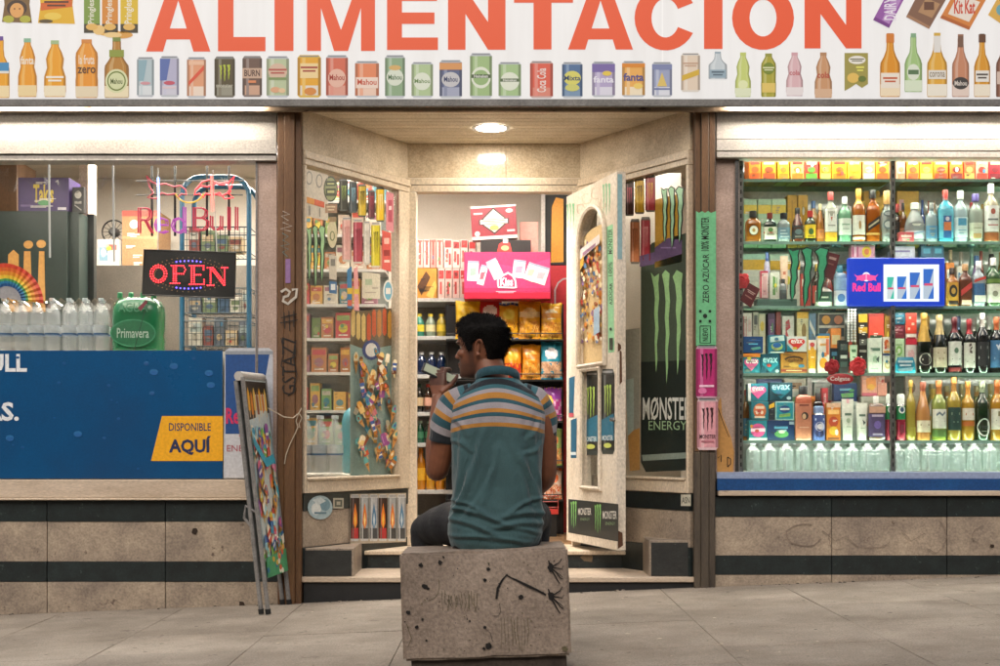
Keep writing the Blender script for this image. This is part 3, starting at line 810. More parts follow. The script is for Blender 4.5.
D_('sticker', SL, [R(325, 204, 337, 213, '#9a7b62'), R(326.5, 206, 335, 207.5, '#d9c7a6'), R(327.5, 209, 334, 210.5, '#d9c7a6'), E(332, 234, 5, 14, '#cbc3a0', 16), E(332, 236, 2.6, 5, '#6f7a52', 14), E(332, 236, 1.6, 3.8, '#cbc3a0', 14), R(329, 217, 336, 222, '#8f7a5a')])
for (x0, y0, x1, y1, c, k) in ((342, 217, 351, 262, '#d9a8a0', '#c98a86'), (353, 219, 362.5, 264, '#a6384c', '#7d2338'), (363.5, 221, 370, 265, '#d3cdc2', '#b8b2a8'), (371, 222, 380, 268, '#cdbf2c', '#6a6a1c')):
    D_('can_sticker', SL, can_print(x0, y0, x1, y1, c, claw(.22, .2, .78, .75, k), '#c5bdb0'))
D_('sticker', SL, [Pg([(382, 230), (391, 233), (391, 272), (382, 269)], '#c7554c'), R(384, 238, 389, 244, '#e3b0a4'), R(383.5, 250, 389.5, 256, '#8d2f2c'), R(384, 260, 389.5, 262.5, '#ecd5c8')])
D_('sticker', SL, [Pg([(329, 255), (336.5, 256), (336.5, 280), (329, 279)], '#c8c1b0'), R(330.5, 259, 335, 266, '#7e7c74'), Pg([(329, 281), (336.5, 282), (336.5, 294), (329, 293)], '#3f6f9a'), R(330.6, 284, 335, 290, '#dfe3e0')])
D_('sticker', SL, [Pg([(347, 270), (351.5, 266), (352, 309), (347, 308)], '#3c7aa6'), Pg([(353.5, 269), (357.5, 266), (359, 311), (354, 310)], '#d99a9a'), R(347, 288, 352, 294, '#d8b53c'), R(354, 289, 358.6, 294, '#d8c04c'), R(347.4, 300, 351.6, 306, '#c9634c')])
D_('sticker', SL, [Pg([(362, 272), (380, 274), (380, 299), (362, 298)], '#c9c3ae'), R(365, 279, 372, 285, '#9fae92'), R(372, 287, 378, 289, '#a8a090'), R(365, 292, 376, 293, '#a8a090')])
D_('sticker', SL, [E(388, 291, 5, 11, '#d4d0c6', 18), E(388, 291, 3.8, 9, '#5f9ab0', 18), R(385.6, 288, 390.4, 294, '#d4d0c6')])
# ice cream poster hung inside the left splay
rs = random.Random(21)
shp = []
ice = ['#b9742c', '#d79a3c', '#7a4422', '#e3c27a', '#c9562f', '#3f8fa6', '#8f4a86', '#e6d6b4', '#5fa6a2', '#3c5c9a', '#d97a8a', '#efe2c2']
shp.append(Pg([(350, 312), (394, 308), (394.5, 474), (350, 477)], '#8fa8a2'))
shp.append(Pg([(350, 312), (394, 308), (394, 345), (366, 350), (350, 344)], '#6a5a44'))
for k in range(8):
    x = 353 + 5.2 * k; y = rs.uniform(309, 316)
    shp.append(Pg([(x - 2, y + 2), (x, y - 2), (x + 2, y + 2), (x + 2, y + 24), (x, y + 27), (x - 2, y + 24)], rs.choice(ice[:5])))
shp.append(E(371, 350, 9, 10, '#3a4a86', 16)); shp.append(E(371, 350, 6, 7, '#e6e0da', 14))
for k in range(74):
    x, y = rs.uniform(354, 391), rs.uniform(350, 466)
    shp += lolly(x, y, rs.uniform(4.5, 7.5), rs.uniform(8, 15), rs.uniform(-.7, .7), rs.choice(ice), rs.choice(ice), k % 3, .8)
ip = decal('poster', SL, shp, None, -.05, layer=.0002)
tag(ip, 'colourful ice cream price poster hanging inside the glass left of the entrance', 'poster')
# the panel below: burner gas / energy can adverts, round sticker, small code stamp
SLP = SL
lo = lambda name, shapes, n=.006: decal(name, SL, shapes, shop, n, layer=.0003)
lo('sticker', [E(320, 507.5, 12.5, 12, '#9fb6bc', 20), E(316, 509, 5, 6, '#d5dbd8', 12), E(325, 505, 5, 6, '#6d8f9c', 12), Pg([(312, 500), (320, 497), (326, 501), (318, 505)], '#c3cfd0'), R(314, 512, 326, 514, '#5b7d8c')])
lo('sticker', [R(333, 498, 343.5, 508.5, '#a8a494'), R(334.6, 499.8, 342, 506.8, '#4e5248'), R(336.4, 501.6, 340.2, 505, '#a8a494')])
lo('can_advert', [Pg([(350, 494), (406, 493), (406, 542), (350, 544)], '#b6aa96')])
for k, x in enumerate((350.5, 360, 369.3, 378.5, 387.8, 397)):
    c = ('#2a1512', '#9aa0a2', '#a9adb0')[k % 3]
    fl = [Pg([(.5, .18), (.72, .42), (.75, .62), (.5, .74), (.25, .62), (.3, .42)], ('#e07a20', '#d9772a', '#4a7aa0')[k % 3]), Pg([(.5, .38), (.62, .55), (.5, .7), (.38, .55)], ('#f0c04a', '#f2d28a', '#c6d8e2')[k % 3])]
    lo('can_sticker', can_print(x, 494.5, x + 8.6, 541, c, fl, '#c7c9c9', ('#b0262c', '#3a3c3e', '#3c4248')[k % 3]), .0075)
# right splay
DR = lambda name, shapes, n=GL: decal(name, SR, shapes, shop, n, layer=.0003)
DR('poster', [Pg([(655, 200), (682, 193), (682, 262), (655, 268)], '#b98f34'), Pg([(655, 248), (668, 238), (682, 240), (682, 254), (655, 262)], '#5f4c70'), R(661, 247, 676, 248.4, '#8a76a0'), Pg([(640, 256), (655, 252), (655, 264), (640, 267)], '#5f4c70')])
DR('poster', [Pg([(641, 268), (645, 252), (652, 243), (690, 232), (692, 470), (646, 472), (641, 462)], '#3f4b3e'), Pg([(641, 362), (691, 360), (692, 470), (646, 472), (641, 462)], '#17221e'), Pg([(642, 455), (692, 452), (692, 458), (643, 461)], '#7d8a80')]
   + claw(650, 270, 684, 384, '#94bf84') + [T('MØNSTER', 643, 397, 691, 420, '#c9cbc2', .015), T('ENERGY', 649, 421, 687, 430, '#8fae86', .0)])
DR('sticker', claw(660.5, 187, 684, 248, '#a4d3ac', '#1d2a26', 1.2), GL + .004)
for (x0, y0, x1, y1, c, k) in ((625.5, 180, 634, 216, '#3a1c20', '#b04a5a'), (635, 178, 644.5, 214, '#c89f22', '#5a4a14'), (645.5, 175, 655.5, 212, '#a23038', '#d9a24a'), (630.5, 219, 640, 264, '#c0764a', '#8a4a2c'), (641, 217, 650.5, 263, '#a83442', '#d9a0a0')):
    DR('can_sticker', can_print(x0, y0, x1, y1, c, claw(.2, .2, .8, .7, k), '#6d6a62'))
DR('sticker', [Pg([(625, 330), (640, 328), (640, 470), (632, 472), (628, 440)], '#97978a'), Pg([(628, 432), (640, 428), (640, 470), (630, 471)], '#b98a4a'), Pg([(626, 380), (634, 378), (634, 430), (628, 436)], '#a8b8ae')])
decal('sticker', SR, [R(681, 494.5, 691, 506, '#c2bfae'), T('ASN', 682, 497, 690, 503.5, '#3a3d38', .01)], shop, .006)
# ---------------------------------------------------------------- back-lit sign above the shop
SIGN_Y = -.16
sign = tag(empty('shop_sign', (0, SIGN_Y, 2.80)), 'long lit white sign with big orange capital letters above printed bottles and cans', 'sign')
SP = front(SIGN_Y)
LS = .52
panel_m = lit('#eceae9', LS * .80).copy()
_nt = panel_m.node_tree; _b = _nt.nodes['Principled BSDF']
_g = _nt.nodes.new('ShaderNodeNewGeometry'); _mp = _nt.nodes.new('ShaderNodeMapping'); _mp.inputs['Scale'].default_value = (7, 1, .7)
_n = _nt.nodes.new('ShaderNodeTexNoise'); _n.inputs['Scale'].default_value = 2; _n.inputs['Detail'].default_value = 8
_r = _nt.nodes.new('ShaderNodeValToRGB'); _r.color_ramp.elements[0].position = .3; _r.color_ramp.elements[0].color = (.785, .77, .755, 1); _r.color_ramp.elements[1].position = .58; _r.color_ramp.elements[1].color = (.85, .84, .83, 1)
_nt.links.new(_g.outputs['Position'], _mp.inputs[0]); _nt.links.new(_mp.outputs[0], _n.inputs['Vector']); _nt.links.new(_n.outputs[0], _r.inputs[0]); _nt.links.new(_r.outputs[0], _b.inputs['Emission Color'])
def lp(h, s=None): return lit(h, LS * .62 if s is None else s)
q = MB(); zsb = zat(99.3, SIGN_Y)
q.box(-4.2, 4.2, SIGN_Y + .0015, SIGN_Y + .13, zsb, 3.9, panel_m); q.build('light_panel', sign)
q = MB(); q.box(-4.22, 4.22, SIGN_Y - .012, SIGN_Y + .012, zsb - .042, zsb - .001, M['greymetal']); q.box(-4.22, 4.22, SIGN_Y + .0125, SIGN_Y + .14, zsb - .006, zsb - .001, M['greymetal']); q.box(-4.22, 4.22, SIGN_Y - .012, SIGN_Y + .14, 3.901, 3.94, M['greymetal']); q.build('sign_frame', sign, bevel=.003)
q = MB(); x = xat(662.5, SIGN_Y); q.box(x - .0035, x + .0035, SIGN_Y - .001, SIGN_Y + .001, zsb, 3.9, lit('#f4f2f0', LS * .8)); q.build('panel_joint', sign)
OR = '#f25c30'
TB = -12.5
def letter(polys): decal('letter', SP, [Pg(p, OR) for p in polys], sign, .0005, mk=lp, layer=0.0)
def rc(x0, y0, x1, y1): return [(x0, y0), (x1, y0), (x1, y1), (x0, y1)]
B = 50.8
def A_(x0, x1, b=B):
    c = (x0 + x1) / 2; w = x1 - x0
    tl, tr = c - .155 * w, c + .155 * w
    k = lambda y: (b - y) / (b - TB)
    ol = lambda y: x0 + (tl - x0) * k(y); orr = lambda y: x1 + (tr - x1) * k(y)
    il = lambda y: x0 + .265 * w + (c - x0 - .265 * w) * (b - y) / (b + .5); ir = lambda y: 2 * c - il(y)
    y1, y2 = 28.5, 39.5
    letter([[(tl, TB), (c, TB), (c, .5), (il(y1), y1), (il(y2), y2), (il(b), b), (x0, b)], [(c, TB), (tr, TB), (x1, b), (ir(b), b), (ir(y2), y2), (ir(y1), y1), (c, .5)], [(il(y1), y1), (ir(y1), y1), (ir(y2), y2), (il(y2), y2)]])
A_(146, 210.5, 51.6)
letter([rc(218, TB, 233.5, 51.3), rc(233.5, 37, 265.5, 51.3)])
letter([rc(274.5, TB, 293.5, 51)])
letter([rc(307, TB, 321, 51), rc(361, TB, 375, 51), [(321, TB), (326, TB), (341, 30), (341, 51), (334, 51), (321, 8)], [(361, TB), (356, TB), (341, 30), (341, 51), (348, 51), (361, 8)]])
letter([rc(387, TB, 402, 50), rc(402, TB, 437, 1), rc(402, 12.5, 434.5, 24), rc(402, 37.5, 438, 50)])
letter([rc(448, TB, 465.5, 49.8), rc(488, TB, 505.5, 49.8), [(465.5, TB), (465.5, -11), (488, 22), (488, 49.8), (465.5, 14)]])
letter([rc(514, TB, 573, 2.8), rc(533.5, 2.8, 551.5, 49.5)])
A_(568, 633, 49.6)
def ring_pts(cx, cy, rx, ry, a0, a1, n=26): return [(cx + rx * math.cos(a0 + (a1 - a0) * k / n), cy + ry * math.sin(a0 + (a1 - a0) * k / n)) for k in range(n + 1)]
def arc_letter(cx, cy, rx, ry, ix, iy, a0, a1):
    o = ring_pts(cx, cy, rx, ry, a0, a1); i = ring_pts(cx, cy, ix, iy, a0, a1)
    letter([[o[k], o[k + 1], i[k + 1], i[k]] for k in range(len(o) - 1)])
arc_letter(665.5, 18, 31, 32.5, 14, 19.5, .48, 2 * PI - .48)
letter([rc(704, TB, 722.5, 49)])
arc_letter(763, 18, 31, 32, 13.5, 18.5, 0, 2 * PI)
letter([rc(804.5, TB, 820.5, 48.5), rc(846, TB, 861.5, 48.5), [(820.5, TB), (820.5, -11), (846, 25), (846, 48.5), (820.5, 14)]])
# printed goods
def sp(name, shapes): decal(name, SP, shapes, sign, .0005, mk=lp, layer=.0004)
def bag_print(x0, y0, x1, y1, c, inner): sp('bag_print', [Pg([(x0, y0), (x1, y0), (x1 - 1.5, (y0 + y1) / 2), (x1 + 1, y1), (x0 - 1, y1 - 1), (x0 + 1.5, (y0 + y1) / 2)], c)] + scale_shapes(inner, x0, y0, x1, y1))
bag_print(3, -14, 31, 23, '#7a5a2c', [E(.5, .6, .36, .22, '#3a2418'), E(.5, .66, .25, .2, '#e8a860'), E(.2, .9, .2, .1, '#b8b43c'), E(.8, .9, .2, .1, '#b8b43c'), E(.42, .62, .03, .02, '#3a2418', 8), E(.6, .62, .03, .02, '#3a2418', 8)])
bag_print(39, -14, 74, 24, '#e8b41c', [Pg([(.05, .45), (.95, .35), (.95, .55), (.05, .65)], '#d9651c'), R(0.15, 0.3944, 0.85, 0.4484, '#5a2c10'), R(0.234, 0.4916, 0.766, 0.5384, '#5a2c10'), E(.4, .8, .25, .1, '#f0cc50'), E(.2, .93, .2, .05, '#5a4a2a')])
for x0, x1, c in ((84, 100, '#7d9a3c'), (102, 118, '#d98a2c'), (120.5, 138, '#e0bb24')):
    sp('tube_print', [R(x0, -14, x1, 33, c), R(x0, 24, x1, 33, '#3a3424'), T('Pringles', x0 + 4, 0, x1 - 4, 24, '#f0ead8', .015, 1), E((x0 + x1) / 2, 27, 6, 3.4, '#e8b860')])
sp('crisp_print', [E(108, 32, 11, 4, '#e8b25c'), E(121, 35, 12, 3.6, '#dfa24a'), E(99, 30, 6, 5, '#efc67c'), E(113, 35, 9, 2.8, '#f2cf8e')])
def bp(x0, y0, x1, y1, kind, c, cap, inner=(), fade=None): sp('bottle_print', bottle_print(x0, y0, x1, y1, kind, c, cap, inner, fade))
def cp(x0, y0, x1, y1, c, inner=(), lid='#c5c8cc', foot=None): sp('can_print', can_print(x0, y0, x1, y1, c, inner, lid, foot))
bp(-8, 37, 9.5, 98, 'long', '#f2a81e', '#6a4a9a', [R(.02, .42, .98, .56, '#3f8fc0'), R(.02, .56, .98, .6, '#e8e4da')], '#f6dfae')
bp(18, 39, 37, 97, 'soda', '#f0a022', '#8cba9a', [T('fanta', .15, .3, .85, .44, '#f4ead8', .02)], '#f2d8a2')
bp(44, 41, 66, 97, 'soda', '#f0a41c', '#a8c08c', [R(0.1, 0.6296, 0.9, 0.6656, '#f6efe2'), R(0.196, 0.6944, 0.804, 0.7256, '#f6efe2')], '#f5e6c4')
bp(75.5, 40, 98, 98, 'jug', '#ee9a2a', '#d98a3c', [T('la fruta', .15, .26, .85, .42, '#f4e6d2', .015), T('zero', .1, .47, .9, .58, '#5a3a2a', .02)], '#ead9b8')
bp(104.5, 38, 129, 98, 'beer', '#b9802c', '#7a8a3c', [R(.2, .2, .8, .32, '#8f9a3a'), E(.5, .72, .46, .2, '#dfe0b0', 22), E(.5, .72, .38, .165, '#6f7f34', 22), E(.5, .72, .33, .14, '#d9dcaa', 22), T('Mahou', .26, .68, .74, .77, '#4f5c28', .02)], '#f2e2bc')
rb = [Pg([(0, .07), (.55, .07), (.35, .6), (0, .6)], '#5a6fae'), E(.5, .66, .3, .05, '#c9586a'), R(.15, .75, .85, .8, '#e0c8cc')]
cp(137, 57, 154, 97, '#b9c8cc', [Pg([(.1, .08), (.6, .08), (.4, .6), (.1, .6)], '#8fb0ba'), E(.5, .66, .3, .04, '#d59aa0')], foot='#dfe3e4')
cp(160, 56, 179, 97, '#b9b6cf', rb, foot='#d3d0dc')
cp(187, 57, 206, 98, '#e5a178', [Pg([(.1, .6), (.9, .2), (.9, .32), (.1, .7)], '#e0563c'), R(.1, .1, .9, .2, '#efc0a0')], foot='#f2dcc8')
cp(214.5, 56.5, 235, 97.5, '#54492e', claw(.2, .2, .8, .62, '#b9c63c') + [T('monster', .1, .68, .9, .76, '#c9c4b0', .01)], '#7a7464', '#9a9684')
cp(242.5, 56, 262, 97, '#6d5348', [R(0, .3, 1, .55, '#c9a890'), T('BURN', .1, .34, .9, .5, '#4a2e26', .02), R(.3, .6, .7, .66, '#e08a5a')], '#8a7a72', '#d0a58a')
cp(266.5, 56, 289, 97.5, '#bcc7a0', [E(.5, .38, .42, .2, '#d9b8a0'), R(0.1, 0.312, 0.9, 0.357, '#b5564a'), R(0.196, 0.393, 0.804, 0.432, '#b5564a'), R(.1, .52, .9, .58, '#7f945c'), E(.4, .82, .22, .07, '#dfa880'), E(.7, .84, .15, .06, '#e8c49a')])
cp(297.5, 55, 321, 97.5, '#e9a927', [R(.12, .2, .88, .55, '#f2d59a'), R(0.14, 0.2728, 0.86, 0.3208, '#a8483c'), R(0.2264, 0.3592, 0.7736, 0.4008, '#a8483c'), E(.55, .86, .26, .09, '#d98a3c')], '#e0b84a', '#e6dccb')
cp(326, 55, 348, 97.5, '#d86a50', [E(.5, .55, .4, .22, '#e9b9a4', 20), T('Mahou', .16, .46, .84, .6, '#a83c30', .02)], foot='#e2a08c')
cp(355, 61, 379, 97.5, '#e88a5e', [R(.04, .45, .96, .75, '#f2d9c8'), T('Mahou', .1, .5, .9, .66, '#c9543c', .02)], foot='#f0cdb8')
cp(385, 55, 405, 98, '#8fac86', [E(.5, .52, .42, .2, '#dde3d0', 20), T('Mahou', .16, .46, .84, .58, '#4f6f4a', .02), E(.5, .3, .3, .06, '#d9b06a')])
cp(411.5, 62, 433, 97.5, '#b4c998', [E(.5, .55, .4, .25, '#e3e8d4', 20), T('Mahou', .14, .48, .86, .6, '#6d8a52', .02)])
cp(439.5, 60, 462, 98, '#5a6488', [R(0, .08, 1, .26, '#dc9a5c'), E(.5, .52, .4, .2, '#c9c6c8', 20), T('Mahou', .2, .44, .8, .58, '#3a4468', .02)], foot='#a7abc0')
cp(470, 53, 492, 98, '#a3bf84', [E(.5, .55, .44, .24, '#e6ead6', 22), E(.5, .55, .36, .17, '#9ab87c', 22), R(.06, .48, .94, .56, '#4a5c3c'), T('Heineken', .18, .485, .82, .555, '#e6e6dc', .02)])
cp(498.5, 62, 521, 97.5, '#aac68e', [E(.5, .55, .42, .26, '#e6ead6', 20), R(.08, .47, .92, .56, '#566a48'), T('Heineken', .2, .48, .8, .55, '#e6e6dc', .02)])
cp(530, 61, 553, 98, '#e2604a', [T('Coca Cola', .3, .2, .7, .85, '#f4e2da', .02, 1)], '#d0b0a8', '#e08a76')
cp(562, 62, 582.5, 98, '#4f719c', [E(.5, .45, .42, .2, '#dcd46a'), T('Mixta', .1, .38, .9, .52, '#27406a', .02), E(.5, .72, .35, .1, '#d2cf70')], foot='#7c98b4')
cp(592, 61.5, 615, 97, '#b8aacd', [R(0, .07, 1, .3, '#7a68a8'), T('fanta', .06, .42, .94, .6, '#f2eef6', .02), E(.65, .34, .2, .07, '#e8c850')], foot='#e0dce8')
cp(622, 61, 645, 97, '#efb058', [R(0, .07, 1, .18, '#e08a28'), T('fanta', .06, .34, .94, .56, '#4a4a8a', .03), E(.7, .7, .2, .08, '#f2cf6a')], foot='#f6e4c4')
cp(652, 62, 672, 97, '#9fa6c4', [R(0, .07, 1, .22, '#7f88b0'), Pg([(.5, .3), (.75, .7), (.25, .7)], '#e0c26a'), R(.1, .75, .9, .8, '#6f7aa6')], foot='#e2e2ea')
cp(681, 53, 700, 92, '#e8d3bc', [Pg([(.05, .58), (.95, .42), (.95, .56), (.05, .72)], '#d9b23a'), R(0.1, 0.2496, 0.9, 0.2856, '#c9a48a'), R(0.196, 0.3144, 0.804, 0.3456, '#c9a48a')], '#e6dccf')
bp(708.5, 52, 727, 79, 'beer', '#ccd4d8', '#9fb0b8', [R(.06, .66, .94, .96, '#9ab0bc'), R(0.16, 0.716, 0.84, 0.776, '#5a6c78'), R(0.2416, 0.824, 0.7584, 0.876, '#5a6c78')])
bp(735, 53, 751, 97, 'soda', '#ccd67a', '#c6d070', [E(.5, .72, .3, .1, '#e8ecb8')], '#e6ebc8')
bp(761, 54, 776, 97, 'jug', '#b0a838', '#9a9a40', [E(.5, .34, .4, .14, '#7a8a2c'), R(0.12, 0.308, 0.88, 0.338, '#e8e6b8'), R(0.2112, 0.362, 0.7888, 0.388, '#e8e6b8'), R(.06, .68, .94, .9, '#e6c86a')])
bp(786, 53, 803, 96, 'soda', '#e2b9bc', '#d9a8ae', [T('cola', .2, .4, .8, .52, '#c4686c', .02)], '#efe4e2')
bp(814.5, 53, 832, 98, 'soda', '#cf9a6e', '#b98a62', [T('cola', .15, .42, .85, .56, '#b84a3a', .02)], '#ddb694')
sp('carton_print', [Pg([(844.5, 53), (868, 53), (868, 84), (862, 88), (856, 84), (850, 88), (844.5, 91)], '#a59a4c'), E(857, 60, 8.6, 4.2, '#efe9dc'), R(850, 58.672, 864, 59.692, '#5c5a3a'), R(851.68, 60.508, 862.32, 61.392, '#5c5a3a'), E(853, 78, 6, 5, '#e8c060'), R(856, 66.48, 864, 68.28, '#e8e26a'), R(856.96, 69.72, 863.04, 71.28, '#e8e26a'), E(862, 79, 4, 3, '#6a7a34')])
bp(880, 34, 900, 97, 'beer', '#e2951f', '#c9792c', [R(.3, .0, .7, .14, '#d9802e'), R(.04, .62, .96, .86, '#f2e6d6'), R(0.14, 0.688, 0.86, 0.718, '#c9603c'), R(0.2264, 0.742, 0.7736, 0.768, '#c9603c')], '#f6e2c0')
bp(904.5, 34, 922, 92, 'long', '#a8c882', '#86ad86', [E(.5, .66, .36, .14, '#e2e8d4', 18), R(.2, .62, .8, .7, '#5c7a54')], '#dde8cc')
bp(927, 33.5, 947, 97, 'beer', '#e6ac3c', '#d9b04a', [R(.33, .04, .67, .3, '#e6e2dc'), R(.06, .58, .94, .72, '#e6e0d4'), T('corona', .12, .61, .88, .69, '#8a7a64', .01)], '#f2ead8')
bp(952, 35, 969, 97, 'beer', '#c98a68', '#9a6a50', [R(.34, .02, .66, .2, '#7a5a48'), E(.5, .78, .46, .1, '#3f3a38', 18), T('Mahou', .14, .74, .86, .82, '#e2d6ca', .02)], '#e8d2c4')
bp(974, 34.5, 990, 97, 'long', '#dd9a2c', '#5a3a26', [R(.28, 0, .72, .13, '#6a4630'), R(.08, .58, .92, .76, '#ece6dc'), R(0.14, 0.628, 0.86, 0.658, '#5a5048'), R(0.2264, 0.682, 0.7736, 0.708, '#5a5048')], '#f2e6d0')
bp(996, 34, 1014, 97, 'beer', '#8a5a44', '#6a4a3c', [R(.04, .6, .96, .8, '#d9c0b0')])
def bar_print(pts, c, inner): sp('bar_print', [Pg(pts, c)] + inner)
bar_print([(889, -10), (905, -3), (889, 28), (873, 20)], '#9a5aa8', [Pg([(893, -4), (901, 0), (889, 24), (882, 20)], '#b98ac4'), T('DAIRY', 884, -2, 896, 20, '#f0e6f2', .02, 1), Pg([(873, 20), (889, 28), (890, 25), (875, 17)], '#7a3a8a')])
bar_print([(922, -14), (948, -4), (929, 29), (906, 17)], '#86604a', [Pg([(926, -2), (940, 4), (932, 18), (918, 12)], '#b58a62'), R(924, 2, 934, 10, '#6a4430'), Pg([(906, 17), (929, 29), (930, 26.5), (908, 14.5)], '#a87c5c')])
bar_print([(958, -14), (988, -4), (969, 30), (940, 18)], '#d9853e', [Pg([(958, -6), (980, 2), (969, 22), (948, 14)], '#efe2d4'), T('Kit Kat', 954, 0, 975, 14, '#cf4a30', .03), Pg([(940, 18), (969, 30), (970, 27), (942, 15)], '#b8642c')])
bar_print([(1002, -10), (1020, 0), (1004, 26), (988, 15)], '#e0b050', [E(1002, 10, 6, 6, '#6fa8b0')])
# fluorescent tubes tucked under the sign, one per side
for x0, x1, side in ((-3.4, xat(268), 'left'), (xat(722), 3.4, 'right')):
    t = tag(empty('tube_light', ((x0 + x1) / 2, -.1, 2.80)), 'lit fluorescent tube under the sign above the %s window' % side, 'light', 'tube lights under the sign')
    n = 2
    for k in range(n):
        a = x0 + (x1 - x0) * k / n + .03; c = x0 + (x1 - x0) * (k + 1) / n - .03
        q = MB(); q.tube([(a, -.10, 2.829), (c, -.10, 2.829)], .0095, lit('#fff2e2', 110.0), 8); q.build('tube', t)
    q = MB(); q.box(x0, x1, -.14, -.08, 2.8395, 2.8435, M['white']); q.build('batten', t)
# down light in the soffit of the entrance
cx, cy = -.055, .48
t = tag(empty('down_light', (cx, cy, ZC)), 'round lit lamp recessed in the slatted soffit over the entrance', 'light')
q = MB(); q.lathe([(.092, -.004), (.118, -.006), (.12, -.001)], M['white'], (cx, cy, ZC), 28, cap=False); q.build('rim', t)
q = MB(); q.lathe([(.0, -.005), (.092, -.004)], lit('#fff4e4', 130.0), (cx, cy, ZC), 28, cap=False); q.build('diffuser', t)
# ================================================================ left window
# banner along the lower part of the left window
bn = tag(empty('banner', (xat(120), .012, zat(478))), 'long blue energy drink banner across the lower part of the left window', 'banner')
WF = front(.012)
q = MB(); q.box(-3.55, xat(222.5, .012), .0125, .017, zat(478.5, .012), zat(350.5, .012), worn('blue_print', '#0d4f80', '#0a4270', 1.2, .3, .02, None, vary=0, fine_amt=.1)); q.build('sheet', bn)
decal('lettering', WF, [T('RED BULL', -72, 354, 27, 372, '#dfe3e6', .03)], bn)
decal('lettering', WF, [T('TE DA ALAS.', -130, 402, 19, 421, '#dfe3e6', .03)], bn)
decal('label', WF, [Pg([(162, 416), (223, 416), (223, 461), (151, 461)], '#e8a818'), T('DISPONIBLE', 169, 423, 211, 431, '#23335a', .012), T('AQUÍ', 169, 436, 211, 455, '#1c2c54', .035)], bn)
rs = random.Random(3)
drops = []
for k in range(26):
    x, y, r = rs.uniform(4, 216), rs.uniform(356, 470), rs.choice([.6, .8, 1, 1.4, 2.2])
    if x > 140 and y > 408: continue
    drops += [E(x, y, r * 1.25, r, '#185c92', 12), E(x, y + r * .25, r * 1.0, r * .7, '#155089', 12)]
for x, y in ((154, 372), (174, 366), (209, 373), (211, 385), (10, 438), (78, 434)): drops += [E(x, y, 4.2, 3, '#1b659c', 14), E(x + .3, y + 1, 3.6, 2.2, '#155a98', 14)]
tag(decal('water_drop', WF, drops, bn, layer=.00005), kind='stuff')
can = [Pg([(225, 351), (229, 348), (269, 348), (273, 351), (273, 478), (223.5, 478)], '#b9bdc4'), Pg([(225.5, 354), (271, 354), (262, 410), (266, 434), (225.5, 434)], '#1d4a86'), R(225.5, 434, 273, 478, '#c3c5ca'), Pg([(256, 434), (270, 352), (273, 352), (273, 434)], '#b4b9c2'),
       R(225.2, 351, 273, 354.5, '#8d949c'), T('Red', 226, 408, 246, 424, '#c52d5c', .03), Pg([(239, 436), (242, 430), (247, 432), (252, 429), (250, 436), (253, 439), (245, 440)], '#c8323c'), T('ENERGY', 227, 445, 262, 451.5, '#a8525e', .0), Pg([(247, 478), (251, 462), (256, 478)], '#2a5a94')]
tag(decal('can_banner', front(-.001), can, None), 'tall blue and silver drink can picture at the right end of the left window', 'banner')

# platform behind the banner
ZP = zat(353, .2)
q = MB(); q.box(-3.5, xat(250, .1), .08, .62, .2, ZP, M['wall_in']); tag(q.build('display_platform'), 'pale display platform hidden behind the blue banner in the left window', 'platform')

def water_bottle_parts(R_, H, body, cap, label):
    a = MB(); pr = [(R_ * .9, 0), (R_, .012)]
    n = 11
    for k in range(n):
        z = .02 + (H * .62 - .02) * k / (n - 1); pr.append((R_ * (1.0 if k % 2 else .91), z))
    pr += [(R_ * .99, H * .66), (R_ * .95, H * .72), (R_ * .8, H * .79), (R_ * .52, H * .86), (R_ * .3, H * .91), (R_ * .28, H * .95)]
    a.lathe(pr, body, seg=14)
    b = MB(); b.lathe([(R_ * .36, H * .945), (R_ * .36, H), (R_ * .3, H * 1.003)], cap, seg=10)
    c = MB()
    if label: c.lathe([(R_ * 1.012, H * .33), (R_ * 1.012, H * .36)], flat('#35618f'), seg=14, cap=False); c.lathe([(R_ * 1.012, H * .36), (R_ * 1.012, H * .5)], label, seg=14, cap=False)
    return a, b, c
clear = glassy('#f0f4f4', .80, .04)
proto = None
GW = 'large clear water bottles wrapped in packs in the left window'
def wb(X, Y, lab):
    global proto
    if proto is None:
        proto = empty('water_bottle', (X, Y, ZP)); tag(proto, lab, 'bottle', GW)
        a, b, c = water_bottle_parts(.044, .325, clear, flat('#c9d3d6', .4), flat('#cfd4d6'))
        a.build('body', proto, True); b.build('cap', proto, True); c.build('label', proto, True)
        return proto
    o = copy_tree(proto); o.location = (X, Y, ZP); tag(o, lab, 'bottle', GW); return o
xsb = [4, 20, 36, 52, 69, 85, 101]
for row, Y in enumerate((.2, .3)):
    for k, x in enumerate(xsb):
        wb(xat(x + 2 * row, Y), Y, '%s large clear water bottle from the left, %s row of the left window packs' % (ORD[k], ('front', 'rear')[row]))
film = pane_mat('shrink_film', (.95, .96, .97), .06)
for k, (a, b_, lab) in enumerate(((-4, 61, 'clear shrink film round the water bottles left of the window'), (62, 110, 'clear shrink film round the water bottles beside the green pack'))):
    q = MB(); x0, x1 = xat(a, .15), xat(b_, .15); rings = []
    for t in range(13):
        x = x0 + (x1 - x0) * t / 12
        w = .004 * math.sin(t * 2.3); ztop = ZP + .27 + .03 * abs(math.sin(t * 1.55))
        rings.append([(x, .148 + w, ZP + .004), (x, .146 + w, ZP + .2), (x, .165, ztop), (x, .25, ztop + .035), (x, .345, ztop), (x, .352 + w, ZP + .2), (x, .352, ZP + .004)])
    q.loft([[Vector(p) for p in r] for r in rings], film, close=False, caps=False)
    tag(q.build('shrink_film'), lab, 'wrap')
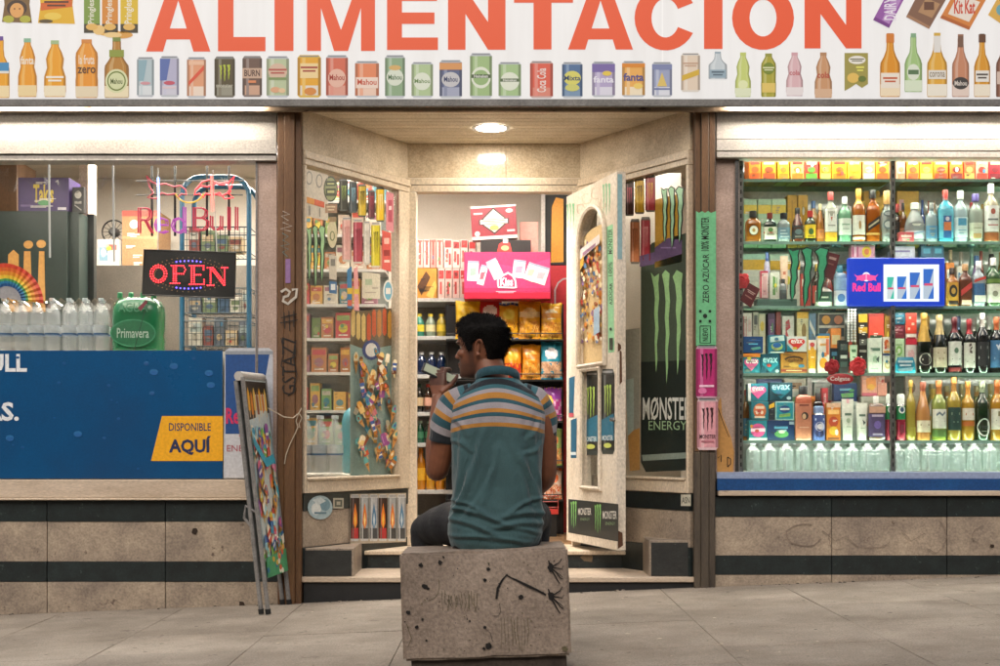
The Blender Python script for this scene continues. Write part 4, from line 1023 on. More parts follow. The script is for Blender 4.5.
# green six-pack
gp = tag(empty('bottle_pack', (xat(137, .22), .22, ZP)), 'green wrapped pack of bottles next to the clear water bottles', 'bottle pack')
grn = glassy('#1f7a4c', .12, .25)
q = MB(); rings = []
x0, x1 = xat(111, .2), xat(163, .2); cx = (x0 + x1) / 2; hw = (x1 - x0) / 2
nr = 16
for (zf, s) in ((0, .94), (.03, .99), (.12, .965), (.2, .99), (.3, .95), (.4, .985), (.55, .99), (.7, .99), (.8, .95), (.88, .85), (.93, .72), (.955, .5)):
    ring = []
    for k in range(28):
        a = 2 * PI * k / 28; ca, sa = math.cos(a), math.sin(a); qv = (abs(ca) ** 4 + abs(sa) ** 4) ** -.25
        bump = 1 + .035 * math.cos(6 * a) * (1 if zf < .9 else .4)
        ring.append(Vector((cx + hw * s * ca * qv * bump, .24 + .09 * s * sa * qv * bump, ZP + .345 * zf)))
    rings.append(ring)
q.loft(rings, grn); q.build('wrapped_body', gp)
decal('print', front(.135), [E(133, 333, 23, 14, '#3c8f66', 24), E(133, 333, 21.5, 12.6, '#1d6f48', 24), T('Primavera', 117, 328, 149, 338, '#b9cfbf', .01), T('AGUA', 118, 303, 148, 312, '#4f9a74', .01), Sk([(148, 300), (143, 318), (137, 340), (134, 351)], .6, '#10382a'), Pg([(138, 308), (146, 300), (148, 302), (141, 311)], '#8a3a4a')], gp)
for k, x in enumerate((120, 131, 143, 154)):
    q = MB(); q.lathe([(.016, 0), (.016, .03), (.012, .034)], flat('#2f8a5c', .4), (xat(x, .24), .24, ZP + .33), 10); q.build('cap', gp)
# rainbow hand fan
fan = tag(empty('hand_fan', (xat(8, .12), .12, zat(299, .12))), 'open rainbow coloured hand fan in front of the water bottles', 'fan')
cxf, cyf = 8, 299
bands = [(35.5, '#d8452e'), (31.5, '#e06a2c'), (27.8, '#e8962c'), (24, '#ecc53e'), (20.5, '#4fa05c'), (18, '#2f7fb0'), (15.6, '#2a5a94'), (13, None)]
FP = front(.11)
nrib = 17
for i in range(nrib):
    a0, a1 = PI - PI * i / nrib, PI - PI * (i + 1) / nrib
    q = MB()
    for (r1, c), (r0, _) in zip(bands[:-1], bands[1:]):
        def P3(r, a, n):
            u, z = FP.px(cxf + r * math.cos(a), cyf - r * math.sin(a) + .12 * r * math.cos(a), n); return FP.pt(u, z, n)
        am = (a0 + a1) / 2
        q.add([P3(r0, a0, 0), P3(r1, a0, 0), P3(r1, am, .006), P3(r0, am, .006)], [(0, 1, 2, 3)], flat(c, .5))
        q.add([P3(r0, am, .006), P3(r1, am, .006), P3(r1, a1, 0), P3(r0, a1, 0)], [(0, 1, 2, 3)], flat(c, .5))
    q.add([P3(1.5, a0, 0), P3(13, a0, 0), P3(13, a1, 0), P3(1.5, a1, 0)], [(0, 1, 2, 3)], flat('#a9a6ac', .4))
    q.build('fan_blade', fan)

# goods and things further back, seen above the platform
def carton(name, label, cat, X0, X1, Z0, Z1, Y, depth, col, prints=(), group=None, tilt=0.0, mat=None, name2='print'):
    """a box standing with its front at Y; prints use unit coordinates, y down"""
    w, h = X1 - X0, Z1 - Z0
    o = tag(empty(name, ((X0 + X1) / 2, Y + depth / 2, Z0), (0, tilt, 0)), label, cat, group)
    q = MB(); q.box(-w / 2, w / 2, -depth / 2, depth / 2, 0, h, mat or flat(col, .42)); q.build('carton', o, True, bevel=min(.0015, w * .04))
    if prints and h > .05:
        r_ = random.Random(int(X0 * 997 + Z0 * 991)); ink_ = r_.choice(['#e2ddd0', '#2a2a2c', '#7a756c']); prints = list(prints)
        for k in range(r_.randint(2, 5)):
            x_, y_, w_ = r_.uniform(.08, .45), r_.uniform(.1, .92), r_.uniform(.15, .45)
            prints += [R(x_, y_, x_ + w_, y_ + .018, ink_), R(x_, y_ + .035, x_ + w_ * .7, y_ + .05, ink_)]
        if r_.random() < .5: prints.append(E(r_.uniform(.2, .8), r_.uniform(.2, .8), .12, .08, r_.choice(['#d8c04a', '#b8443c', '#3a6f8f', '#d8d4c8', '#4f8a58'])))
    if prints:
        print_mesh([s if s[0] != 's' else ('s', s[1], s[2], s[3]) for s in prints], lambda p, n: Vector((-w / 2 + p[0] * w, -depth / 2 - n, h - p[1] * h)), layer=.0004).build(name2, o, True)
    return o
def pcarton(name, label, cat, px0, py0, px1, py1, Y, depth, col, prints=(), **k):
    return carton(name, label, cat, xat(px0, Y), xat(px1, Y), zat(py1, Y), zat(py0, Y), Y, depth, col, prints, **k)
FL = .2
def tall(name, label, cat, px0, py0, px1, Y, depth, col, prints=(), **k):
    return carton(name, label, cat, xat(px0, Y), xat(px1, Y), FL, zat(py0, Y), Y, depth, col, prints, **k)
tall('display_stand', 'dark green cardboard display stand with tan churro shapes behind the water bottles', 'display stand', -40, 211, 67, 1.0, .35, '#23302c',
     [Pg([(.31, .145), (.335, .12), (.36, .145), (.36, .3), (.31, .3)], '#b98a4a'), Pg([(.45, .13), (.5, .115), (.55, .13), (.55, .3), (.45, .3)], '#b98a4a'), Pg([(.6, .12), (.66, .12), (.68, .3), (.58, .3)], '#b98a4a'), Pg([(.74, .12), (.79, .12), (.8, .3), (.72, .3)], '#b98a4a'),
      E(.64, .1, .045, .012, '#b98a4a'), E(.76, .098, .045, .012, '#b98a4a')])
tall('partition', 'dark green partition panel right of the display stand with churro shapes', 'panel', 68, 212, 79, 1.05, .3, '#27332f')
tall('pillar', 'slim cream pillar between the dark green panel and the dark frame', 'pillar', 79, 160, 88, 1.3, .2, '#b5a48c', mat=M['frame'])
tall('door_frame', 'narrow dark framed glass door ajar behind the water bottles', 'door', 87, 214, 94, 1.25, .06, '#232827')
q = carton('snack_box', 'purple corn snack box with yellow lettering on top of the dark green stand', 'box', xat(17, 1.0), xat(68, 1.0), zat(211, 1.0) + .001, zat(177, 1.0), 1.02, .25, '#3c2a5c', [T('Takis', .3, .2, .7, .75, '#c8b03a', .03), R(.05, .8, .3, .86, '#6a5a86'), R(.78, .88, .95, .96, '#c9c4cc')])
tall('storage_cabinet', 'tall brown wooden cabinet at the left edge behind the stand', 'cabinet', -60, 160, 17, 1.7, .4, '#6d4f35', mat=worn('brown_cabinet', '#6d4f35', '#573d28', 4, .5, .1, None, stretch=(3, 3, .4), vary=0))
carton('notice_card', 'small black and white notice card above the cream pillar', 'card', xat(70.5, 1.02), xat(82, 1.02), zat(212, 1.02) + .002, zat(186, 1.02), 1.06, .05, '#2a2a2a', [E(.5, .3, .3, .15, '#a8a49c'), R(.2, .55, .8, .65, '#8d8a84'), Sk([(.2, .7), (.8, .9)], .05, '#8d8a84')])
# crates and boxes against the back wall, with a counter
q = MB(); q.box(xat(95, 2.2), xat(255, 2.2), 2.2, 2.9, .2, 2.19, worn('grey_counter', '#5f584e', '#4a443c', 3, .5, .1, None, vary=0)); tag(q.build('storage_counter'), 'tall grey counter at the back behind the left window', 'counter')
ct = 2.191
carton('cardboard_box', 'brown cardboard box on the counter left of the hanging neon sign', 'box', xat(122, 2.3), xat(158, 2.3), ct, ct + .42, 2.3, .4, '#a07a54', [R(0, .45, 1, .5, '#b08a62'), R(0, 0, 1, .1, '#a5483c')], mat=worn('cardboard', '#a07a54', '#8d6a48', 4, .7, .1, None, vary=.05))
carton('white_carton', 'white and blue printed carton in front of the round fan on the counter', 'box', xat(97, 2.25), xat(119, 2.25), ct, ct + .2, 2.25, .3, '#c6c2bb', [R(.1, .3, .5, .8, '#7fa0b0'), R(.55, .2, .9, .4, '#b55a52'), E(.3, .5, .12, .16, '#c9d6d8')])
fn = tag(empty('table_fan', (xat(112, 2.6), 2.6, ct)), 'round dark caged table fan on the counter beside the cardboard box', 'fan')
q = MB(); c0 = Vector((xat(114, 2.6), 2.6, zat(232, 2.6))); q.tube([c0 + Vector((.09 * math.cos(t), 0, .09 * math.sin(t))) for t in [2 * PI * k / 24 for k in range(24)]], .006, M['black'], 6, True)
for k in range(14):
    t = 2 * PI * k / 14; q.tube([c0, c0 + Vector((.09 * math.cos(t), 0, .09 * math.sin(t)))], .002, M['black'], 5)
q.build('cage', fn)
q = MB(); q.lathe([(.035, -.05), (.035, .03), (.02, .05)], M['greymetal'], c0, 12, axis=Matrix.Rotation(PI / 2, 3, 'X')); q.build('motor', fn)
q = MB(); q.lathe([(.08, 0), (.08, .015), (.012, .03), (.012, c0.z - ct - .09)], M['black'], (c0.x, 2.6, ct), 14); q.build('stand', fn)
# blue tubed rack with wire baskets
rk = tag(empty('wire_rack', (xat(219, .85), .85, FL)), 'blue tubed rack with wire baskets behind the hanging signs', 'rack')
blue = flat('#1f5674', .4); Y0 = .85
zt_ = zat(177, Y0); xa, xb = xat(182, Y0), xat(249, Y0)
for dy in (0, .35):
    q = MB(); pts = [(xa, Y0 + dy, FL), (xa, Y0 + dy, zt_ - .12)] + [(xa + .12 - .12 * math.cos(t), Y0 + dy, zt_ - .12 + .12 * math.sin(t)) for t in [PI / 2 * k / 5 for k in range(1, 6)]] + [(xb - .12 + .12 * math.sin(t), Y0 + dy, zt_ - .12 + .12 * math.cos(t)) for t in [PI / 2 * k / 5 for k in range(6)]] + [(xb, Y0 + dy, FL)]
    q.tube(pts, .016, blue, 8); q.build('tube_frame', rk)
wire = flat('#22343c', .4, .3)
for py in (252, 313, 346):
    z = zat(py, Y0); q = MB(); hgt = .16
    for zz in (z, z + hgt): q.tube([(xa, Y0, zz), (xb, Y0, zz), (xb, Y0 + .35, zz), (xa, Y0 + .35, zz)], .004, wire, 5, True)
    for k in range(15):
        x = xa + (xb - xa) * k / 14; q.tube([(x, Y0, z + hgt), (x, Y0, z), (x, Y0 + .35, z)], .0022, wire, 4)
    for k in range(4): q.tube([(xa, Y0, z + hgt * k / 4), (xb, Y0, z + hgt * k / 4)], .0018, wire, 4)
    q.build('wire_basket', rk)
rs = random.Random(12)
cl = ['#5f6672', '#b9b2a4', '#49617c', '#c0a884', '#a8b4b4', '#8a4c44', '#d0cabc', '#6f7f5c']
for bi, py in enumerate((252, 313, 346)):
    x = xa + .03; k = 0
    while x < xb - .05:
        w = rs.uniform(.05, .09); h = rs.uniform(.1, .2); c = rs.choice(cl)
        nm = rs.choice(['bag', 'packet', 'box'])
        carton('packet', '%s packet from the left in the %s basket of the blue rack' % (ORD[k], ('top', 'middle', 'bottom')[bi]), 'packet', x, min(x + w, xb - .02), zat(py, Y0) + .006, zat(py, Y0) + h, Y0 + .06, .12, c,
               [R(.1, .2, .9, .5, rs.choice(cl)), E(.5, .7, .25, .12, rs.choice(cl))], 'packets in the baskets of the blue rack')
        x += w + .008; k += 1
dl = tag(empty('unseen_lamp', (-2.4, .3, 2.66)), 'lit lamp strip hidden behind the head of the left window', 'light')  # lamp added out of sight to light the fronts of the bottles
q = MB(); q.box(-3.45, xat(250, .3), .2, .36, 2.655, 2.658, lit('#fff4e6', 24.0)); q.build('diffuser', dl)
q = MB(); q.box(-3.47, xat(251, .3), .18, .38, 2.6585, 2.70, M['white']); q.build('housing', dl)
# neon sign: two bulls, sun, lettering, on black rods
NY = .3
nz = lambda px, py, n=0: Vector((xat(px, NY), NY - n, zat(py, NY)))
ne = tag(empty('neon_sign', nz(195, 205)), 'red neon sign with two bulls and drink lettering hanging inside the left window', 'neon sign')
q = MB()
for x in (152, 175, 207, 229): q.tube([nz(x, 166), nz(x, 236)],   .0075, M['black'], 6)
for y in (181, 195): q.tube([nz(136, y), nz(243, y)], .004, M['black'], 6)
q.build('rod_frame', ne)
def neon(name, px, c, s, r=.0058, closed=False):
    q = MB(); q.tube([nz(a, b, .012) for a, b in px], r, lit(c, s * .7), 6, closed); return q.build(name, ne)
bull = [(147, 176), (152, 182), (158, 185), (166, 184), (174, 187), (181, 186), (186, 190), (187, 195), (182, 194), (178, 198), (176, 194), (168, 195), (162, 193), (157, 199), (148, 198), (154, 193), (150, 187)]
neon('bull_tube', bull, '#b03a48', 1.1, closed=True)
neon('bull_tube', [(382 - a, b) for a, b in bull], '#d8323c', 2.0, closed=True)
neon('bull_tube', [(196, 190), (203, 182), (210, 180), (220, 184), (228, 182), (231, 192), (222, 196), (212, 193)], '#d8323c', 1.8)
neon('sun_tube', [(190 + 15 * math.cos(t), 189 + 14 * math.sin(t)) for t in [PI * .12 + PI * .76 * k / 14 for k in range(15)]], '#c8a030', 1.0)
LT = {'R': [[(140, 233), (140, 208), (148, 208), (151, 211), (151, 217), (148, 220), (141, 220)], [(146, 220), (153, 233)]],
      'e': [[(157, 225), (168, 225), (167, 220), (162, 218), (158, 220), (156, 225), (158, 231), (163, 233), (168, 231)]],
      'd': [[(185, 207), (185, 233)], [(185, 222), (180, 218), (175, 220), (173, 226), (175, 231), (180, 233), (185, 229)]],
      'B': [[(195, 230), (195, 208), (203, 208), (207, 211), (206, 216), (203, 218), (196, 218)], [(203, 218), (208, 221), (208, 226), (204, 230), (195, 230)]],
      'u': [[(212, 216), (212, 226), (215, 230), (220, 229), (222, 226)], [(222, 216), (222, 230)]],
      'l': [[(229.5, 207), (229.5, 230)]], 'l2': [[(237, 207), (237, 230)]]}
for k, strokes in LT.items():
    q = MB()
    for st in strokes:
        for dx in (-1.1, 1.1): q.tube([nz(a + dx, b + (.6 if dx > 0 else 0), .012) for a, b in st], .0052, lit('#a82a3e' if k not in ('e', 'd') else '#a0409a', .75), 6)
    q.build('letter_tube', ne)
# LED sign
OY = .12
oz = lambda px, py, n=0: Vector((xat(px, OY), OY - n, zat(py, OY)))
le = tag(empty('led_sign', oz(189, 297)), 'black lit letter board spelling OPEN in red dots hanging in the left window', 'sign')
q = MB(); P = [(144.5, 250), (236, 253), (235, 298.5), (142.5, 295)]
fr_ = [oz(a, b, .012) for a, b in P]; bk_ = [oz(a, b, -.012) for a, b in P]
q.hexa([fr_[3], fr_[2], bk_[2], bk_[3], fr_[0], fr_[1], bk_[1], bk_[0]], M['black']); q.build('board', le, bevel=.003)
q = MB(); q.tube([oz(*p, .012) for p in P], .0055, flat('#2a2827', .4), 6, True); q.build('edge_frame', le)
def dots(name, pts, c, s, r=.0042):
    q = MB()
    for a, b in pts: q.lathe([(r, 0), (r * .7, r * .6), (0, r)], lit(c, s), oz(a, b, .0125), 6, cap=False, axis=Matrix.Rotation(PI / 2, 3, 'X'))
    return q.build(name, le)
def along(st, step=2.1):
    out = []
    for (a, b) in zip(st[:-1], st[1:]):
        l = math.hypot(b[0] - a[0], b[1] - a[1]); n = max(1, round(l / step)); out += [(a[0] + (b[0] - a[0]) * k / n, a[1] + (b[1] - a[1]) * k / n) for k in range(n)]
    return out + [st[-1]]
OL = {'O': [[(159 + 8.2 * math.cos(t), 274 + 8.6 * math.sin(t)) for t in [2 * PI * k / 20 for k in range(20)]], [(159 + 5.8 * math.cos(t), 274 + 6.4 * math.sin(t)) for t in [2 * PI * k / 16 for k in range(16)]]],
      'P': [[(172, 266), (184, 266), (186, 270), (184, 274), (175, 274)], [(174, 266), (174, 283)], [(176.5, 266), (176.5, 283)], [(171, 283.5), (180, 283.5)]],
      'E': [[(190, 266), (204, 266), (204, 270)], [(192, 266), (192, 284)], [(194.5, 266), (194.5, 284)], [(195, 275), (201, 275)], [(190, 284.5), (204.5, 284.5), (204.5, 280)]],
      'N': [[(208, 268), (213, 268)], [(211, 268), (211, 285)], [(208, 285.5), (214, 285.5)], [(211, 268), (224, 285)], [(213.5, 268), (225, 283)], [(225, 268), (225, 285)], [(222, 268), (228, 268)]]}
for k, ss in OL.items(): dots('led_letter', [p for s_ in ss for p in along(s_)], '#ff2a34', 5.0)
ov = [(189 + 34 * math.cos(t), 275 + 13.8 * math.sin(t)) for t in [2 * PI * k / 52 for k in range(52)]]
dots('led_ring', [p for p in ov if 175 < p[0] < 203], '#5a4aff', 5.0, .0046)
dots('led_ring', [p for p in ov if not 175 < p[0] < 203], '#a87a4a', .7, .0028)
dots('led_ring', [(189 + 40 * math.cos(t), 275 + 17 * math.sin(t)) for t in [2 * PI * k / 44 for k in range(44)] if abs(math.sin(t)) > .5], '#a87a4a', .7, .0028)
q = MB()
for a, b in (((158, 168), (158, 254)), ((213, 170), (217, 256))): q.tube([oz(*a), oz(*b)], .0035, M['white'], 6)
q.build('hanger', le)
# thin hanging light strips
for k, (x, y0, y1, c, s, lab) in enumerate(((51, 163, 258, '#c9c4bc', .35, 'white light strip hanging left of the cream pillar'), (115, 166, 262, '#c9c4bc', .3, 'white light strip hanging above the cardboard box'),
                                   (160, 178, 231, '#7aa8ff', 3.5, 'bluish lit strip hanging in front of the neon lettering'), (213, 176, 212, '#ff5a50', 3.0, 'reddish lit strip hanging in front of the right neon bull'))):
    q = MB(); q.tube([oz(x - 1, y0, .02), oz(x, y1, .02)], .006, lit(c, s), 6); tag(q.build('light_strip'), lab, 'light strip', 'light strips hanging in the left window')
# hanging clear film along the top of the left window
q = MB(); rings = []
rs = random.Random(2)
for t in range(60):
    x = xat(-60 + 290 * t / 59, .1); d = .03 + .05 * abs(math.sin(t * .55)) + rs.uniform(0, .02)
    rings.append([Vector((x, .1 + .02 * math.sin(t * 1.1), 2.5)), Vector((x, .09 + .03 * math.sin(t * .9), 2.5 - d * .6)), Vector((x, .1 + .015 * math.sin(t * 1.9), 2.5 - d * 1.5))])
q.loft(rings, film, close=False, caps=False); tag(q.build('plastic_film'), 'crumpled clear plastic film hanging along the top of the left window', 'film')
# ceiling lamps of the shop
for k, (x, y, w, d, s, lab) in enumerate(((-1.9, 1.5, 1.8,   .16, 110, 'lit ceiling strip lamp inside behind the left window'), (0.0, 1.25, .9, .2, 64, 'lit ceiling strip lamp inside behind the doorway'), (0.95, .9, .16, .6, 45, 'lit ceiling strip lamp inside beside the open door'), (-1.05, .95, .16, .8, 24, 'lit ceiling strip lamp inside left of the doorway'))):
    t = tag(empty('ceiling_lamp', (x, y, 2.97)), lab, 'light', 'strip lamps on the shop ceiling')
    q = MB(); q.box(x - w / 2, x + w / 2, y - d / 2, y + d / 2, 2.955, 2.958, lit('#fff5ea', s)); q.build('diffuser', t)
    q = MB(); q.box(x - w / 2 - .02, x + w / 2 + .02, y - d / 2 - .02, y + d / 2 + .02, 2.9585, 2.999, M['white']); q.build('housing', t)
# ================================================================ right window: glass shelves full of goods
YF, YBK = .10, .47
SH = {k: zat(y, YF) for k, y in (('A', 179), ('B', 241.5), ('C', 306), ('D', 373), ('E', 440.5))}
SH['F'] = zat(472, .1) + .002
XL, XR = xat(737, .1) , 3.5
unit = tag(empty('shelving_unit', ((XL + XR) / 2, .3, SH['F'])), 'glass shelves on slotted metal uprights filling the right window', 'shelves')
for k in 'ABCDE':
    q = MB(); q.box(XL + .015, XR, YF, YBK, SH[k] - .009, SH[k], M['shelf_glass']); q.box(XL + .015, XR, YF - .003, YF - .0005, SH[k] - .0168, SH[k] + .0005, flat('#8fb3a4', .15, 0, .8)); q.build('glass_shelf', unit)
slotm = flat('#8d8c88', .35, .9)
for x, y in ((741, .075), (893, .075), (1047, .075), (893, .48), (1047, .48), (741, .48)):
    q = MB(); X = xat(x, y); q.box(X - .013, X + .013, y, y + .02, SH['F'], 2.58, slotm); up = q.build('upright', unit)
    q = MB()
    for k in range(40):
        z = SH['F'] + .03 + k * .047
        q.box(X - .004, X + .004, y - .0012, y - .0002, z, z + .024, M['rubber'])
    q.build('slot_row', up)
q = MB()
for k in 'ABCDE':
    for x in (741, 893, 1047):
        X = xat(x, .1); q.add([(X - .002, .097, SH[k] - .0095), (X + .002, .097, SH[k] - .0095), (X + .002, .46, SH[k] - .0095), (X - .002, .46, SH[k] - .0095), (X - .002, .12, SH[k] - .045), (X + .002, .12, SH[k] - .045), (X + .002, .46, SH[k] - .06), (X - .002, .46, SH[k] - .06)],
                              [(0, 1, 2, 3), (4, 7, 6, 5), (0, 4, 5, 1), (3, 2, 6, 7), (0, 3, 7, 4), (1, 5, 6, 2)], slotm)
q.build('shelf_brackets', unit)
for k in 'ABCDE':
    q = MB(); q.box(XL + .02, XR - .05, YF + .004, YF + .014, SH[k] - .0135, SH[k] - .0095, lit('#fff6ea', 34.0)); q.build('added_fill_strip', unit)  # glowing strips added behind the shelf edges to brighten the goods
q = MB(); q.box(XL - .1, 3.55, .56, .6, .2, 2.75, flat('#b4bbb0', .12, 0, .6, .5)); q.build('back_panel', unit)
q = MB(); q.box(XL - .1, 3.55, .05, .56, .2, SH['F'] - .002, M['wall_in']); q.build('base_board', unit)
q = MB(); q.box(XL - .04, XL - .02, .1, .555, SH['F'] - .001, 2.75, M['wall_in']); q.build('side_panel', unit)
# red light strip along the top, strip lamp behind the head
st = tag(empty('light_strip', (xat(860, .06), .06, zat(160, .06))), 'red lit strip of small lamps along the top edge of the right window', 'light strip')
q = MB(); q.box(xat(716.5, .06), 3.5, .055, .07, zat(157.5, .06), zat(155.5, .06), M['white']); q.build('strip_base', st)
q = MB()
for k in range(150):
    X = xat(718, .05) + k * .0155
    if X < 3.5: q.lathe([(.0042, 0), (.003, -.006), (0, -.008)], lit('#ff3a40', 14.0), (X, .05, zat(158.6, .05)), 6, cap=False)
tag(q.build('lamp_bead', st), kind='stuff')
dl = tag(empty('unseen_lamp', (2.3, .25, 2.66)), 'lit lamp strip hidden above the top shelf of the right window', 'light')
q = MB(); q.box(XL + .05, 3.45, .075, .16, 2.655, 2.658, lit('#fff6ec', 40.0)); q.build('diffuser', dl)
q = MB(); q.box(XL + .03, 3.47, .07, .18, 2.6585, 2.70, M['white']); q.build('housing', dl)

PROF = {'wine': [(.9, 0), (1, .015), (1, .60), (.93, .66), (.62, .72), (.42, .77), (.36, .81), (.35, .93), (.38, .935), (.38, .95)],
        'burg': [(.9, 0), (1, .015), (1, .44), (.92, .53), (.68, .65), (.46, .76), (.36, .84), (.34, .93), (.38, .935), (.38, .95)],
        'champ': [(.9, 0), (1, .02), (1, .42), (.93, .52), (.68, .66), (.46, .78), (.40, .86), (.38, .93), (.42, .94), (.42, .95)],
        'spirit': [(.92, 0), (1, .02), (1, .60), (.95, .66), (.72, .72), (.42, .77), (.36, .80), (.36, .90)],
        'short': [(.92, 0), (1, .03), (1, .58), (.94, .66), (.66, .73), (.40, .78), (.38, .86)],
        'slope': [(.92, 0), (1, .03), (.98, .40), (.84, .58), (.56, .72), (.38, .82), (.36, .90)],
        'skull': [(.6, 0), (.72, .06), (.82, .14), (.78, .2), (1, .34), (1, .48), (.84, .58), (.5, .64), (.4, .7), (.4, .8)],
        'toil': [(.9, 0), (1, .02), (1, .72), (.95, .78), (.8, .82), (.5, .84)]}
_bm = {}
def bottle(prof, label, x0, x1, ytop, sh, Y, glass, cap, bands=(), clear=.12, sq=2.0, fd=1.0, capr=1.15, foil=None, emb=None, group=None, cat='bottle', name='bottle', capz=None, wrap=70):
    Y = Y
    zs = SH[sh] + .0005
    X0, X1 = xat(x0, Y), xat(x1, Y); r = (X1 - X0) / 2; H = zat(ytop, Y) - zs
    o = tag(empty(name, ((X0 + X1) / 2, Y, zs)), label, cat, group)
    pr = PROF[prof]; ne = pr[-1]
    gm = glass if not isinstance(glass, str) else (glassy(glass, clear) if clear > 0 else flat(glass, .12, 0, .6, .6))
    q = MB(); q.lathe([(a * r, b * H) for a, b in pr], gm, seg=18, sy=fd, sq=sq); q.build('body', o, True)
    cz = capz if capz is not None else ne[1] - .06
    if prof == 'toil': cz = ne[1] - .01
    q = MB(); cr = ne[0] * r * capr
    q.lathe([(cr, cz * H), (cr, .985 * H), (cr * .85, H)], flat(cap, .35), seg=14, sy=fd if prof == 'toil' else 1.0); q.build('cap', o, True)
    if foil:
        pf = [(a * r + .0008, b * H) for a, b in pr if b >= foil[0]]
        q = MB(); q.lathe(pf, flat(foil[1], .3, .3), seg=16, cap=False); q.build('foil', o, True)
    if bands and not emb and H > .1:
        r_ = random.Random(int(x0 * 31 + zs * 97)); zb_ = max(bands, key=lambda t: t[1] - t[0])
        if zb_[1] - zb_[0] > .15: emb = [R(.5 - w_, 1 - z_ - .012, .5 + w_, 1 - z_, r_.choice(['#4a4640', '#8a5a3c', '#6a6a68', '#c9b078'])) for z_, w_ in [(zb_[0] + (zb_[1] - zb_[0]) * f, r_.uniform(.12, .3)) for f in (.2, .35, .62, .74)]]
    if bands:
        q = MB(); w = math.radians(wrap)
        for z0, z1, c in bands:
            def rad_at(zf):
                for (a, b), (c2, d) in zip(pr[:-1], pr[1:]):
                    if b <= zf <= d: return a + (c2 - a) * (zf - b) / max(1e-6, d - b)
                return pr[-1][0]
            q.lathe([(rad_at(z0) * r + .0012, z0 * H), (rad_at(z1) * r + .0012, z1 * H)], flat(c, .5), seg=12, sy=fd, sq=sq, cap=False, a0=-PI / 2 - w, a1=-PI / 2 + w)
        q.build('label', o, True)
    if emb:
        print_mesh(emb, lambda p, n: Vector(((p[0] - .5) * 2 * r, -math.sqrt(max(0, (r * fd) ** 2 * (1 - (2 * (p[0] - .5)) ** 2 * (.9 if sq == 2 else .15)))) - .0022 - n, (1 - p[1]) * H)), layer=.0003).build('print', o, True)
    return o
def box(label, x0, y0, x1, y1, Y, depth, col, prints=(), cat='box', group=None, tilt=0.0, name='box', sh=None):
    z0 = SH[sh] + .0005 if sh else zat(y1, Y)
    X0, X1 = xat(x0, Y), xat(x1, Y)
    return carton(name, label, cat, X0, X1, z0, zat(y0, Y), Y, depth, col, prints, group, tilt)
def tubeb(label, x0, x1, ytop, sh, Y, col, cap, prints=(), cat='tube', name='squeeze_tube'):
    zs = SH[sh] + .0005; X0, X1 = xat(x0, Y), xat(x1, Y); r = (X1 - X0) / 2; H = zat(ytop, Y) - zs
    o = tag(empty(name, ((X0 + X1) / 2, Y, zs)), label, cat)
    q = MB(); rings = []
    for t in range(8):
        f = t / 7; ww = r * (.82 + .18 * f); dd = r * .8 * (1 - f) + .002
        rings.append([Vector((ww * math.cos(2 * PI * k / 16), dd * math.sin(2 * PI * k / 16), H * (.14 + .86 * f))) for k in range(16)])
    q.loft(rings, flat(col, .35)); q.build('body', o, True)
    q = MB(); q.lathe([(r * .8, 0), (r * .8, H * .14)], flat(cap, .4), seg=14); q.build('cap', o, True)
    if prints: print_mesh(prints, lambda p, n: Vector(((p[0] - .5) * 1.8 * r, -(r * .8 * min(1, max(0, (p[1]) / .86)) * math.sqrt(max(0, 1 - (1.7 * (p[0] - .5)) ** 2)) + .003) - n, (1 - p[1]) * H)), layer=.0003).build('print', o, True)
    return o
def sprayc(label, x0, x1, ytop, sh, Y, col, cap, prints=(), cat='can', foot=None):
    zs = SH[sh] + .0005; X0, X1 = xat(x0, Y), xat(x1, Y); r = (X1 - X0) / 2; H = zat(ytop, Y) - zs
    o = tag(empty('spray_can', ((X0 + X1) / 2, Y, zs)), label, cat)
    q = MB(); q.lathe([(r * .95, 0), (r, .01 * H), (r, .45 * H if foot else .74 * H)], flat(foot or col, .25, .2), seg=16)
    if foot: q.lathe([(r, .45 * H), (r, .74 * H)], flat(col, .25, .2), seg=16, cap=False)
    q.lathe([(r, .74 * H), (r * .8, .79 * H)], flat('#b8b8b4', .25, .8), seg=16); q.build('body', o, True)
    q = MB(); q.lathe([(r * .82, .78 * H), (r * .82, .96 * H), (r * .6, H)], flat(cap, .35), seg=14); q.build('cap', o, True)
    if prints: print_mesh(prints, lambda p, n: Vector(((p[0] - .5) * 2 * r, -math.sqrt(max(0, r * r * (1 - (1.9 * (p[0] - .5)) ** 2))) - .0012 - n, (1 - p[1]) * H)), layer=.0003).build('print', o, True)
    return o
def lines(y0, y1, n, c, x0=.15, x1=.85, h=.02):
    return [R(x0, y0 + (y1 - y0) * k / max(1, n - 1), x0 + (x1 - x0) * (.6 + .4 * ((k * 7) % 3) / 2), y0 + (y1 - y0) * k / max(1, n - 1) + h, c) for k in range(n)]
fr, mid, bk = .165, .27, .38

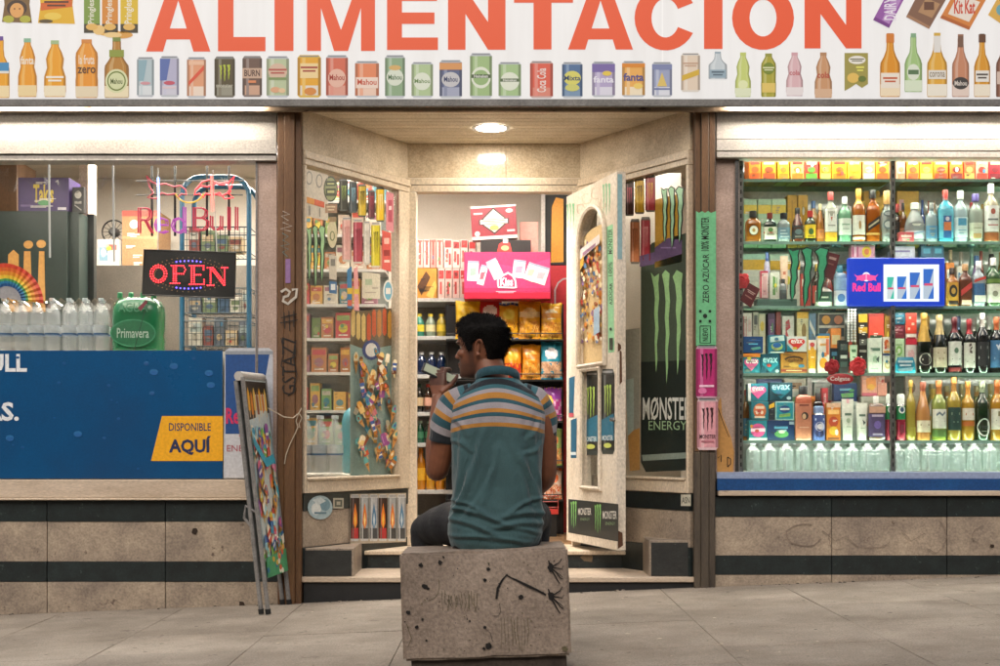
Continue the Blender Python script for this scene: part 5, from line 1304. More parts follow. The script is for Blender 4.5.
# ---- row A: boxes on the top shelf
rowA = [(749, 761, '#d9731c', '#a8421a'), (762, 776, '#d9801f', '#8f3a1c'), (778, 789, '#dfae1c', '#c96a20'), (791, 804, '#dfb060', '#b5651f'), (805, 818, '#b8322c', '#4f7a2c'), (820, 831, '#dd7a22', '#c9c05a'), (832, 847, '#e0a51f', '#c96a1c'),
        (848, 861, '#e2b42a', '#d9822a'), (863, 875, '#dd9a58', '#e3c9a0'), (876, 889, '#e0921e', '#b5461c'), (897, 905, '#c9a08c', '#a87258'), (907, 919, '#dd8a24', '#b0502a'), (920, 933, '#e09a1f', '#e6c25a'), (934, 948, '#dc741e', '#8a3a22'), (950, 963, '#d96a24', '#6a2a2a'), (964, 975, '#d94f2a', '#b98a4a'), (976, 988, '#dd8a72', '#b5382c'), (989, 1001, '#b8222c', '#6a1f28'), (1003, 1016, '#dd821e', '#a8421a'), (1018, 1030, '#e0a51f', '#c96a1c')]
WA = ['with dark brown band', 'with rust coloured foot', 'bright yellow with orange foot', 'pale yellow with orange foot', 'red above green', 'orange with olive foot', 'wide yellow with orange foot', 'yellow with amber foot', 'tan with cream foot', 'amber with brick foot', 'slim dusky pink', 'orange with brick window', 'amber with cream foot', 'deep orange with brown foot', 'orange with maroon foot', 'red with tan foot', 'salmon with red foot', 'crimson with dark foot', 'orange with brown foot', 'golden with rust foot']
for k, (a, b, c, c2) in enumerate(rowA):
    box('%s box from the left along the top shelf, %s' % (ORD[k], WA[k]), a, 152, b, 178, fr + .02, .16, c, [R(.06, .72, .94, .96, c2), R(.12, .3, .88, .42, '#f0d9a0' if k % 3 else '#7a2a1c'), E(.5, .6, .3, .1, c2), R(.1, .05, .9, .2, '#e8b0a0' if k % 2 else c2)], 'box', 'boxes along the top shelf of the right window', sh='A')

# ---- row B
for k, (a, b) in enumerate(((744, 757), (758, 771), (772, 786))):
    box('%s pale green tea box with yellow band in the back of the bottle shelf' % ('left', 'middle', 'right')[k], a, 199, b, 241, bk, .1, '#a9c4a4', [R(0, .12, 1, .3, '#d3b23a'), R(.1, .42, .9, .85, '#b9d3bc'), R(.2, .5, .8, .56, '#6d8d74')], sh='B')
for k, (a, b) in enumerate(((787.5, 797), (798, 808))):
    box('%s plain gold gift box behind the black labelled whisky bottle' % ('left', 'right')[k], a, 195, b, 241, bk, .1, '#c2921f', [R(.42, .1, .58, .95, '#a87a18')], sh='B')
box('wide plain gold box in the back, right of the middle upright', 897, 191, 919, 241, bk, .1, '#c99a1c', [R(.1, .15, .3, .35, '#d9a39a')], sh='B')
box('wide plain gold box in the back, left of the middle upright', 864, 191, 886, 241, bk, .1, '#c2921c', [], sh='B')
bottle('short', 'flat amber flask with a round white label and black cap at the left end', 745, 761, 211, 'B', fr, '#9a5a1c', '#2a2522', [], .15, 3, .5, 1.2, None, [E(.5, .62, .3, .16, '#2a211c'), E(.5, .62, .26, .14, '#e0d8c8'), E(.5, .62, .1, .06, '#a8823c'), R(.2, .92, .8, .97, '#7a4a1a')])
bottle('short', 'square dark green herb liqueur bottle with white and red label', 763.5, 776, 213, 'B', fr, '#1c2a1c', '#7a2a20', [(.1, .52, '#d9d2c0'), (.3, .36, '#c2452c')], 0, 5, .7, 1.2, None, [E(.5, .58, .2, .07, '#4f7a3c'), R(.2, .72, .8, .75, '#5a4a3a')])
bottle('short', 'clear bottle with blue grey label and tall black cap', 777.5, 790, 213, 'B', fr, '#a8aeb0', '#1c1c20', [(.12, .5, '#5f7686')], .5, 2.6, .8, 1.5, None, lines(.6, .8, 3, '#dfe3e4'))
bottle('slope', 'brown bottle with black label and black cap beside the gold boxes', 791.5, 803.5, 208, 'B', fr, '#5c2a14', '#1a1614', [(.1, .48, '#1f2426')], .1, 2.5, .85, 1.25, None, [E(.5, .7, .3, .08, '#57686c'), R(.2, .82, .8, .85, '#8d8a80')])
bottle('short', 'dark green bottle with a yellow label and red cap', 804.5, 815.5, 211, 'B', fr, '#232c14', '#a82f2a', [(.14, .56, '#dab41f')], 0, 2.6, .85, 1.4, None, [E(.5, .66, .24, .1, '#3a5a24'), R(.2, .8, .8, .83, '#6a5a1c')])
bottle('slope', 'slim amber bottle between the yellow label and the clear rum bottle', 816, 824, 204, 'B', fr, '#b0702a', '#d9c49a', [(.1, .34, '#c97a3c')], .25, 2, 1, 1.2)
bottle('spirit', 'tall clear bottle with red cap, white label and honey coloured foot', 824.5, 836.5, 192, 'B', fr, '#c4c0b2', '#c24a48', [(.02, .2, '#d8a42c'), (.21, .66, '#dedad2')], .35, 4, .8, 1.35, None, [Pg([(.42, .5), (.58, .5), (.5, .6)], '#b5523c'), R(.2, .66, .8, .68, '#8d8880')])
bottle('spirit', 'pale green gin bottle with white cap and white label', 838, 851, 197, 'B', fr, '#7fb08e', '#d8d8d2', [(.16, .52, '#d6d9d0')], .35, 2.3, .9, 1.2, None, [R(.2, .6, .8, .63, '#8aa890'), R(.25, .7, .75, .72, '#9aa89c')])
bottle('spirit', 'amber bottle with orange neck and white label left of the slanted black label', 852, 865, 189, 'B', fr, '#a85c1c', '#d9943c', [(.14, .5, '#dcd6ca'), (.05, .1, '#e0d2bc')], .2, 2.4, .9, 1.25, (.72, '#d9943c'), [E(.5, .68, .1, .08, '#b08a50')])
bottle('spirit', 'square amber whisky bottle with slanted black label', 866, 879, 190, 'B', fr, '#a3561a', '#1d1b1a', [(.14, .18, '#d9a85a')], .18, 5, .8, 1.5, None, [Pg([(.04, .66), (.96, .5), (.96, .64), (.04, .8)], '#26211c'), Pg([(.1, .7), (.9, .56), (.9, .6), (.1, .74)], '#b9ab8c')])
bottle('skull', 'ornate clear bulging bottle with amber cap before the middle upright', 880, 893.5, 191, 'B', fr, '#b9b9b6', '#c99a5a', [], .35, 2, .9, 1.3, None, [E(.5, .45, .36, .06, '#5a6468'), E(.5, .45, .26, .035, '#c9cccc'), E(.5, .66, .4, .09, '#6f7c82'), E(.5, .66, .28, .06, '#cfd2d0'), E(.5, .88, .34, .05, '#8a8f90')])
bottle('spirit', 'small dark bottle with black pouring cap in front of the gold box', 899.5, 906.5, 203, 'B', mid, '#6a3a1c', '#17171a', [(.1, .4, '#8a4a2c')], .1)
bottle('slope', 'broad clear rum bottle with grey oval label and white cap', 904.5, 924.5, 203, 'B', fr + .03, '#b4b8ba', '#dddcd8', [(.1, .3, '#ccd3d8')], .4, 2.4, .7, 1.15, None, [E(.5, .56, .4, .08, '#7d7f82'), R(0.28, 0.5348, 0.72, 0.5528, '#e0dccc'), R(0.3328, 0.5672, 0.6672, 0.5828, '#e0dccc'), Pg([(.1, .78), (.9, .7), (.9, .74), (.1, .82)], '#8fa4c0')])
box('small pinkish red box at the foot of the broad clear rum bottle', 899, 232, 914, 241, fr - .035, .04, '#b94a52', [R(.15, .3, .85, .5, '#e3b4b0'), R(.2, .6, .7, .7, '#e3b4b0')], sh='B')
for k, (a, b, y, c) in enumerate(((919.5, 925, 200, '#2f4f8f'), (926.5, 930.5, 201, '#a84a34'), (931.5, 937, 201, '#c9b09a'), (940, 944, 196, '#6a5a52'))):
    bottle('wine', 'thin bottle with %s neck in the back row behind the blue gin' % ('blue', 'rusty red', 'cream', 'grey brown')[k], a, b, y, 'B', bk, c, c, [], .1, foil=(.7, c))
bottle('spirit', 'clear bottle with slanted bluish label left of the light blue gin bottle', 925.5, 937, 203, 'B', fr, '#a9b9c0', '#8a8a88', [(.1, .42, '#4f7fa0')], .4, 2.5, .8)
bottle('spirit', 'light blue gin bottle with orange label and tall red cap', 938, 952.5, 190, 'B', fr, '#4fa3bb', '#a83a34', [(.08, .62, '#5aa8be')], .3, 5, .8, 1.1, (.78, '#c98a80'), [R(.25, .5, .8, .92, '#2f5f96'), R(.28, .62, .77, .78, '#d07a4a'), E(.52, .56, .14, .04, '#c9c4d0')])
bottle('spirit', 'clear vodka bottle with cream cap and pale blue label', 953.5, 967, 191, 'B', fr, '#bcccd2', '#d8dccc', [(.1, .48, '#c9dade')], .4, 2.4, .9, 1.3, None, [R(.2, .54, .8, .68, '#4f93b4'), R(.2, .76, .8, .78, '#7fa8b8'), R(.2, .82, .6, .84, '#7fa8b8')])
bottle('spirit', 'clear bottle with purple cap and fine etched label', 968.5, 982, 194, 'B', fr, '#c0c6bc', '#5a4a8a', [(.08, .4, '#c6c8b4')], .5, 2.4, .9, 1.5, None, [R(.2, .7, .8, .72, '#9a9c84'), R(.2, .82, .8, .92, '#b09060')])
bottle('spirit', 'tall clear rum bottle with white label over brown foot', 983.5, 998, 184, 'B', fr, '#b8a890', '#dedad6', [(.02, .16, '#8a4a24'), (.18, .62, '#e0deda')], .3, 2.5, .9, 1.2, None, [E(.5, .48, .16, .05, '#a85a4a'), R(.15, .6, .85, .63, '#6a6a6a'), R(.15, .7, .85, .72, '#b0605a')])
bottle('spirit', 'amber bottle at the right edge of the bottle shelf', 1000, 1014, 188, 'B', fr, '#a0561c', '#3a2a20', [(.12, .5, '#c9b088')], .2)
bottle('spirit', 'brown bottle at the right edge behind the white labelled rum', 1016, 1029, 190, 'B', fr, '#5c3018', '#1d1b1a', [(.12, .5, '#8f3a2c')], .15)

# ---- row C
box('large white box with a yellow top band at the left end of the third shelf', 742.5, 254, 768, 306, bk, .1, '#d5d2c6', [R(0, 0, 1, .1, '#9fc0ac'), R(0, .1, 1, .28, '#d9a41f'), R(.06, .4, .94, .5, '#c8c6bc')], sh='C')
box('white box with yellow top band behind the green claw sign', 770, 254, 800, 306, bk + .01, .1, '#c9c8bc', [R(0, 0, 1, .1, '#b0c4b0'), R(0, .12, 1, .28, '#d9a41f'), R(.3, .45, .6, .62, '#6f7478')], sh='C')
bottle('toil', 'slim lilac spray bottle with blue cap behind the pink striped box', 764, 770, 252, 'C', mid, '#b9b0c9', '#4f6aa8', [(.1, .6, '#d3cddb')], 0)
tubeb('peach coloured cream tube left of the green claw sign', 780, 788, 256, 'C', mid, '#dcb8a0', '#e6dccf', [R(.3, .3, .7, .36, '#b5654a'), R(.35, .5, .6, .55, '#c9a030')])
box('slim pink box with red edge behind the maroon tag', 760, 271, 768, 298, fr + .03, .04, '#d5bcb8', [R(0, 0, .2, 1, '#b8384c'), R(0, 0, 1, .07, '#b8384c'), R(.35, .2, .85, .9, '#c99a9c')])
box('white bottle shaped box with green lettering beside the pink box', 770, 272, 779.5, 301, fr + .03, .04, '#d0d2c4', [R(.3, .15, .55, .8, '#5c8f4c'), R(.62, .2, .75, .7, '#8fae80')])
bottle('toil', 'grey jar with black lid in front of the green claw sign', 779.5, 786.5, 279, 'C', fr + .02, '#8d9092', '#1d1f20', [(.1, .6, '#4a4c50')], 0)
box('long dark tray under the pink and white boxes', 757, 299, 797, 306, fr - .02, .1, '#252d2c', [R(.02, .1, .98, .3, '#3a4644')], 'tray', name='tray', sh='C')
bottle('short', 'white rounded bottle with dark green label behind the tip of the green claw', 815, 832, 282, 'C', fr + .02, '#c9c4b4', '#8a5a4a', [(.2, .6, '#2f4a3a')], 0, 2.4, .7, 1.2, None, [R(.3, .6, .7, .66, '#c9cbb8')])
bottle('toil', 'blue and white mouthwash bottle with teal cap left of the lit blue sign', 833.5, 846.5, 266, 'C', fr + .04, '#7fa0b8', '#1f6a7a', [(.04, .4, '#c6c8cc'), (.42, .7, '#8fb0c6')], .1, 2.6, .8, .9, None, [E(.5, .78, .3, .1, '#4a6a9a')])
box('dark teal box in the back left of the lit blue sign', 834, 264, 849, 306, bk, .1, '#1c5660', [R(.1, .1, .9, .22, '#3f8a90')], sh='C')
box('pink striped box with a yellow disc above the lit blue sign', 851, 245.5, 875, 306, mid, .06, '#d993a4', [R(.05, .02, .1, .18, '#b8406a'), R(.15, .02, .2, .18, '#f0d0d8'), R(.25, .02, .3, .18, '#b8406a'), E(.65, .1, .2, .09, '#e0b82c'), E(.65, .1, .1, .05, '#d9703c')], sh='C')
box('white and lilac box above the lit blue sign', 890, 246, 915, 306, mid, .06, '#cfc8d2', [R(.1, .04, .9, .16, '#dfdbe0'), R(.2, .07, .8, .1, '#9a88b0')], sh='C')
box('pair of deep teal packs standing above the right end of the lit blue sign', 921, 246, 944, 306, mid, .06, '#175a72', [R(.48, 0, .52, 1, '#0f3c50'), R(.1, .04, .4, .12, '#3f93ac'), R(.6, .04, .9, .12, '#3f93ac')], sh='C')
for k, (a, b, y, c, t) in enumerate(((946, 955, 250, '#c9b08a', 'cream'), (956, 966, 252, '#b0a494', 'beige'), (967, 976, 246, '#8fb0a4', 'pale green'), (977, 985, 251, '#9a4a3c', 'brick red'), (986, 995, 247, '#b8b4a8', 'grey'), (996, 1006, 252, '#b58a3c', 'mustard'))):
    bottle('slope', '%s topped bottle in the back row right of the lit blue sign' % t, a, b, y, 'C', bk, c, c, [(.1, .4, '#d0c8b8')], .15)
bottle('spirit', 'amber bottle with black and gold label right of the lit blue sign', 946, 958, 268, 'C', fr, '#b06a1c', '#3a2c20', [(.1, .62, '#c9942c')], .1, 3, .7, 1.2, None, [E(.5, .6, .34, .16, '#1d1a16'), E(.5, .6, .18, .08, '#b58a3c'), R(.1, .85, .9, .95, '#2a2018')])
bottle('spirit', 'dark amber bottle with slanted red label and brass cap', 959, 971, 264, 'C', fr, '#5f2c12', '#b58a5a', [], .1, 5, .8, 1.4, None, [Pg([(.05, .62), (.95, .42), (.95, .56), (.05, .76)], '#b8322c'), R(.1, .85, .9, .96, '#c9a890')])
bottle('spirit', 'clear bottle with deep blue label and red white ribbon', 972, 984.5, 261, 'C', fr, '#a9b4bc', '#c9ccd0', [(.1, .5, '#2a5a88')], .3, 2.4, .9, 1.2, None, [Pg([(.05, .42), (.95, .34), (.95, .4), (.05, .48)], '#c2382c'), R(.05, .76, .95, .9, '#d6d4cc')])
bottle('spirit', 'white labelled bottle with green shoulders at the right end of the third shelf', 986, 1000, 258, 'C', fr, '#3f5a3a', '#d9d6d0', [(.08, .46, '#d8d6ca'), (.48, .56, '#5f7a34')], .1, 2.5, .9, 1.2, None, [E(.5, .74, .2, .06, '#8a8a78')])
bottle('spirit', 'clear bottle at the far right of the third shelf', 1002, 1016, 262, 'C', fr, '#b8b8b0', '#3a3a3a', [(.1, .5, '#c9b890')], .3)

# green claw cut-out sign hung on the glass
cs = MB()
for p in CLAW:
    for grow_, y0, y1, c in ((1.5, .062, .072, '#10241c'), (0, .055, .0615, '#3aa678')):
        pts = [(785.5 + 41 * a + 3 * (1 - b), 247.5 + 58 * b) for a, b in p]
        pts = [(786 + 42 * a - 7 * (b - .4) * .5, 248 + 58 * b) for a, b in p]
        pts = grow(pts, grow_) if grow_ else pts
        n = len(pts); A = [at(x, y, y0) for x, y in pts]; Bk = [at(x, y, y0) + Vector((0, y1 - y0, 0)) for x, y in pts]
        cs.add(A + Bk, [tuple(range(n)), tuple(range(n, 2 * n))[::-1]] + [(k, (k + 1) % n, n + (k + 1) % n, n + k) for k in range(n)], flat(c, .4))
tag(cs.build('claw_sign'), 'green claw mark sign with black edge hanging inside the right window', 'sign')
# maroon tags
def card(label, pts, Y, th, col, prints, name='tag_card'):
    o = tag(empty(name, at(*pts[3], Y)), label, 'card')
    q = MB(); A = [at(x, y, Y) for x, y in pts]; B_ = [p + Vector((0, th, 0)) for p in A]
    q.hexa([A[3], A[2], B_[2], B_[3], A[0], A[1], B_[1], B_[0]], flat(col, .4)); q.build('card', o)
    if prints:
        def f(p, n):
            a = Vector(pts[0]).lerp(Vector(pts[1]), p[0]); b = Vector(pts[3]).lerp(Vector(pts[2]), p[0]); c = a.lerp(b, p[1]); return at(c.x, c.y, Y - n)
        print_mesh(prints, f, layer=.0003).build('print', o)
    return o
card('small maroon card tilted behind the top right of the green claw', [(828, 252), (840, 255), (833, 280), (822, 276)], .1, .01, '#5c1f24', [R(.2, .15, .8, .25, '#b89a90'), R(.2, .4, .7, .46, '#8a5a52')])
card('tilted maroon card with white lettering under the red flower by the left upright', [(748, 282), (760, 289), (751, 307.5), (740, 300)], .07, .01, '#5f1c22', [R(0.2, 0.312, 0.85, 0.357, '#c9a8a0'), R(0.278, 0.393, 0.772, 0.432, '#c9a8a0'), R(.2, .6, .8, .66, '#a8746c')])
def flower(label, x, y, r, Y, col='#c8232c'):
    o = tag(empty('fabric_flower', at(x, y, Y)), label, 'flower')
    rs = random.Random(int(x)); c = at(x, y, Y); rr = r / F * (Y + D0)
    for ring, (nn, ra, ya, sz) in enumerate(((7, .62, .0, .55), (5, .35, -.3, .45), (1, 0, -.45, .35))):
        for k in range(nn):
            a = 2 * PI * k / nn + ring * .4 + rs.uniform(-.2, .2)
            p = c + Vector((math.cos(a) * ra * rr, ya * rr * .6, math.sin(a) * ra * rr))
            q = MB(); s_ = sz * rr * rs.uniform(.9, 1.15)
            q.lathe([(0, -s_ * .4), (s_ * .7, -s_ * .25), (s_, .05 * s_), (s_ * .8, s_ * .3), (0, s_ * .2)], flat(col, .6), p, 8, cap=False, axis=Matrix.Rotation(PI / 2 + rs.uniform(-.5, .5), 3, 'X') @ Matrix.Rotation(rs.uniform(-.5, .5), 3, 'Y'))
            q.build('petal', o)
flower('round red fabric flower by the left upright above the maroon card', 741.5, 281, 7.5, .06)

# lit drink sign
LY = .07
ls = tag(empty('lightbox_sign', at(896, 306, LY)), 'lit royal blue drink sign with four cans in the right window', 'sign')
q = MB(); q.box(xat(848.5, LY), xat(945, LY), LY, LY + .05, zat(306, LY), zat(257.5, LY), lit('#1438b0', .75)); q.build('case', ls, bevel=.006)
LP = front(LY)
decal('screen', LP, [R(883.5, 264.5, 939, 301.5, '#dfe8f2')], ls, .001, mk=lambda h: lit(h, .85))
cb = []
for x0, x1, y0, c, c2 in ((887, 894, 277, '#3fae9a', '#bfc8cc'), (897, 906.5, 276.5, '#2a6ac0', '#a9b6c6'), (909.5, 920, 272.5, '#2a62b8', '#a9b6c6'), (923, 933.5, 269, '#2a62b8', '#a9b6c6')):
    h = 299 - y0; w = x1 - x0
    cb += [R(x0, y0, x1, 299, c2), Pg([(x0, y0), (x1, y0), (x0 + .55 * w, y0 + .55 * h), (x0, y0 + .55 * h)], c), Pg([(x1, y0 + .55 * h), (x1, 299), (x0 + .45 * w, 299)], c), R(x0 + .1 * w, y0 + .48 * h, x1 - .1 * w, y0 + .56 * h, '#c8466a')]
decal('can_picture', LP, cb, ls, .002, mk=lambda h: lit(h, .7), layer=.0003)
bullp = [(854, 274), (857, 276), (862, 275), (866, 273.5), (866, 280), (862, 281), (859, 280), (856, 281), (857, 278)]
decal('emblem', LP, [E(866.2, 276.8, 4.2, 4.6, '#e8e0f0', 18), Pg(bullp, '#e04a8a'), Pg([(732.4 * 2 - 0 - a + 267.6, b) for a, b in bullp], '#e04a8a')], ls, .001, mk=lambda h: lit(h, .9), layer=.0003)
decal('lettering', LP, [T('Red Bull', 852.5, 283, 880.5, 291.5, '#e8307a', .03)], ls, .001, mk=lambda h: lit(h, 1.0))

# ---- row D
def pk(*a, **k): return box(*a, name='pack', cat='pack', **k)
for k, (a, b, y, c, p, l) in enumerate(((742.5, 752, 313, '#d0c4bc', [R(.1, .05, .2, .6, '#b8484c'), R(.35, .05, .42, .6, '#b8484c'), R(.6, .1, .9, .3, '#c9a8a0')], 'white box with red stripes in the back at the left end of the fourth shelf'),
      (753, 758.5, 312, '#b8b0a0', [R(.2, .05, .8, .2, '#3a3a38')], 'narrow beige box beside the red striped box'), (759, 765.5, 314, '#c9c0a0', [E(.5, .2, .3, .08, '#d0b03c')], 'narrow cream box with yellow dot in the back of the fourth shelf'),
      (768, 775, 313, '#4a2f4f', [R(.15, .1, .85, .4, '#6f4a72')], 'dark purple box in the back of the fourth shelf'), (776, 781, 312, '#8a3a34', [], 'narrow brick red box in the back of the fourth shelf'),
      (782, 794, 316, '#cfc8be', [Pg([(.3, .1), (.6, .05), (.7, .2), (.4, .25), (.6, .38), (.3, .42)], '#b03a40')], 'white box with a red squiggle in the back of the fourth shelf'), (797, 808.5, 312, '#cdbf94', [R(0, 0, 1, .1, '#d9a41f'), E(.6, .3, .2, .12, '#8a6a3c')], 'straw coloured box with yellow top in the back of the fourth shelf'),
      (809, 816, 313, '#5f7f9a', [Pg([(.1, .1), (.9, .3), (.9, .4), (.1, .2)], '#d3d0c6')], 'blue and white striped box in the back of the fourth shelf'),
      (818, 845, 313, '#c6bfae', [R(.03, .02, .97, .2, '#3a3a34'), E(.3, .11, .16, .07, '#d99a3c'), E(.75, .11, .16, .07, '#b5704a'), R(.03, .24, .97, .38, '#3f4a52'), E(.5, .33, .2, .06, '#c9b4b0')], 'wide box with food pictures in the back of the fourth shelf'))):
    box(l, a, y, b, 373, bk, .08, c, p, sh='D')
cu = tag(empty('bead_strand', at(851, 343, .14)), 'hanging white bead strip between the food box and the yellow black pack', 'ornament')
for j, x in enumerate((848.5, 851.8, 855)):
    for i in range(12):
        q = MB(); rr = .0075; q.lathe([(0, -rr), (rr * .8, -rr * .6), (rr, 0), (rr * .8, rr * .6), (0, rr)], flat('#d5d6d0', .35), at(x, 310 + i * 2.8, .14), 8, cap=False); q.build('bead', cu)
pk('dark blue pack with pale swoosh lying on the pink heart pack at the left', 742.5, 336.5, 763, 352.8, fr, .07, '#173e70', [R(.3, .42, .75, .5, '#5fa8c8'), Pg([(.4, .7), (.85, .62), (.9, .75), (.5, .85)], '#5fa89a'), R(.3, .2, .9, .26, '#2f5f96')])
pk('teal pack with pale arch and green disc on the teal hair dye pack', 768.5, 335, 785.5, 353.5, fr, .07, '#1f6f86', [Pg([(.1, .1), (.9, .02), (.95, .3), (.1, .4)], '#b9d3cc'), E(.5, .62, .34, .22, '#9fb864'), E(.5, .55, .26, .14, '#2a5f9a'), R(.1, .9, .9, .97, '#cfd8c8')])
pk('white pack with a red and teal heart on the gold soap box', 787, 336.5, 806.5, 351.5, fr, .07, '#cbd0cc', [E(.3, .35, .24, .2, '#c8322c'), E(.68, .35, .24, .2, '#c8322c'), Pg([(.08, .42), (.9, .42), (.5, .9)], '#c8322c'), Pg([(0, .5), (.35, 1), (0, 1)], '#1f7f8f'), T('evax', .2, .22, .8, .46, '#e8e4de', .02)])
pk('teal pack with a pink heart under an orange strip', 742.5, 353.5, 760, 373, fr, .08, '#1b7284', [R(0, 0, 1, .18, '#d07a2c'), E(.33, .42, .24, .17, '#cf4f86'), E(.67, .42, .24, .17, '#cf4f86'), Pg([(.1, .48), (.9, .48), (.5, .88)], '#cf4f86'), T('evax', .2, .3, .9, .5, '#ece4e6', .02)], sh='D')
pk('dark teal pack with light lettering on the fourth shelf', 760.5, 353.8, 780, 373, fr, .08, '#154c5c', [E(.33, .5, .25, .17, '#1f7f90'), E(.67, .5, .25, .17, '#1f7f90'), Pg([(.1, .56), (.9, .56), (.5, .92)], '#1f7f90'), T('evax', .12, .2, .88, .46, '#a8d3d8', .02), E(.85, .88, .1, .08, '#c6d0d0')], sh='D')
box('gold brown box with an arch of lettering and red band on the fourth shelf', 780.8, 352, 807, 373, fr, .07, '#b07a34', [R(0, 0, 1, .05, '#7a4a24'), Sk([(.15, .35), (.3, .25), (.5, .22), (.7, .25), (.85, .35)], .08, '#4a2c1c'), T('Tabaibaloe', .16, .3, .84, .46, '#4a2c1c', .01), E(.5, .6, .2, .1, '#c99a4c'), R(0, .8, 1, .92, '#8a3224'), R(.2, .84, .8, .88, '#e0c090')], sh='D')
tubeb('yellow cream tube with white top and red emblem right of the gold brown box', 807.5, 816.5, 340, 'D', fr, '#dba12a', '#d8d4c8', [R(0, 0, 1, .3, '#d6cfc4'), E(.5, .14, .3, .07, '#b8403c'), R(.3, .5, .7, .54, '#f0dcae')])
box('tall white box with an orange picture between the yellow tube and black razors', 817.5, 336, 829.5, 373, fr + .01, .05, '#d3cec4', [R(0, 0, 1, .06, '#d9a41f'), E(.5, .72, .32, .14, '#dd9a2c'), E(.6, .5, .2, .06, '#d9823c'), R(.2, .2, .8, .26, '#c99a5a'), R(.7, .08, .95, .5, '#c96a4c')], sh='D')
box('small dark blue black box behind the left red flower', 830.5, 348, 838, 373, fr + .06, .05, '#20262e', [R(.15, .15, .85, .3, '#3f6f8a')], sh='D')
box('tall black box with grey panels between the two red flowers', 839, 340, 848.5, 373, fr + .03, .05, '#1d2424', [R(.15, .12, .85, .3, '#4a5654'), R(.15, .45, .85, .55, '#a8aca4'), R(.15, .65, .85, .8, '#3a4a46')], sh='D')
tubeb('pale green cream tube above the right red flower', 849.5, 857.5, 345, 'D', fr + .02, '#b4c8ac', '#d8dcd0', [R(.2, .15, .8, .25, '#4f7a54'), R(.3, .4, .7, .45, '#6a8f6a')])
flower('deep red fabric flower on the shelf edge left of the black box', 832, 366.5, 7, .085, '#a81c28')
flower('bright red fabric flower on the shelf edge right of the black box', 858, 366.5, 8, .085)
box('tall yellow and black striped box right of the bead strip', 858.5, 314, 867.5, 373, fr + .03, .05, '#23201c', [R(0, 0, 1, .14, '#d9a41f'), R(0, .22, 1, .32, '#c99a24'), R(.1, .42, .9, .52, '#5a5a54'), R(.1, .6, .9, .64, '#8d8a80')], sh='D')
box('tall coral red box behind the white and green box', 868.5, 313.5, 884, 373, fr + .05, .05, '#dd5340', [R(0, .0, 1, .05, '#c9443a'), R(.1, .36, .9, .42, '#2c4a34')], sh='D')
box('white and pale green box in front of the coral red box', 868.5, 338, 882, 373, fr, .045, '#c6cbbd', [R(.15, .28, .85, .36, '#4f6a5a'), E(.5, .6, .2, .1, '#8fa890'), Pg([(.55, .6), (.8, .5), (.75, .7)], '#3a4a42'), R(.15, .85, .7, .88, '#9aa898')], sh='D')
box('narrow gold box behind the stacked white and orange boxes', 884.5, 314, 892, 373, fr + .06, .05, '#a8842c', [R(.2, .1, .8, .5, '#8a6a20')], sh='D')
box('white box with orange picture, upper of the two beside the white green box', 882.8, 337, 892.5, 353.4, fr, .045, '#d6cfc2', [E(.4, .4, .25, .25, '#c9602c'), E(.6, .5, .2, .2, '#e0b080'), R(.1, .85, .9, .95, '#d9922c')])
box('white box with tan disc, lower of the two beside the white green box', 882.8, 354, 892.5, 373, fr, .045, '#d2ccc0', [R(0, 0, 1, .08, '#2c3a6a'), E(.5, .55, .34, .22, '#c9a878'), E(.5, .55, .2, .12, '#dfcbaa')], sh='D')
box('deep teal box, topmost of its stack left of the champagne bottles', 893.5, 312.5, 905, 324.6, fr + .02, .05, '#1d6076', [R(.1, .2, .9, .35, '#3f8fa6'), R(.3, .6, .9, .8, '#154a5c')])
box('maroon box under the deep teal box', 893.5, 325, 905, 338.2, fr + .02, .05, '#6a222c', [R(.1, .3, .8, .45, '#b0707a'), R(.2, .65, .8, .7, '#a85a60')])
box('pale green packet with round leaf mark under the maroon box', 893.5, 338.6, 904.5, 373, fr + .02, .05, '#b4cda4', [E(.5, .35, .3, .14, '#7fb05c'), R(.2, .15, .8, .2, '#8fae80'), E(.5, .35, .15, .07, '#d8e4c8')], sh='D')
box('red and white tall carton left of the champagne bottles', 905.6, 313, 916.5, 373, fr + .03, .05, '#d3cdc4', [R(0, 0, 1, .34, '#cf4430'), R(.3, .06, .5, .1, '#e8c8b0'), R(.55, .16, .8, .2, '#e8c8b0'), R(.2, .24, .4, .28, '#e8c8b0'), R(0, .42, 1, .52, '#b8283c'), E(.5, .68, .3, .08, '#d9a8a8'), R(.1, .4, .9, .43, '#8a1c2c')], sh='D')
bg_ = tag(empty('pouch', at(905.5, 373, fr - .03)), 'teal tooth gel pouch in front of the pale green packet', 'pouch')
q = MB(); z0 = SH['D'] + .0005; X = xat(905.5, .13); q.loft([[Vector((X + .062 * s * math.cos(2 * PI * k / 16), .135 + .02 * t_ * math.sin(2 * PI * k / 16), z0 + z)) for k in range(16)] for z, s, t_ in ((0, .9, .8), (.02, 1, 1), (.06, .92, .8), (.095, .75, .2))], flat('#1f7f9a', .35)); q.build('body', bg_)
decal('print', front(.112), [R(898, 360.56, 913, 362.66, '#cfe4ea'), R(899.8, 364.34, 911.2, 366.16, '#cfe4ea'), Pg([(897, 369), (914, 367), (912, 371), (900, 372)], '#9ac8d4')], bg_)
gold = '#b08a3a'
bottle('champ', 'champagne bottle with gold foil and black and white label', 916.5, 931, 313, 'D', fr, '#12170f', gold, [(.12, .34, '#1c1a18')], 0, 2, 1, 1.1, (.5, gold), [E(.5, .77, .42, .1, '#d6d2c6'), E(.5, .78, .36, .085, '#1c1a18'), R(.25, .76, .75, .79, '#c9c4b4'), R(.1, .88, .9, .93, '#d6d2c6')], capz=.9)
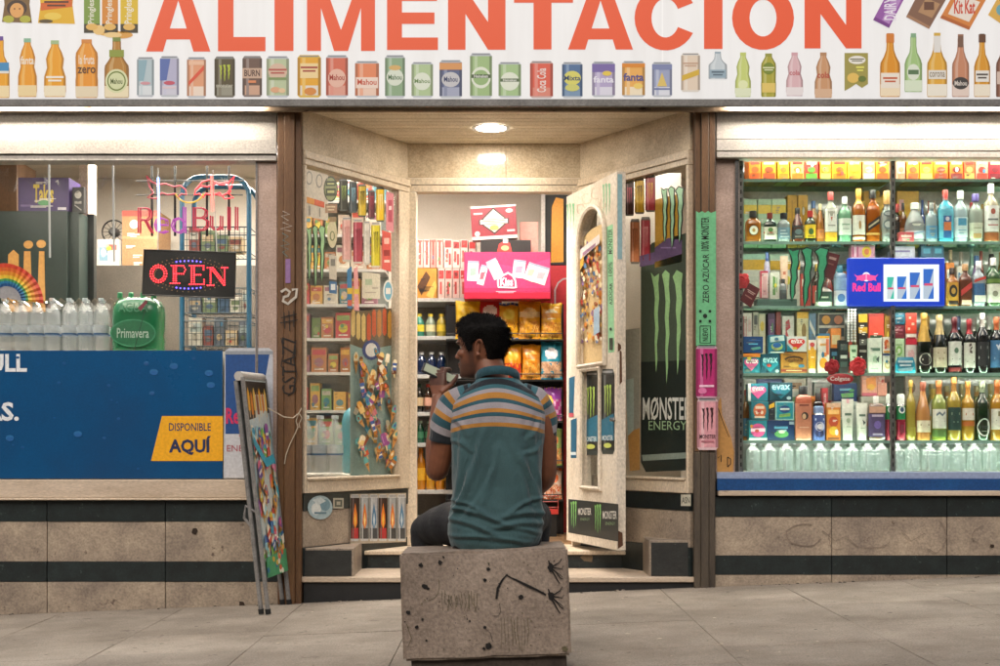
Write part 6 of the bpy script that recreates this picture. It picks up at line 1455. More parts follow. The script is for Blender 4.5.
bottle('champ', 'champagne bottle with pale gold foil and plain cream label', 932, 946.5, 315, 'D', fr, '#14180f', '#b8a070', [(.1, .44, '#c2b49c')], 0, 2, 1, 1.1, (.56, '#b8a070'), [R(.25, .64, .75, .67, '#8a7a60'), R(.3, .74, .7, .76, '#9a8a70')], capz=.9)
bottle('wine', 'red wine bottle with dark red capsule and white label with green sketch', 947.5, 961, 317, 'D', fr, '#0f1210', '#5a1a22', [(.14, .56, '#d3d2ca'), (.03, .1, '#7a2a2a')], 0, foil=(.72, '#5a1a22'), emb=[E(.5, .6, .16, .05, '#5c7a64'), R(.2, .74, .8, .76, '#6a6a64'), R(.2, .84, .8, .855, '#2a2a2a')])
bottle('wine', 'red wine bottle with bright red capsule and white label with a curl', 963, 975, 319, 'D', fr, '#0f1210', '#8a2028', [(.1, .56, '#cfccc2')], 0, foil=(.72, '#8a2028'), emb=[Sk([(.35, .5), (.5, .47), (.6, .52), (.45, .56), (.4, .6), (.6, .62)], .05, '#4a3a34'), R(.2, .78, .8, .8, '#6a6a64')])
bottle('wine', 'black wine bottle with white capsule and dark label', 976, 988.5, 313, 'D', fr, '#0c0e0e', '#c9c4bc', [(.12, .52, '#14171a')], 0, foil=(.76, '#c9c4bc'), emb=[R(.2, .55, .8, .6, '#7d7f80'), R(.1, .72, .9, .76, '#c6c4bc')])
bottle('wine', 'wine bottle with orange capsule and blue label at the right edge', 989.5, 1003, 317, 'D', fr, '#10120f', '#b5623a', [(.1, .58, '#3a6a94')], 0, foil=(.74, '#b5623a'), emb=[Pg([(.3, .5), (.7, .46), (.5, .6)], '#c9d3da'), R(.2, .72, .8, .75, '#9ab8cc')])
bottle('wine', 'wine bottle beyond the blue labelled one at the right edge', 1004.5, 1018, 318, 'D', fr, '#10120f', '#3a2a4a', [(.1, .5, '#c9c0b0')], 0, foil=(.74, '#3a2a4a'))
for k, x in enumerate((921, 936, 952, 968, 983)):
    bottle('wine', '%s dark wine bottle from the left in the row behind the champagne' % ORD[k], x, x + 12, 316 + 2 * (k % 2), 'D', bk, '#1a1c18', ('#a8823c', '#8d8a84', '#5a6a8a', '#a8a098', '#c9c6be')[k], [(.1, .5, '#8a8478')], 0, foil=(.74, ('#a8823c', '#8d8a84', '#5a6a8a', '#a8a098', '#c9c6be')[k]), group='wine bottles in the back row')

# ---- row E
for k, (a, b, y, c, p, l) in enumerate(((744, 756, 380, '#cfd0c8', [R(.1, .08, .9, .2, '#9ab08c')], 'white box in the back above the pink heart pack on the fifth shelf'), (757, 782, 379, '#4a5a94', [R(.05, .04, .95, .12, '#6f7fb0')], 'slate blue long box in the back of the fifth shelf'), (784, 806, 379, '#cfc6b4', [R(.2, .06, .8, .16, '#b08a6a'), R(.1, .2, .9, .3, '#b9b8b0')], 'cream box with brown lettering in the back of the fifth shelf'),
                                   (807, 812, 378, '#c9cac4', [], 'white post like box in the back of the fifth shelf'), (814, 833, 382, '#a8b4ae', [R(.1, .1, .5, .6, '#c6d0ca')], 'pale grey green box in the back of the fifth shelf'))):
    box(l, a, y, b, 440, bk, .06, c, p, sh='E')
def heart(c): return [E(.33, .36, .24, .2, c), E(.67, .36, .24, .2, c), Pg([(.1, .44), (.9, .44), (.5, .88)], c)]
pk('teal pack with a pink heart, topmost of the left stack on the fifth shelf', 748, 383.5, 768, 401, fr, .07, '#1c7080', heart('#cf5a92') + [T('evax', .2, .2, .8, .42, '#e8dce2', .02), R(0, 0, .14, 1, '#c9d0cc')])
pk('dark teal pack with light lettering, upper right of the stacks on the fifth shelf', 769.5, 382.5, 792.5, 401, fr, .07, '#123f4c', heart('#1f7486') + [T('evax', .1, .12, .9, .4, '#a8d0d6', .02), E(.84, .84, .1, .09, '#9ab8ba')])
pk('teal pack with an orange face disc, middle of the left stack on the fifth shelf', 751, 401.5, 768.5, 419.8, fr, .07, '#1f6c7a', [E(.5, .5, .36, .4, '#cf6a3c'), R(.25, .25, .75, .4, '#e6cdb8'), E(.35, .6, .08, .1, '#f0d8c0'), E(.62, .6, .08, .1, '#f0d8c0'), R(.2, .8, .8, .9, '#e6cdb8')])
pk('small black and yellow pack between the two middle packs on the fifth shelf', 769, 401.5, 775, 419.8, fr, .07, '#1a2430', [Pg([(0, .2), (.9, .05), (.9, .3), (0, .4)], '#d9a82c')])
pk('teal pack with blue emblem and white border, middle right of the stacks', 775.5, 401.5, 794, 420, fr, .07, '#9fc6c4', [R(.06, .06, .94, .94, '#1f8696'), E(.5, .42, .3, .2, '#1d3f78'), R(.25, .36, .75, .46, '#cfdcd6'), Pg([(.2, .7), (.8, .62), (.8, .8), (.2, .86)], '#7fae54')])
pk('pink and teal pack, lowest of the left stack on the fifth shelf', 749, 420.3, 767, 440, fr, .07, '#1f7484', [E(.5, .5, .4, .34, '#cf4a86'), R(.1, .4, .9, .56, '#e6c0d0'), E(.14, .3, .08, .08, '#d9822c'), R(0, .88, 1, 1, '#c9ccc8')], sh='E')
pk('dark blue pack with green swoosh, lowest right of the stacks on the fifth shelf', 767.5, 420.5, 794.5, 440, fr, .07, '#122f5a', [R(.25, .3, .75, .42, '#5fa0c0'), E(.52, .68, .26, .18, '#5f9a5a'), Pg([(.3, .5), (.7, .45), (.7, .55)], '#9ac8d4'), R(.8, .05, .98, .2, '#9ab0c0')], sh='E')
bottle('toil', 'big salmon coloured shower gel bottle with black cap on the fifth shelf', 795, 811, 386, 'E', fr, '#b5654e', '#191a1c', [(.05, .68, '#c07a60')], 0, 5, .6, 1.1, None, [E(.55, .55, .22, .07, '#3a2c2a'), E(.5, .56, .12, .05, '#d9b08a'), R(.2, .34, .8, .37, '#7a3a30'), R(.2, .75, .8, .77, '#d9a890')])
bottle('toil', 'black bottle with red edge behind the lavender spray can', 813, 823, 393, 'E', mid, '#241c1e', '#2a2022', [(.1, .6, '#3a2a2c')], 0, 4, .6)
box('narrow red packet in the back beside the lavender spray can', 822, 388, 828, 440, mid + .02, .05, '#b8323c', [R(.3, .1, .7, .3, '#e0a0a0')], sh='E')
sprayc('lavender blue spray can with pale flower on the fifth shelf', 812, 825, 406, 'E', fr, '#5c6aa4', '#7f94bc', [E(.5, .6, .36, .14, '#b8b4d0'), E(.5, .6, .2, .08, '#e0d8e0'), E(.5, .8, .36, .1, '#2a2f5a'), R(.15, .36, .85, .42, '#c6cce0')])
box('orange and yellow box on the fifth shelf left of the white tubes', 826.5, 403, 840.5, 440, fr, .05, '#d07a2a', [R(0, 0, 1, .12, '#cfa88a'), R(.1, .18, .9, .3, '#e8b870'), E(.5, .5, .34, .14, '#b5442c'), E(.5, .74, .3, .12, '#e0b03c'), R(.1, .92, .9, .98, '#7a3a1c')], sh='E')
tubeb('white cream tube with pink tip, left of the pair on the fifth shelf', 841.5, 853.5, 399, 'E', fr, '#cfd0c4', '#d8d8d0', [R(.2, .34, .8, .4, '#5a6f60'), E(.5, .52, .2, .06, '#9aa890'), R(.3, .66, .7, .68, '#8aa088'), R(.38, .0, .62, .1, '#d9a0a8')])
tubeb('white cream tube, right of the pair on the fifth shelf', 856, 867.5, 403, 'E', fr, '#d3d3c8', '#d8d8d0', [R(.2, .3, .8, .36, '#5a6f60'), Pg([(.5, .44), (.8, .52), (.6, .6)], '#3f4a44'), R(.3, .66, .7, .68, '#8aa088')])
bottle('toil', 'clear brown hair bottle with purple label and white cap on the fifth shelf', 868, 884, 396, 'E', fr, '#6a4a3c', '#cfcdc8', [(.08, .6, '#4a3a64')], .15, 5, .7, .7, None, [R(.15, .42, .85, .47, '#b8a8c0'), E(.5, .65, .22, .09, '#6f5aa0'), R(.2, .84, .8, .88, '#a898b0'), R(0, .24, 1, .38, '#c99a80')])
for k, (a, b) in enumerate(((885, 895), (896, 905.5))):
    sprayc('green topped spray can with dark red foot, %s of the pair' % ('left', 'right')[k], a, b, 394, 'E', fr, '#2f8a54', '#d3d8d2', [E(.5, .34, .34, .08, '#d6dcd6'), E(.5, .34, .2, .05, '#2a4a6a'), R(.15, .6, .85, .9, '#a8304a'), R(.3, .66, .7, .84, '#6a1c30')], foot='#8f2438')
bottle('wine', 'pale yellow wine bottle without label right of the green spray cans', 905.8, 915.5, 380, 'E', fr, '#a8933c', '#b08a3c', [(.08, .22, '#8a7a2a')], .25)
bottle('burg', 'peach coloured bottle with small cream label on the fifth shelf', 915.8, 930, 382, 'E', fr, '#b9804a', '#8a4a34', [(.14, .34, '#d8cbb0')], .1, foil=(.78, '#8a4a34'), emb=[R(.2, .72, .8, .75, '#6a4a34')])
bottle('wine', 'white wine bottle with white label and green foot', 931.5, 946, 380.5, 'E', fr, '#8f9a4a', '#b5743c', [(.2, .52, '#d6d6c8'), (.06, .18, '#4f6a34')], .2, foil=(.76, '#b5743c'), emb=[Sk([(.2, .58), (.4, .54), (.6, .58), (.8, .53)], .04, '#6a7480'), R(.2, .68, .8, .69, '#8a8a80')])
bottle('wine', 'white wine bottle with a dark green label', 947, 960.5, 377, 'E', fr, '#a8903a', '#b08040', [(.16, .52, '#1c3a34')], .2, foil=(.76, '#b08040'), emb=[R(.2, .56, .8, .6, '#8a9a80'), R(.3, .7, .7, .72, '#6a8070')])
bottle('wine', 'golden wine bottle with white and orange label', 961.5, 974, 381, 'E', fr, '#b58a2c', '#c2863a', [(.34, .54, '#d9d0c0'), (.24, .32, '#b5622a')], .2, foil=(.76, '#c2863a'), emb=[R(.2, .54, .8, .58, '#b8603a')])
bottle('wine', 'dark green bottle with round white label', 975, 989, 381, 'E', fr, '#1f2f1c', '#9aa88a', [], 0, foil=(.78, '#9aa88a'), emb=[E(.5, .78, .46, .15, '#d6d6d0', 22), T('1902', .18, .75, .82, .81, '#2a2a2c', .02), R(.3, .84, .7, .85, '#8a8a84')])
bottle('wine', 'golden wine bottle with white label at the right edge of the fifth shelf', 990, 1004, 380, 'E', fr, '#b07f2a', '#a8602c', [(.18, .52, '#d8d4c6')], .2, foil=(.76, '#a8602c'), emb=[R(.4, .52, .6, .6, '#8a8060'), R(.25, .66, .75, .68, '#8a8a80')])
bottle('wine', 'amber wine bottle beyond the right edge of the fifth shelf', 1006, 1019, 382, 'E', fr, '#a8742a', '#6a2a24', [(.18, .5, '#c9b898')], .2, foil=(.76, '#6a2a24'))
ov_ = tag(empty('oval_sign', at(840, 385, .09)), 'small red oval toothpaste sign hanging from the shelf edge', 'sign')
q = MB(); c0 = at(840, 379, .09); q.lathe([(.078, 0), (.078, .006), (.07, .008)], flat('#a8222a', .35), c0, 24, sy=.42, axis=Matrix.Rotation(PI / 2, 3, 'X')); q.build('plate', ov_)
decal('lettering', front(.081), [T('Colgate', 830, 376.5, 850, 382, '#ecdcd8', .02)], ov_)
pk('dark blue pack with green swoosh behind the white tubes', 834, 383, 857, 401, mid, .06, '#12305c', [R(.25, .3, .75, .42, '#5fa8c4'), Pg([(.3, .6), (.85, .54), (.85, .78), (.35, .84)], '#5fa05c')])
box('peach box with pink border behind the purple labelled bottle', 862, 374, 877, 396, mid, .05, '#d9a088', [R(0, 0, 1, .1, '#cf7a80'), Pg([(.25, .2), (.9, .14), (.95, .6), (.3, .66)], '#dd8a3c'), E(.6, .6, .25, .15, '#e0a83c'), R(0, .86, 1, 1, '#b85a6a')])
box('salmon box right of the peach box', 877.5, 375, 887, 396, mid, .05, '#dd9a84', [R(.15, .1, .85, .2, '#e8c0b0')])
box('lower box the peach and salmon boxes stand on', 861, 396.6, 888, 440, mid, .06, '#a8a89a', [R(.1, .1, .9, .2, '#8a8a7c')], sh='E')
box('lower box under the dark blue pack with green swoosh', 833, 401.5, 858, 440, mid, .06, '#9aa49c', [R(.1, .1, .9, .2, '#7c8a80')], sh='E')
box('framed picture card between the peach wine and spray cans', 905, 376, 921, 440, bk, .03, '#c9bca8', [R(.1, .05, .9, .3, '#dcd0c0'), E(.45, .18, .2, .08, '#8a7a5a')], sh='E')
for k, x in enumerate((925, 940, 955, 970, 984)):
    bottle('wine', '%s pale wine bottle from the left in the back row of the fifth shelf' % ORD[k], x, x + 13, 384 + 2 * (k % 2), 'E', bk, '#9a9058', '#a89a6a', [(.2, .5, '#b9b39a')], .25, foil=(.78, ('#a89a6a', '#b5864a')[k % 2]), group='wine bottles in the back row')

# ---- row F: small water bottles
wproto = None
GWF = 'small water bottles under the lowest glass shelf'
wclear = glassy('#e2eeea', .78, .04)
def wf(X, Y, lab, s=1.0):
    global wproto
    if wproto is None:
        wproto = empty('water_bottle', (0, 0, 0))
        a, b, c = water_bottle_parts(.0435, .172, wclear, flat('#b8c6c8', .35), None)
        a.build('body', wproto, True); b.build('cap', wproto, True)
        o = wproto
    else: o = copy_tree(wproto)
    o.location = (X, Y, SH['F'] + .0005); o.scale = (s, s, random.uniform(.97, 1.02)); tag(o, lab, 'bottle', GWF)
xw = [753, 769, 786, 803, 820, 837, 852, 867, 881, 897, 912, 929, 944, 958, 974, 990, 1006, 1022]
for r_, Y in enumerate((.15, .26)):
    for k, x in enumerate(xw):
        wf(xat(x + (7 if r_ else 0), Y), Y, '%s small clear water bottle from the left, %s row under the lowest shelf' % (ORD[k], ('front', 'rear')[r_]), .98 + .06 * ((k * 5) % 3) / 2)

# fillers: the second and third rows that crowd every shelf
rs = random.Random(101)
FC = ['#a8642a', '#3a2a1c', '#b9b8ac', '#4f7a5a', '#8a3a2c', '#c9a24a', '#6f8fa0', '#22281c', '#b08a5a', '#c6c2b4', '#7a5a8a', '#9ab0a4']
def fill(sh, x0, x1, ylo, yhi, Y, kinds, desc, group):
    x = x0; k = 0
    while x < x1:
        w = rs.uniform(8, 12.5); yt = rs.uniform(ylo, yhi); c = rs.choice(FC); c2 = rs.choice(['#d8d4c6', '#c9b88a', '#b8443c', '#3f6f8f', '#d3a23c', '#2a2a2c'])
        lab = '%s %s' % (ORD[k], desc)
        if rs.random() < kinds:
            bottle(rs.choice(['wine', 'spirit', 'slope', 'short']), lab, x, x + w, yt, sh, Y, c, rs.choice(['#1d1b1a', '#b8322c', '#c9a23c', '#d8d6d0', '#3a5a8a']), [(rs.uniform(.08, .2), rs.uniform(.42, .58), c2)], .15, group=group)
        else:
            box(lab, x, yt + 6, x + w, 241, Y, .07, rs.choice(['#c9b08a', '#b8443c', '#d3a23c', '#3f6f8f', '#cfcabc', '#5f8a5a', '#8a4f6a', '#d8823c']), [R(.1, .15, .9, .35, c2), E(.5, .65, .3, .12, c)], sh=sh, group=group)
        x += w + rs.uniform(.5, 3); k += 1
fill('B', 808, 892, 199, 210, .33, .8, 'bottle or box from the left in the rear row left of the middle upright', 'rear row of the bottle shelf')
fill('B', 944, 1000, 198, 208, .35, .85, 'bottle or box from the left in the rear row behind the blue gin', 'rear row of the bottle shelf')
fill('C', 801, 846, 262, 276, .36, .5, 'bottle or box from the left behind the green claw sign', 'rear row of the third shelf')
fill('C', 946, 1000, 250, 262, .29, .75, 'bottle or box from the left in the middle row beside the lit sign', 'rear row of the third shelf')
fill('D', 818, 916, 322, 334, .30, .25, 'bottle or box from the left in the middle row of the fourth shelf', 'middle row of the fourth shelf')
fill('E', 812, 834, 386, 396, .33, .4, 'bottle or box from the left in the rear row of the fifth shelf', 'rear row of the fifth shelf')
fill('E', 742, 812, 388, 392, .34, .15, 'bottle or box from the left behind the stacked fifth shelf packs', 'rear row of the fifth shelf')
fill('E', 858, 930, 386, 400, .33, .6, 'bottle or box from the left behind the green topped cans', 'rear row of the fifth shelf')
# ================================================================ inside, through the doorway
YS = 2.25
sx0, sx1 = xat(398, YS), xat(476, YS)
shelf = tag(empty('shelf_unit', ((sx0 + sx1) / 2, YS, FL)), 'white shop shelf with drinks and packets left of the seated man', 'shelf')
steel = flat('#c9c9c6', .3, .2)
SZ = {}
q = MB(); q.box(sx0, sx1, YS + .42, YS + .45, FL, zat(238, YS), flat('#8d8a84', .6)); q.build('back_panel', shelf)
for k, py in enumerate((298, 336, 374.5, 412, 443, 490)):
    SZ[k] = zat(py, YS)
    q = MB(); q.box(sx0, sx1, YS, YS + .42, SZ[k] - .03, SZ[k], steel); q.build('shelf', shelf, bevel=.003)
for x in (sx0, sx1 - .025):
    q = MB(); q.box(x, x + .025, YS + .4, YS + .419, FL, zat(238, YS), steel); q.build('upright', shelf)
q = MB(); q.box(sx0, sx1, YS - .0, YS + .42, FL, FL + .12, steel); q.build('plinth', shelf)
YI = YS + .06
def grp(x0, x1, z0, z1, Y, d, c, prints, label, cat='packet', group=None, name='packet'):
    return carton(name, label, cat, xat(x0, Y), xat(x1, Y), z0, z1, Y, d, c, prints, group)
G1 = 'red and white packets on the top shelf inside'
zt1 = zat(268, YI); zt0 = zat(239, YI)
for k, (a, b, c) in enumerate(((417, 423, '#d9a29a'), (423.6, 430, '#e0b8ae'), (430.6, 436, '#d98f86'), (436.6, 443, '#e0b0a6'))):
    grp(a, b, zt1 + .002, zt0, YI, .25, c, [R(.35, .1, .65, .9, '#c9483f'), R(.1, .05, .9, .1, '#c9483f')], '%s striped packet from the left in the top layer on the highest shelf inside' % ORD[k], group=G1)
for k, (a, b) in enumerate(((444, 452), (452.6, 460), (460.6, 468), (468.6, 476))):
    grp(a, b, zt1 + .002, zt0 - .01 * (k % 2), YI, .25, '#dcc6bc', [R(.1, .05, .9, .3, '#c43c3a'), R(.2, .4, .5, .8, '#cf5a50'), R(.6, .5, .85, .9, '#c43c3a')], '%s red and white packet from the left in the upper layer beside the sweets display' % ORD[k], group=G1)
grp(415, 437, SZ[0] + .001, zt1, YI, .25, '#c48a3c', [Pg([(.1, .6), (.5, .1), (.7, .3), (.3, .9)], '#5a3a24'), Pg([(.5, .9), (.9, .4), (1, .6), (.8, 1)], '#e0b45a')], 'orange and brown box under the striped packets on the highest shelf inside', 'box', name='box')
for k, (a, b) in enumerate(((438, 444.5), (445, 452), (452.6, 459.5), (460, 467), (467.6, 475))):
    grp(a, b, SZ[0] + .001, zt1, YI, .25, '#d8b8ae', [R(.1, .08, .9, .35, '#c43c3a'), R(.3, .45, .6, .85, '#c94a44')], '%s red and white packet from the left in the lower layer beside the sweets display' % ORD[k], group=G1)
def small_bottle(X, z, r, H, col, cap, lab, label, group, Y, clear=.15):
    o = tag(empty('bottle', (X, Y, z)), label, 'bottle', group)
    q = MB(); q.lathe([(r * .92, 0), (r, .03 * H), (r, .6 * H), (r * .85, .7 * H), (r * .45, .82 * H), (r * .42, .92 * H)], glassy(col, clear), seg=12); q.build('body', o, True)
    q = MB(); q.lathe([(r * .5, .88 * H), (r * .5, H)], flat(cap, .4), seg=10); q.build('cap', o, True)
    if lab: q = MB(); q.lathe([(r * 1.02, .22 * H), (r * 1.02, .52 * H)], flat(lab), seg=12, cap=False); q.build('label', o, True)
    return o
def rowb(k, xs, w, ytop, col, cap, lab, desc, group):
    for i, x in enumerate(xs):
        z = SZ[k] + .001; Y = YI + .03
        c = col[i % len(col)]; cp_ = cap[i % len(cap)]; l_ = lab[i % len(lab)] if lab else None
        small_bottle(xat(x, Y), z, xat(x + w / 2, Y) - xat(x, Y), zat(ytop, Y) - z, c, cp_, l_, '%s %s' % (ORD[i], desc), group, Y)
rowb(1, [419.5, 430.5, 441.5, 452.5, 463], 10, 314, ['#3f8f7a', '#8fa08a', '#b8a23c', '#c9a838'], ['#c9b83a', '#d0b838', '#e0c040'], ['#d9c83a', '#dcd2a0', '#e0c23a'], 'green and yellow bottle from the left on the second shelf inside', 'green and yellow bottles on the second shelf inside')
rowb(2, [421.5, 431.5, 441.5], 9.4, 352, ['#12264a'], ['#d8dade'], None, 'dark blue bottle with white cap from the left on the third shelf inside', 'dark blue bottles on the third shelf inside')
rowb(2, [451, 460, 469], 8.6, 352, ['#2a7a58'], ['#cfe0d4'], ['#8fc0a4'], 'green bottle from the left beside the dark blue ones on the third shelf inside', 'green bottles on the third shelf inside')
rowb(3, [419.5, 428, 436.5, 445, 454, 463], 8, 384, ['#23201c', '#3a2418', '#1f2a20'], ['#1f3a2a', '#b03a2c', '#a8482c'], ['#c9b08a', '#d3a08a'], 'dark bottle with pale label from the left on the fourth shelf inside', 'dark bottles on the fourth shelf inside')
rowb(4, [420, 429, 438, 447, 456], 8.4, 421, ['#1f5a40', '#2a4a3a'], ['#9ab8a4'], ['#3f7a5a'], 'green bottle from the left on the fifth shelf inside', 'green bottles on the fifth shelf inside')
rowb(5, [421, 430.5, 440, 449.5, 459, 468], 9.2, 448, ['#c9821c', '#d99a24'], ['#d98a1c', '#c96a1c'], ['#dba62c'], 'orange drink bottle from the left on the lowest shelf inside', 'orange drink bottles on the lowest shelf inside')

# crisps rack right of the man
YC = 2.1
rack = tag(empty('crisp_rack', (xat(525, YC), YC + .2, FL)), 'dark wire rack full of crisp bags right of the seated man', 'rack')
q = MB()
for x in (446, 505, 563.5):
    q.box(xat(x, YC) - .008, xat(x, YC) + .008, YC + .16, YC + .18, FL, zat(302, YC), M['black'])
q.build('post', rack)
CZ = {}
for k, py in enumerate((339, 379.5, 421, 466, 500)):
    CZ[k] = zat(py, YC)
    q = MB(); q.box(xat(446, YC), xat(563.5, YC), YC, YC + .16, CZ[k] - .012, CZ[k], M['black'])
    q.tube([(xat(446, YC), YC, CZ[k] + .04), (xat(563.5, YC), YC, CZ[k] + .04)], .004, M['black'], 5); q.build('tray', rack)
q = MB(); q.box(xat(446, YC), xat(564, YC), YC + .181, YC + .2, FL, zat(302, YC), flat('#1c1a1c', .6)); q.build('back_panel', rack)
def crisp_bag(label, x0, y0, x1, y1, Y, paint, z0=None, cat='bag', seed=0, group=None, lean=.03):
    X0, X1 = xat(x0, Y), xat(x1, Y); z0 = z0 if z0 is not None else zat(y1, Y); z1 = zat(y0, Y)
    w, h = X1 - X0, z1 - z0
    o = MB(); nu, nv = 20, 28; rs = random.Random(seed)
    ph = rs.uniform(0, 9)
    vs = {}; 
    for side in (-1, 1):
        pts = []
        for j in range(nv + 1):
            v = j / nv
            for i in range(nu + 1):
                u = i / nu
                t = max(0, math.sin(PI * u)) ** .55 * max(0, math.sin(PI * min(1, max(0, (v - .05) / .9)))) ** .45
                th = .24 * w * t + .006 * math.sin(11 * u + 5 * v + ph) * t + .004 * math.sin(23 * v + 9 * u + ph) * t
                if v < .05 or v > .95: th = .002 + .003 * math.sin(30 * u)
                pinch = 1 - .05 * math.sin(PI * v)
                pts.append(Vector((X0 + w * (.5 + (u - .5) * pinch), Y + .05 + side * th + lean * v, z0 + h * v + .004 * math.sin(9 * u + ph) * (1 if v > .9 else 0))))
        for j in range(nv):
            for i in range(nu):
                a = j * (nu + 1) + i
                q4 = [pts[a], pts[a + 1], pts[a + nu + 2], pts[a + nu + 1]]
                if side == 1: q4 = q4[::-1]
                c = paint((i + .5) / nu, 1 - (j + .5) / nv) if side == -1 else paint(.02, .5)
                o.add(q4, [(0, 1, 2, 3)], flat(c, .28, 0, .6), True)
    b = o
    me = b.mesh('crisp_bag', Vector(((X0 + X1) / 2, Y + .05, z0)))
    bm = bmesh.new(); bm.from_mesh(me); bmesh.ops.remove_doubles(bm, verts=bm.verts[:], dist=.0003); bm.to_mesh(me); bm.free()
    ob = bpy.data.objects.new('crisp_bag', me); ob.location = ((X0 + X1) / 2, Y + .05, z0); COL.objects.link(ob)
    return tag(ob, label, cat, group)
def pnt(base, top, disc, food, band=None):
    u0 = random.uniform(0, 50)
    def f(u, v):
        if v < .06 or v > .95: return top
        if band and .3 < v < .42: return band
        if (u - .5) ** 2 / .1 + (v - .33) ** 2 / .022 < 1: return disc
        if v > .55:
            n_ = noise.noise(Vector((u * 7, v * 9, u0))) * 3 + noise.noise(Vector((u * 17, v * 21, u0)))
            return food[int(abs(n_) * 2.2) % len(food)] if n_ > -.9 else base
        return base
    return f
FD = ['#c9862c', '#d9a24a', '#b5702a', '#e0b860']
YG = YC - .0
B0, B1, B2, B3, B4 = (CZ[k] + .003 for k in range(5))
crisp_bag('yellow crisp bag half behind the man head on the top rack row', 455, 300, 480, 339, YG, pnt('#dcb41c', '#e0c030', '#c9a01c', FD), B0, seed=1)
crisp_bag('red and white crisp bag above the man head on the top rack row', 478, 297, 502, 339, YG + .03, pnt('#c2302c', '#b82a2a', '#e6dcd4', ['#e3d6cc', '#c2302c', '#d9a08c']), B0, seed=2)
crisp_bag('yellow crisp bag with blue top beside the red and white bag', 499, 302, 519, 339, YG, pnt('#dca81c', '#3a5a8a', '#d9c23a', ['#d9a01c', '#c9861c', '#8a5a2a']), B0, seed=3)
crisp_bag('golden crisp bag, left of the pair at the right end of the top row', 518.5, 300, 541, 339, YG, pnt('#d99a1c', '#cf8a1c', '#e0bf72', FD, '#d9c08a'), B0, seed=4)
crisp_bag('golden crisp bag, right of the pair at the right end of the top row', 541, 302, 562.5, 339, YG, pnt('#dba21f', '#d9b02a', '#d9cba0', FD, '#c9862c'), B0, seed=5)
crisp_bag('orange and red crisp bag right of the man neck', 504, 344, 522, 379.5, YG, pnt('#d98a1c', '#d9a01c', '#d9b43a', ['#b5301f', '#c2482a', '#d9a24a']), B1, seed=6)
crisp_bag('orange crisp bag between the orange red and the teal bags', 522, 344, 541, 379.5, YG, pnt('#d9851c', '#d9901c', '#e0b04a', FD, '#c97a1c'), B1, seed=7)
crisp_bag('teal and white crisp bag at the right end of the second row', 541, 341, 562.5, 379.5, YG, pnt('#2a88a0', '#2a7f9a', '#d8d6da', ['#c9a080', '#d9b08a', '#b88a6a']), B1, seed=8)
crisp_bag('dark maroon crisp bag in the third row behind the man shoulder', 505, 388, 524, 421, YG, pnt('#4a1f24', '#5a2a2a', '#8a4a3c', ['#6a3424', '#8a5a34']), B2, seed=9)
crisp_bag('dark brown crisp bag in the third row beside the purple bag', 524, 386, 545, 421, YG, pnt('#3a2420', '#2c1c1a', '#7a4a2c', ['#5a3424', '#7a5a34']), B2, seed=10)
crisp_bag('purple snack bag with yellow disc at the right end of the third row', 544, 387, 562.5, 421, YG, lambda u, v: '#d9b81f' if (u - .25) ** 2 / .06 + (v - .45) ** 2 / .05 < 1 else ('#8a3f9a' if v < .35 else ('#b03a86' if (int(u * 9) + int(v * 9)) % 3 else '#c9a0c0')), B2, seed=11)
crisp_bag('green crisp bag in the fourth row behind the man arm', 523, 430, 544, 466, YG, pnt('#5a7a2c', '#4a6a2a', '#c9b04a', FD), B3, seed=12)
crisp_bag('pale green and orange crisp bag at the right end of the fourth row', 543.5, 428, 562.5, 466, YG, pnt('#8aa05a', '#7a9a4a', '#cf7a4a', ['#d9a26a', '#c97a3a', '#9ab06a']), B3, seed=13)
crisp_bag('brown crisp bag in the lowest row behind the man arm', 523, 470, 544, 500, YG, pnt('#7a4a2c', '#6a3a24', '#c9a070', FD), B4, seed=14)
crisp_bag('white and orange crisp bag at the right end of the lowest row', 544, 468, 562.5, 500, YG, pnt('#d3bfae', '#c9602c', '#d96a2c', ['#cf5a2c', '#d9b08a', '#e0d0c0']), B4, seed=15)
q = MB(); X0, X1 = xat(540, YC - .1), xat(558, YC - .1); z0 = FL + .002
rt = tag(empty('wire_tray', ((X0 + X1) / 2, YC - .1, FL)), 'small red tray with wire sides under the white and orange crisp bag', 'tray')
z0 = zat(514, YC - .1)
q.box(X0, X1, YC - .12, YC - .02, z0, z0 + .035, flat('#c23a34', .4)); q.build('tray', rt)
q = MB()
for z in (.05, .09, .13): q.tube([(X0, YC - .12, z0 + z), (X1, YC - .12, z0 + z)], .003, flat('#b0443c', .4), 5)
for x in (X0, X1): q.tube([(x, YC - .12, z0), (x, YC - .12, z0 + .14)], .003, flat('#b0443c', .4), 5)
q.build('wire_side', rt)
q = MB(); q.box(X0 + .01, X1 - .01, YC - .11, YC - .03, FL, z0 - .001, M['black']); q.build('stand', rt)

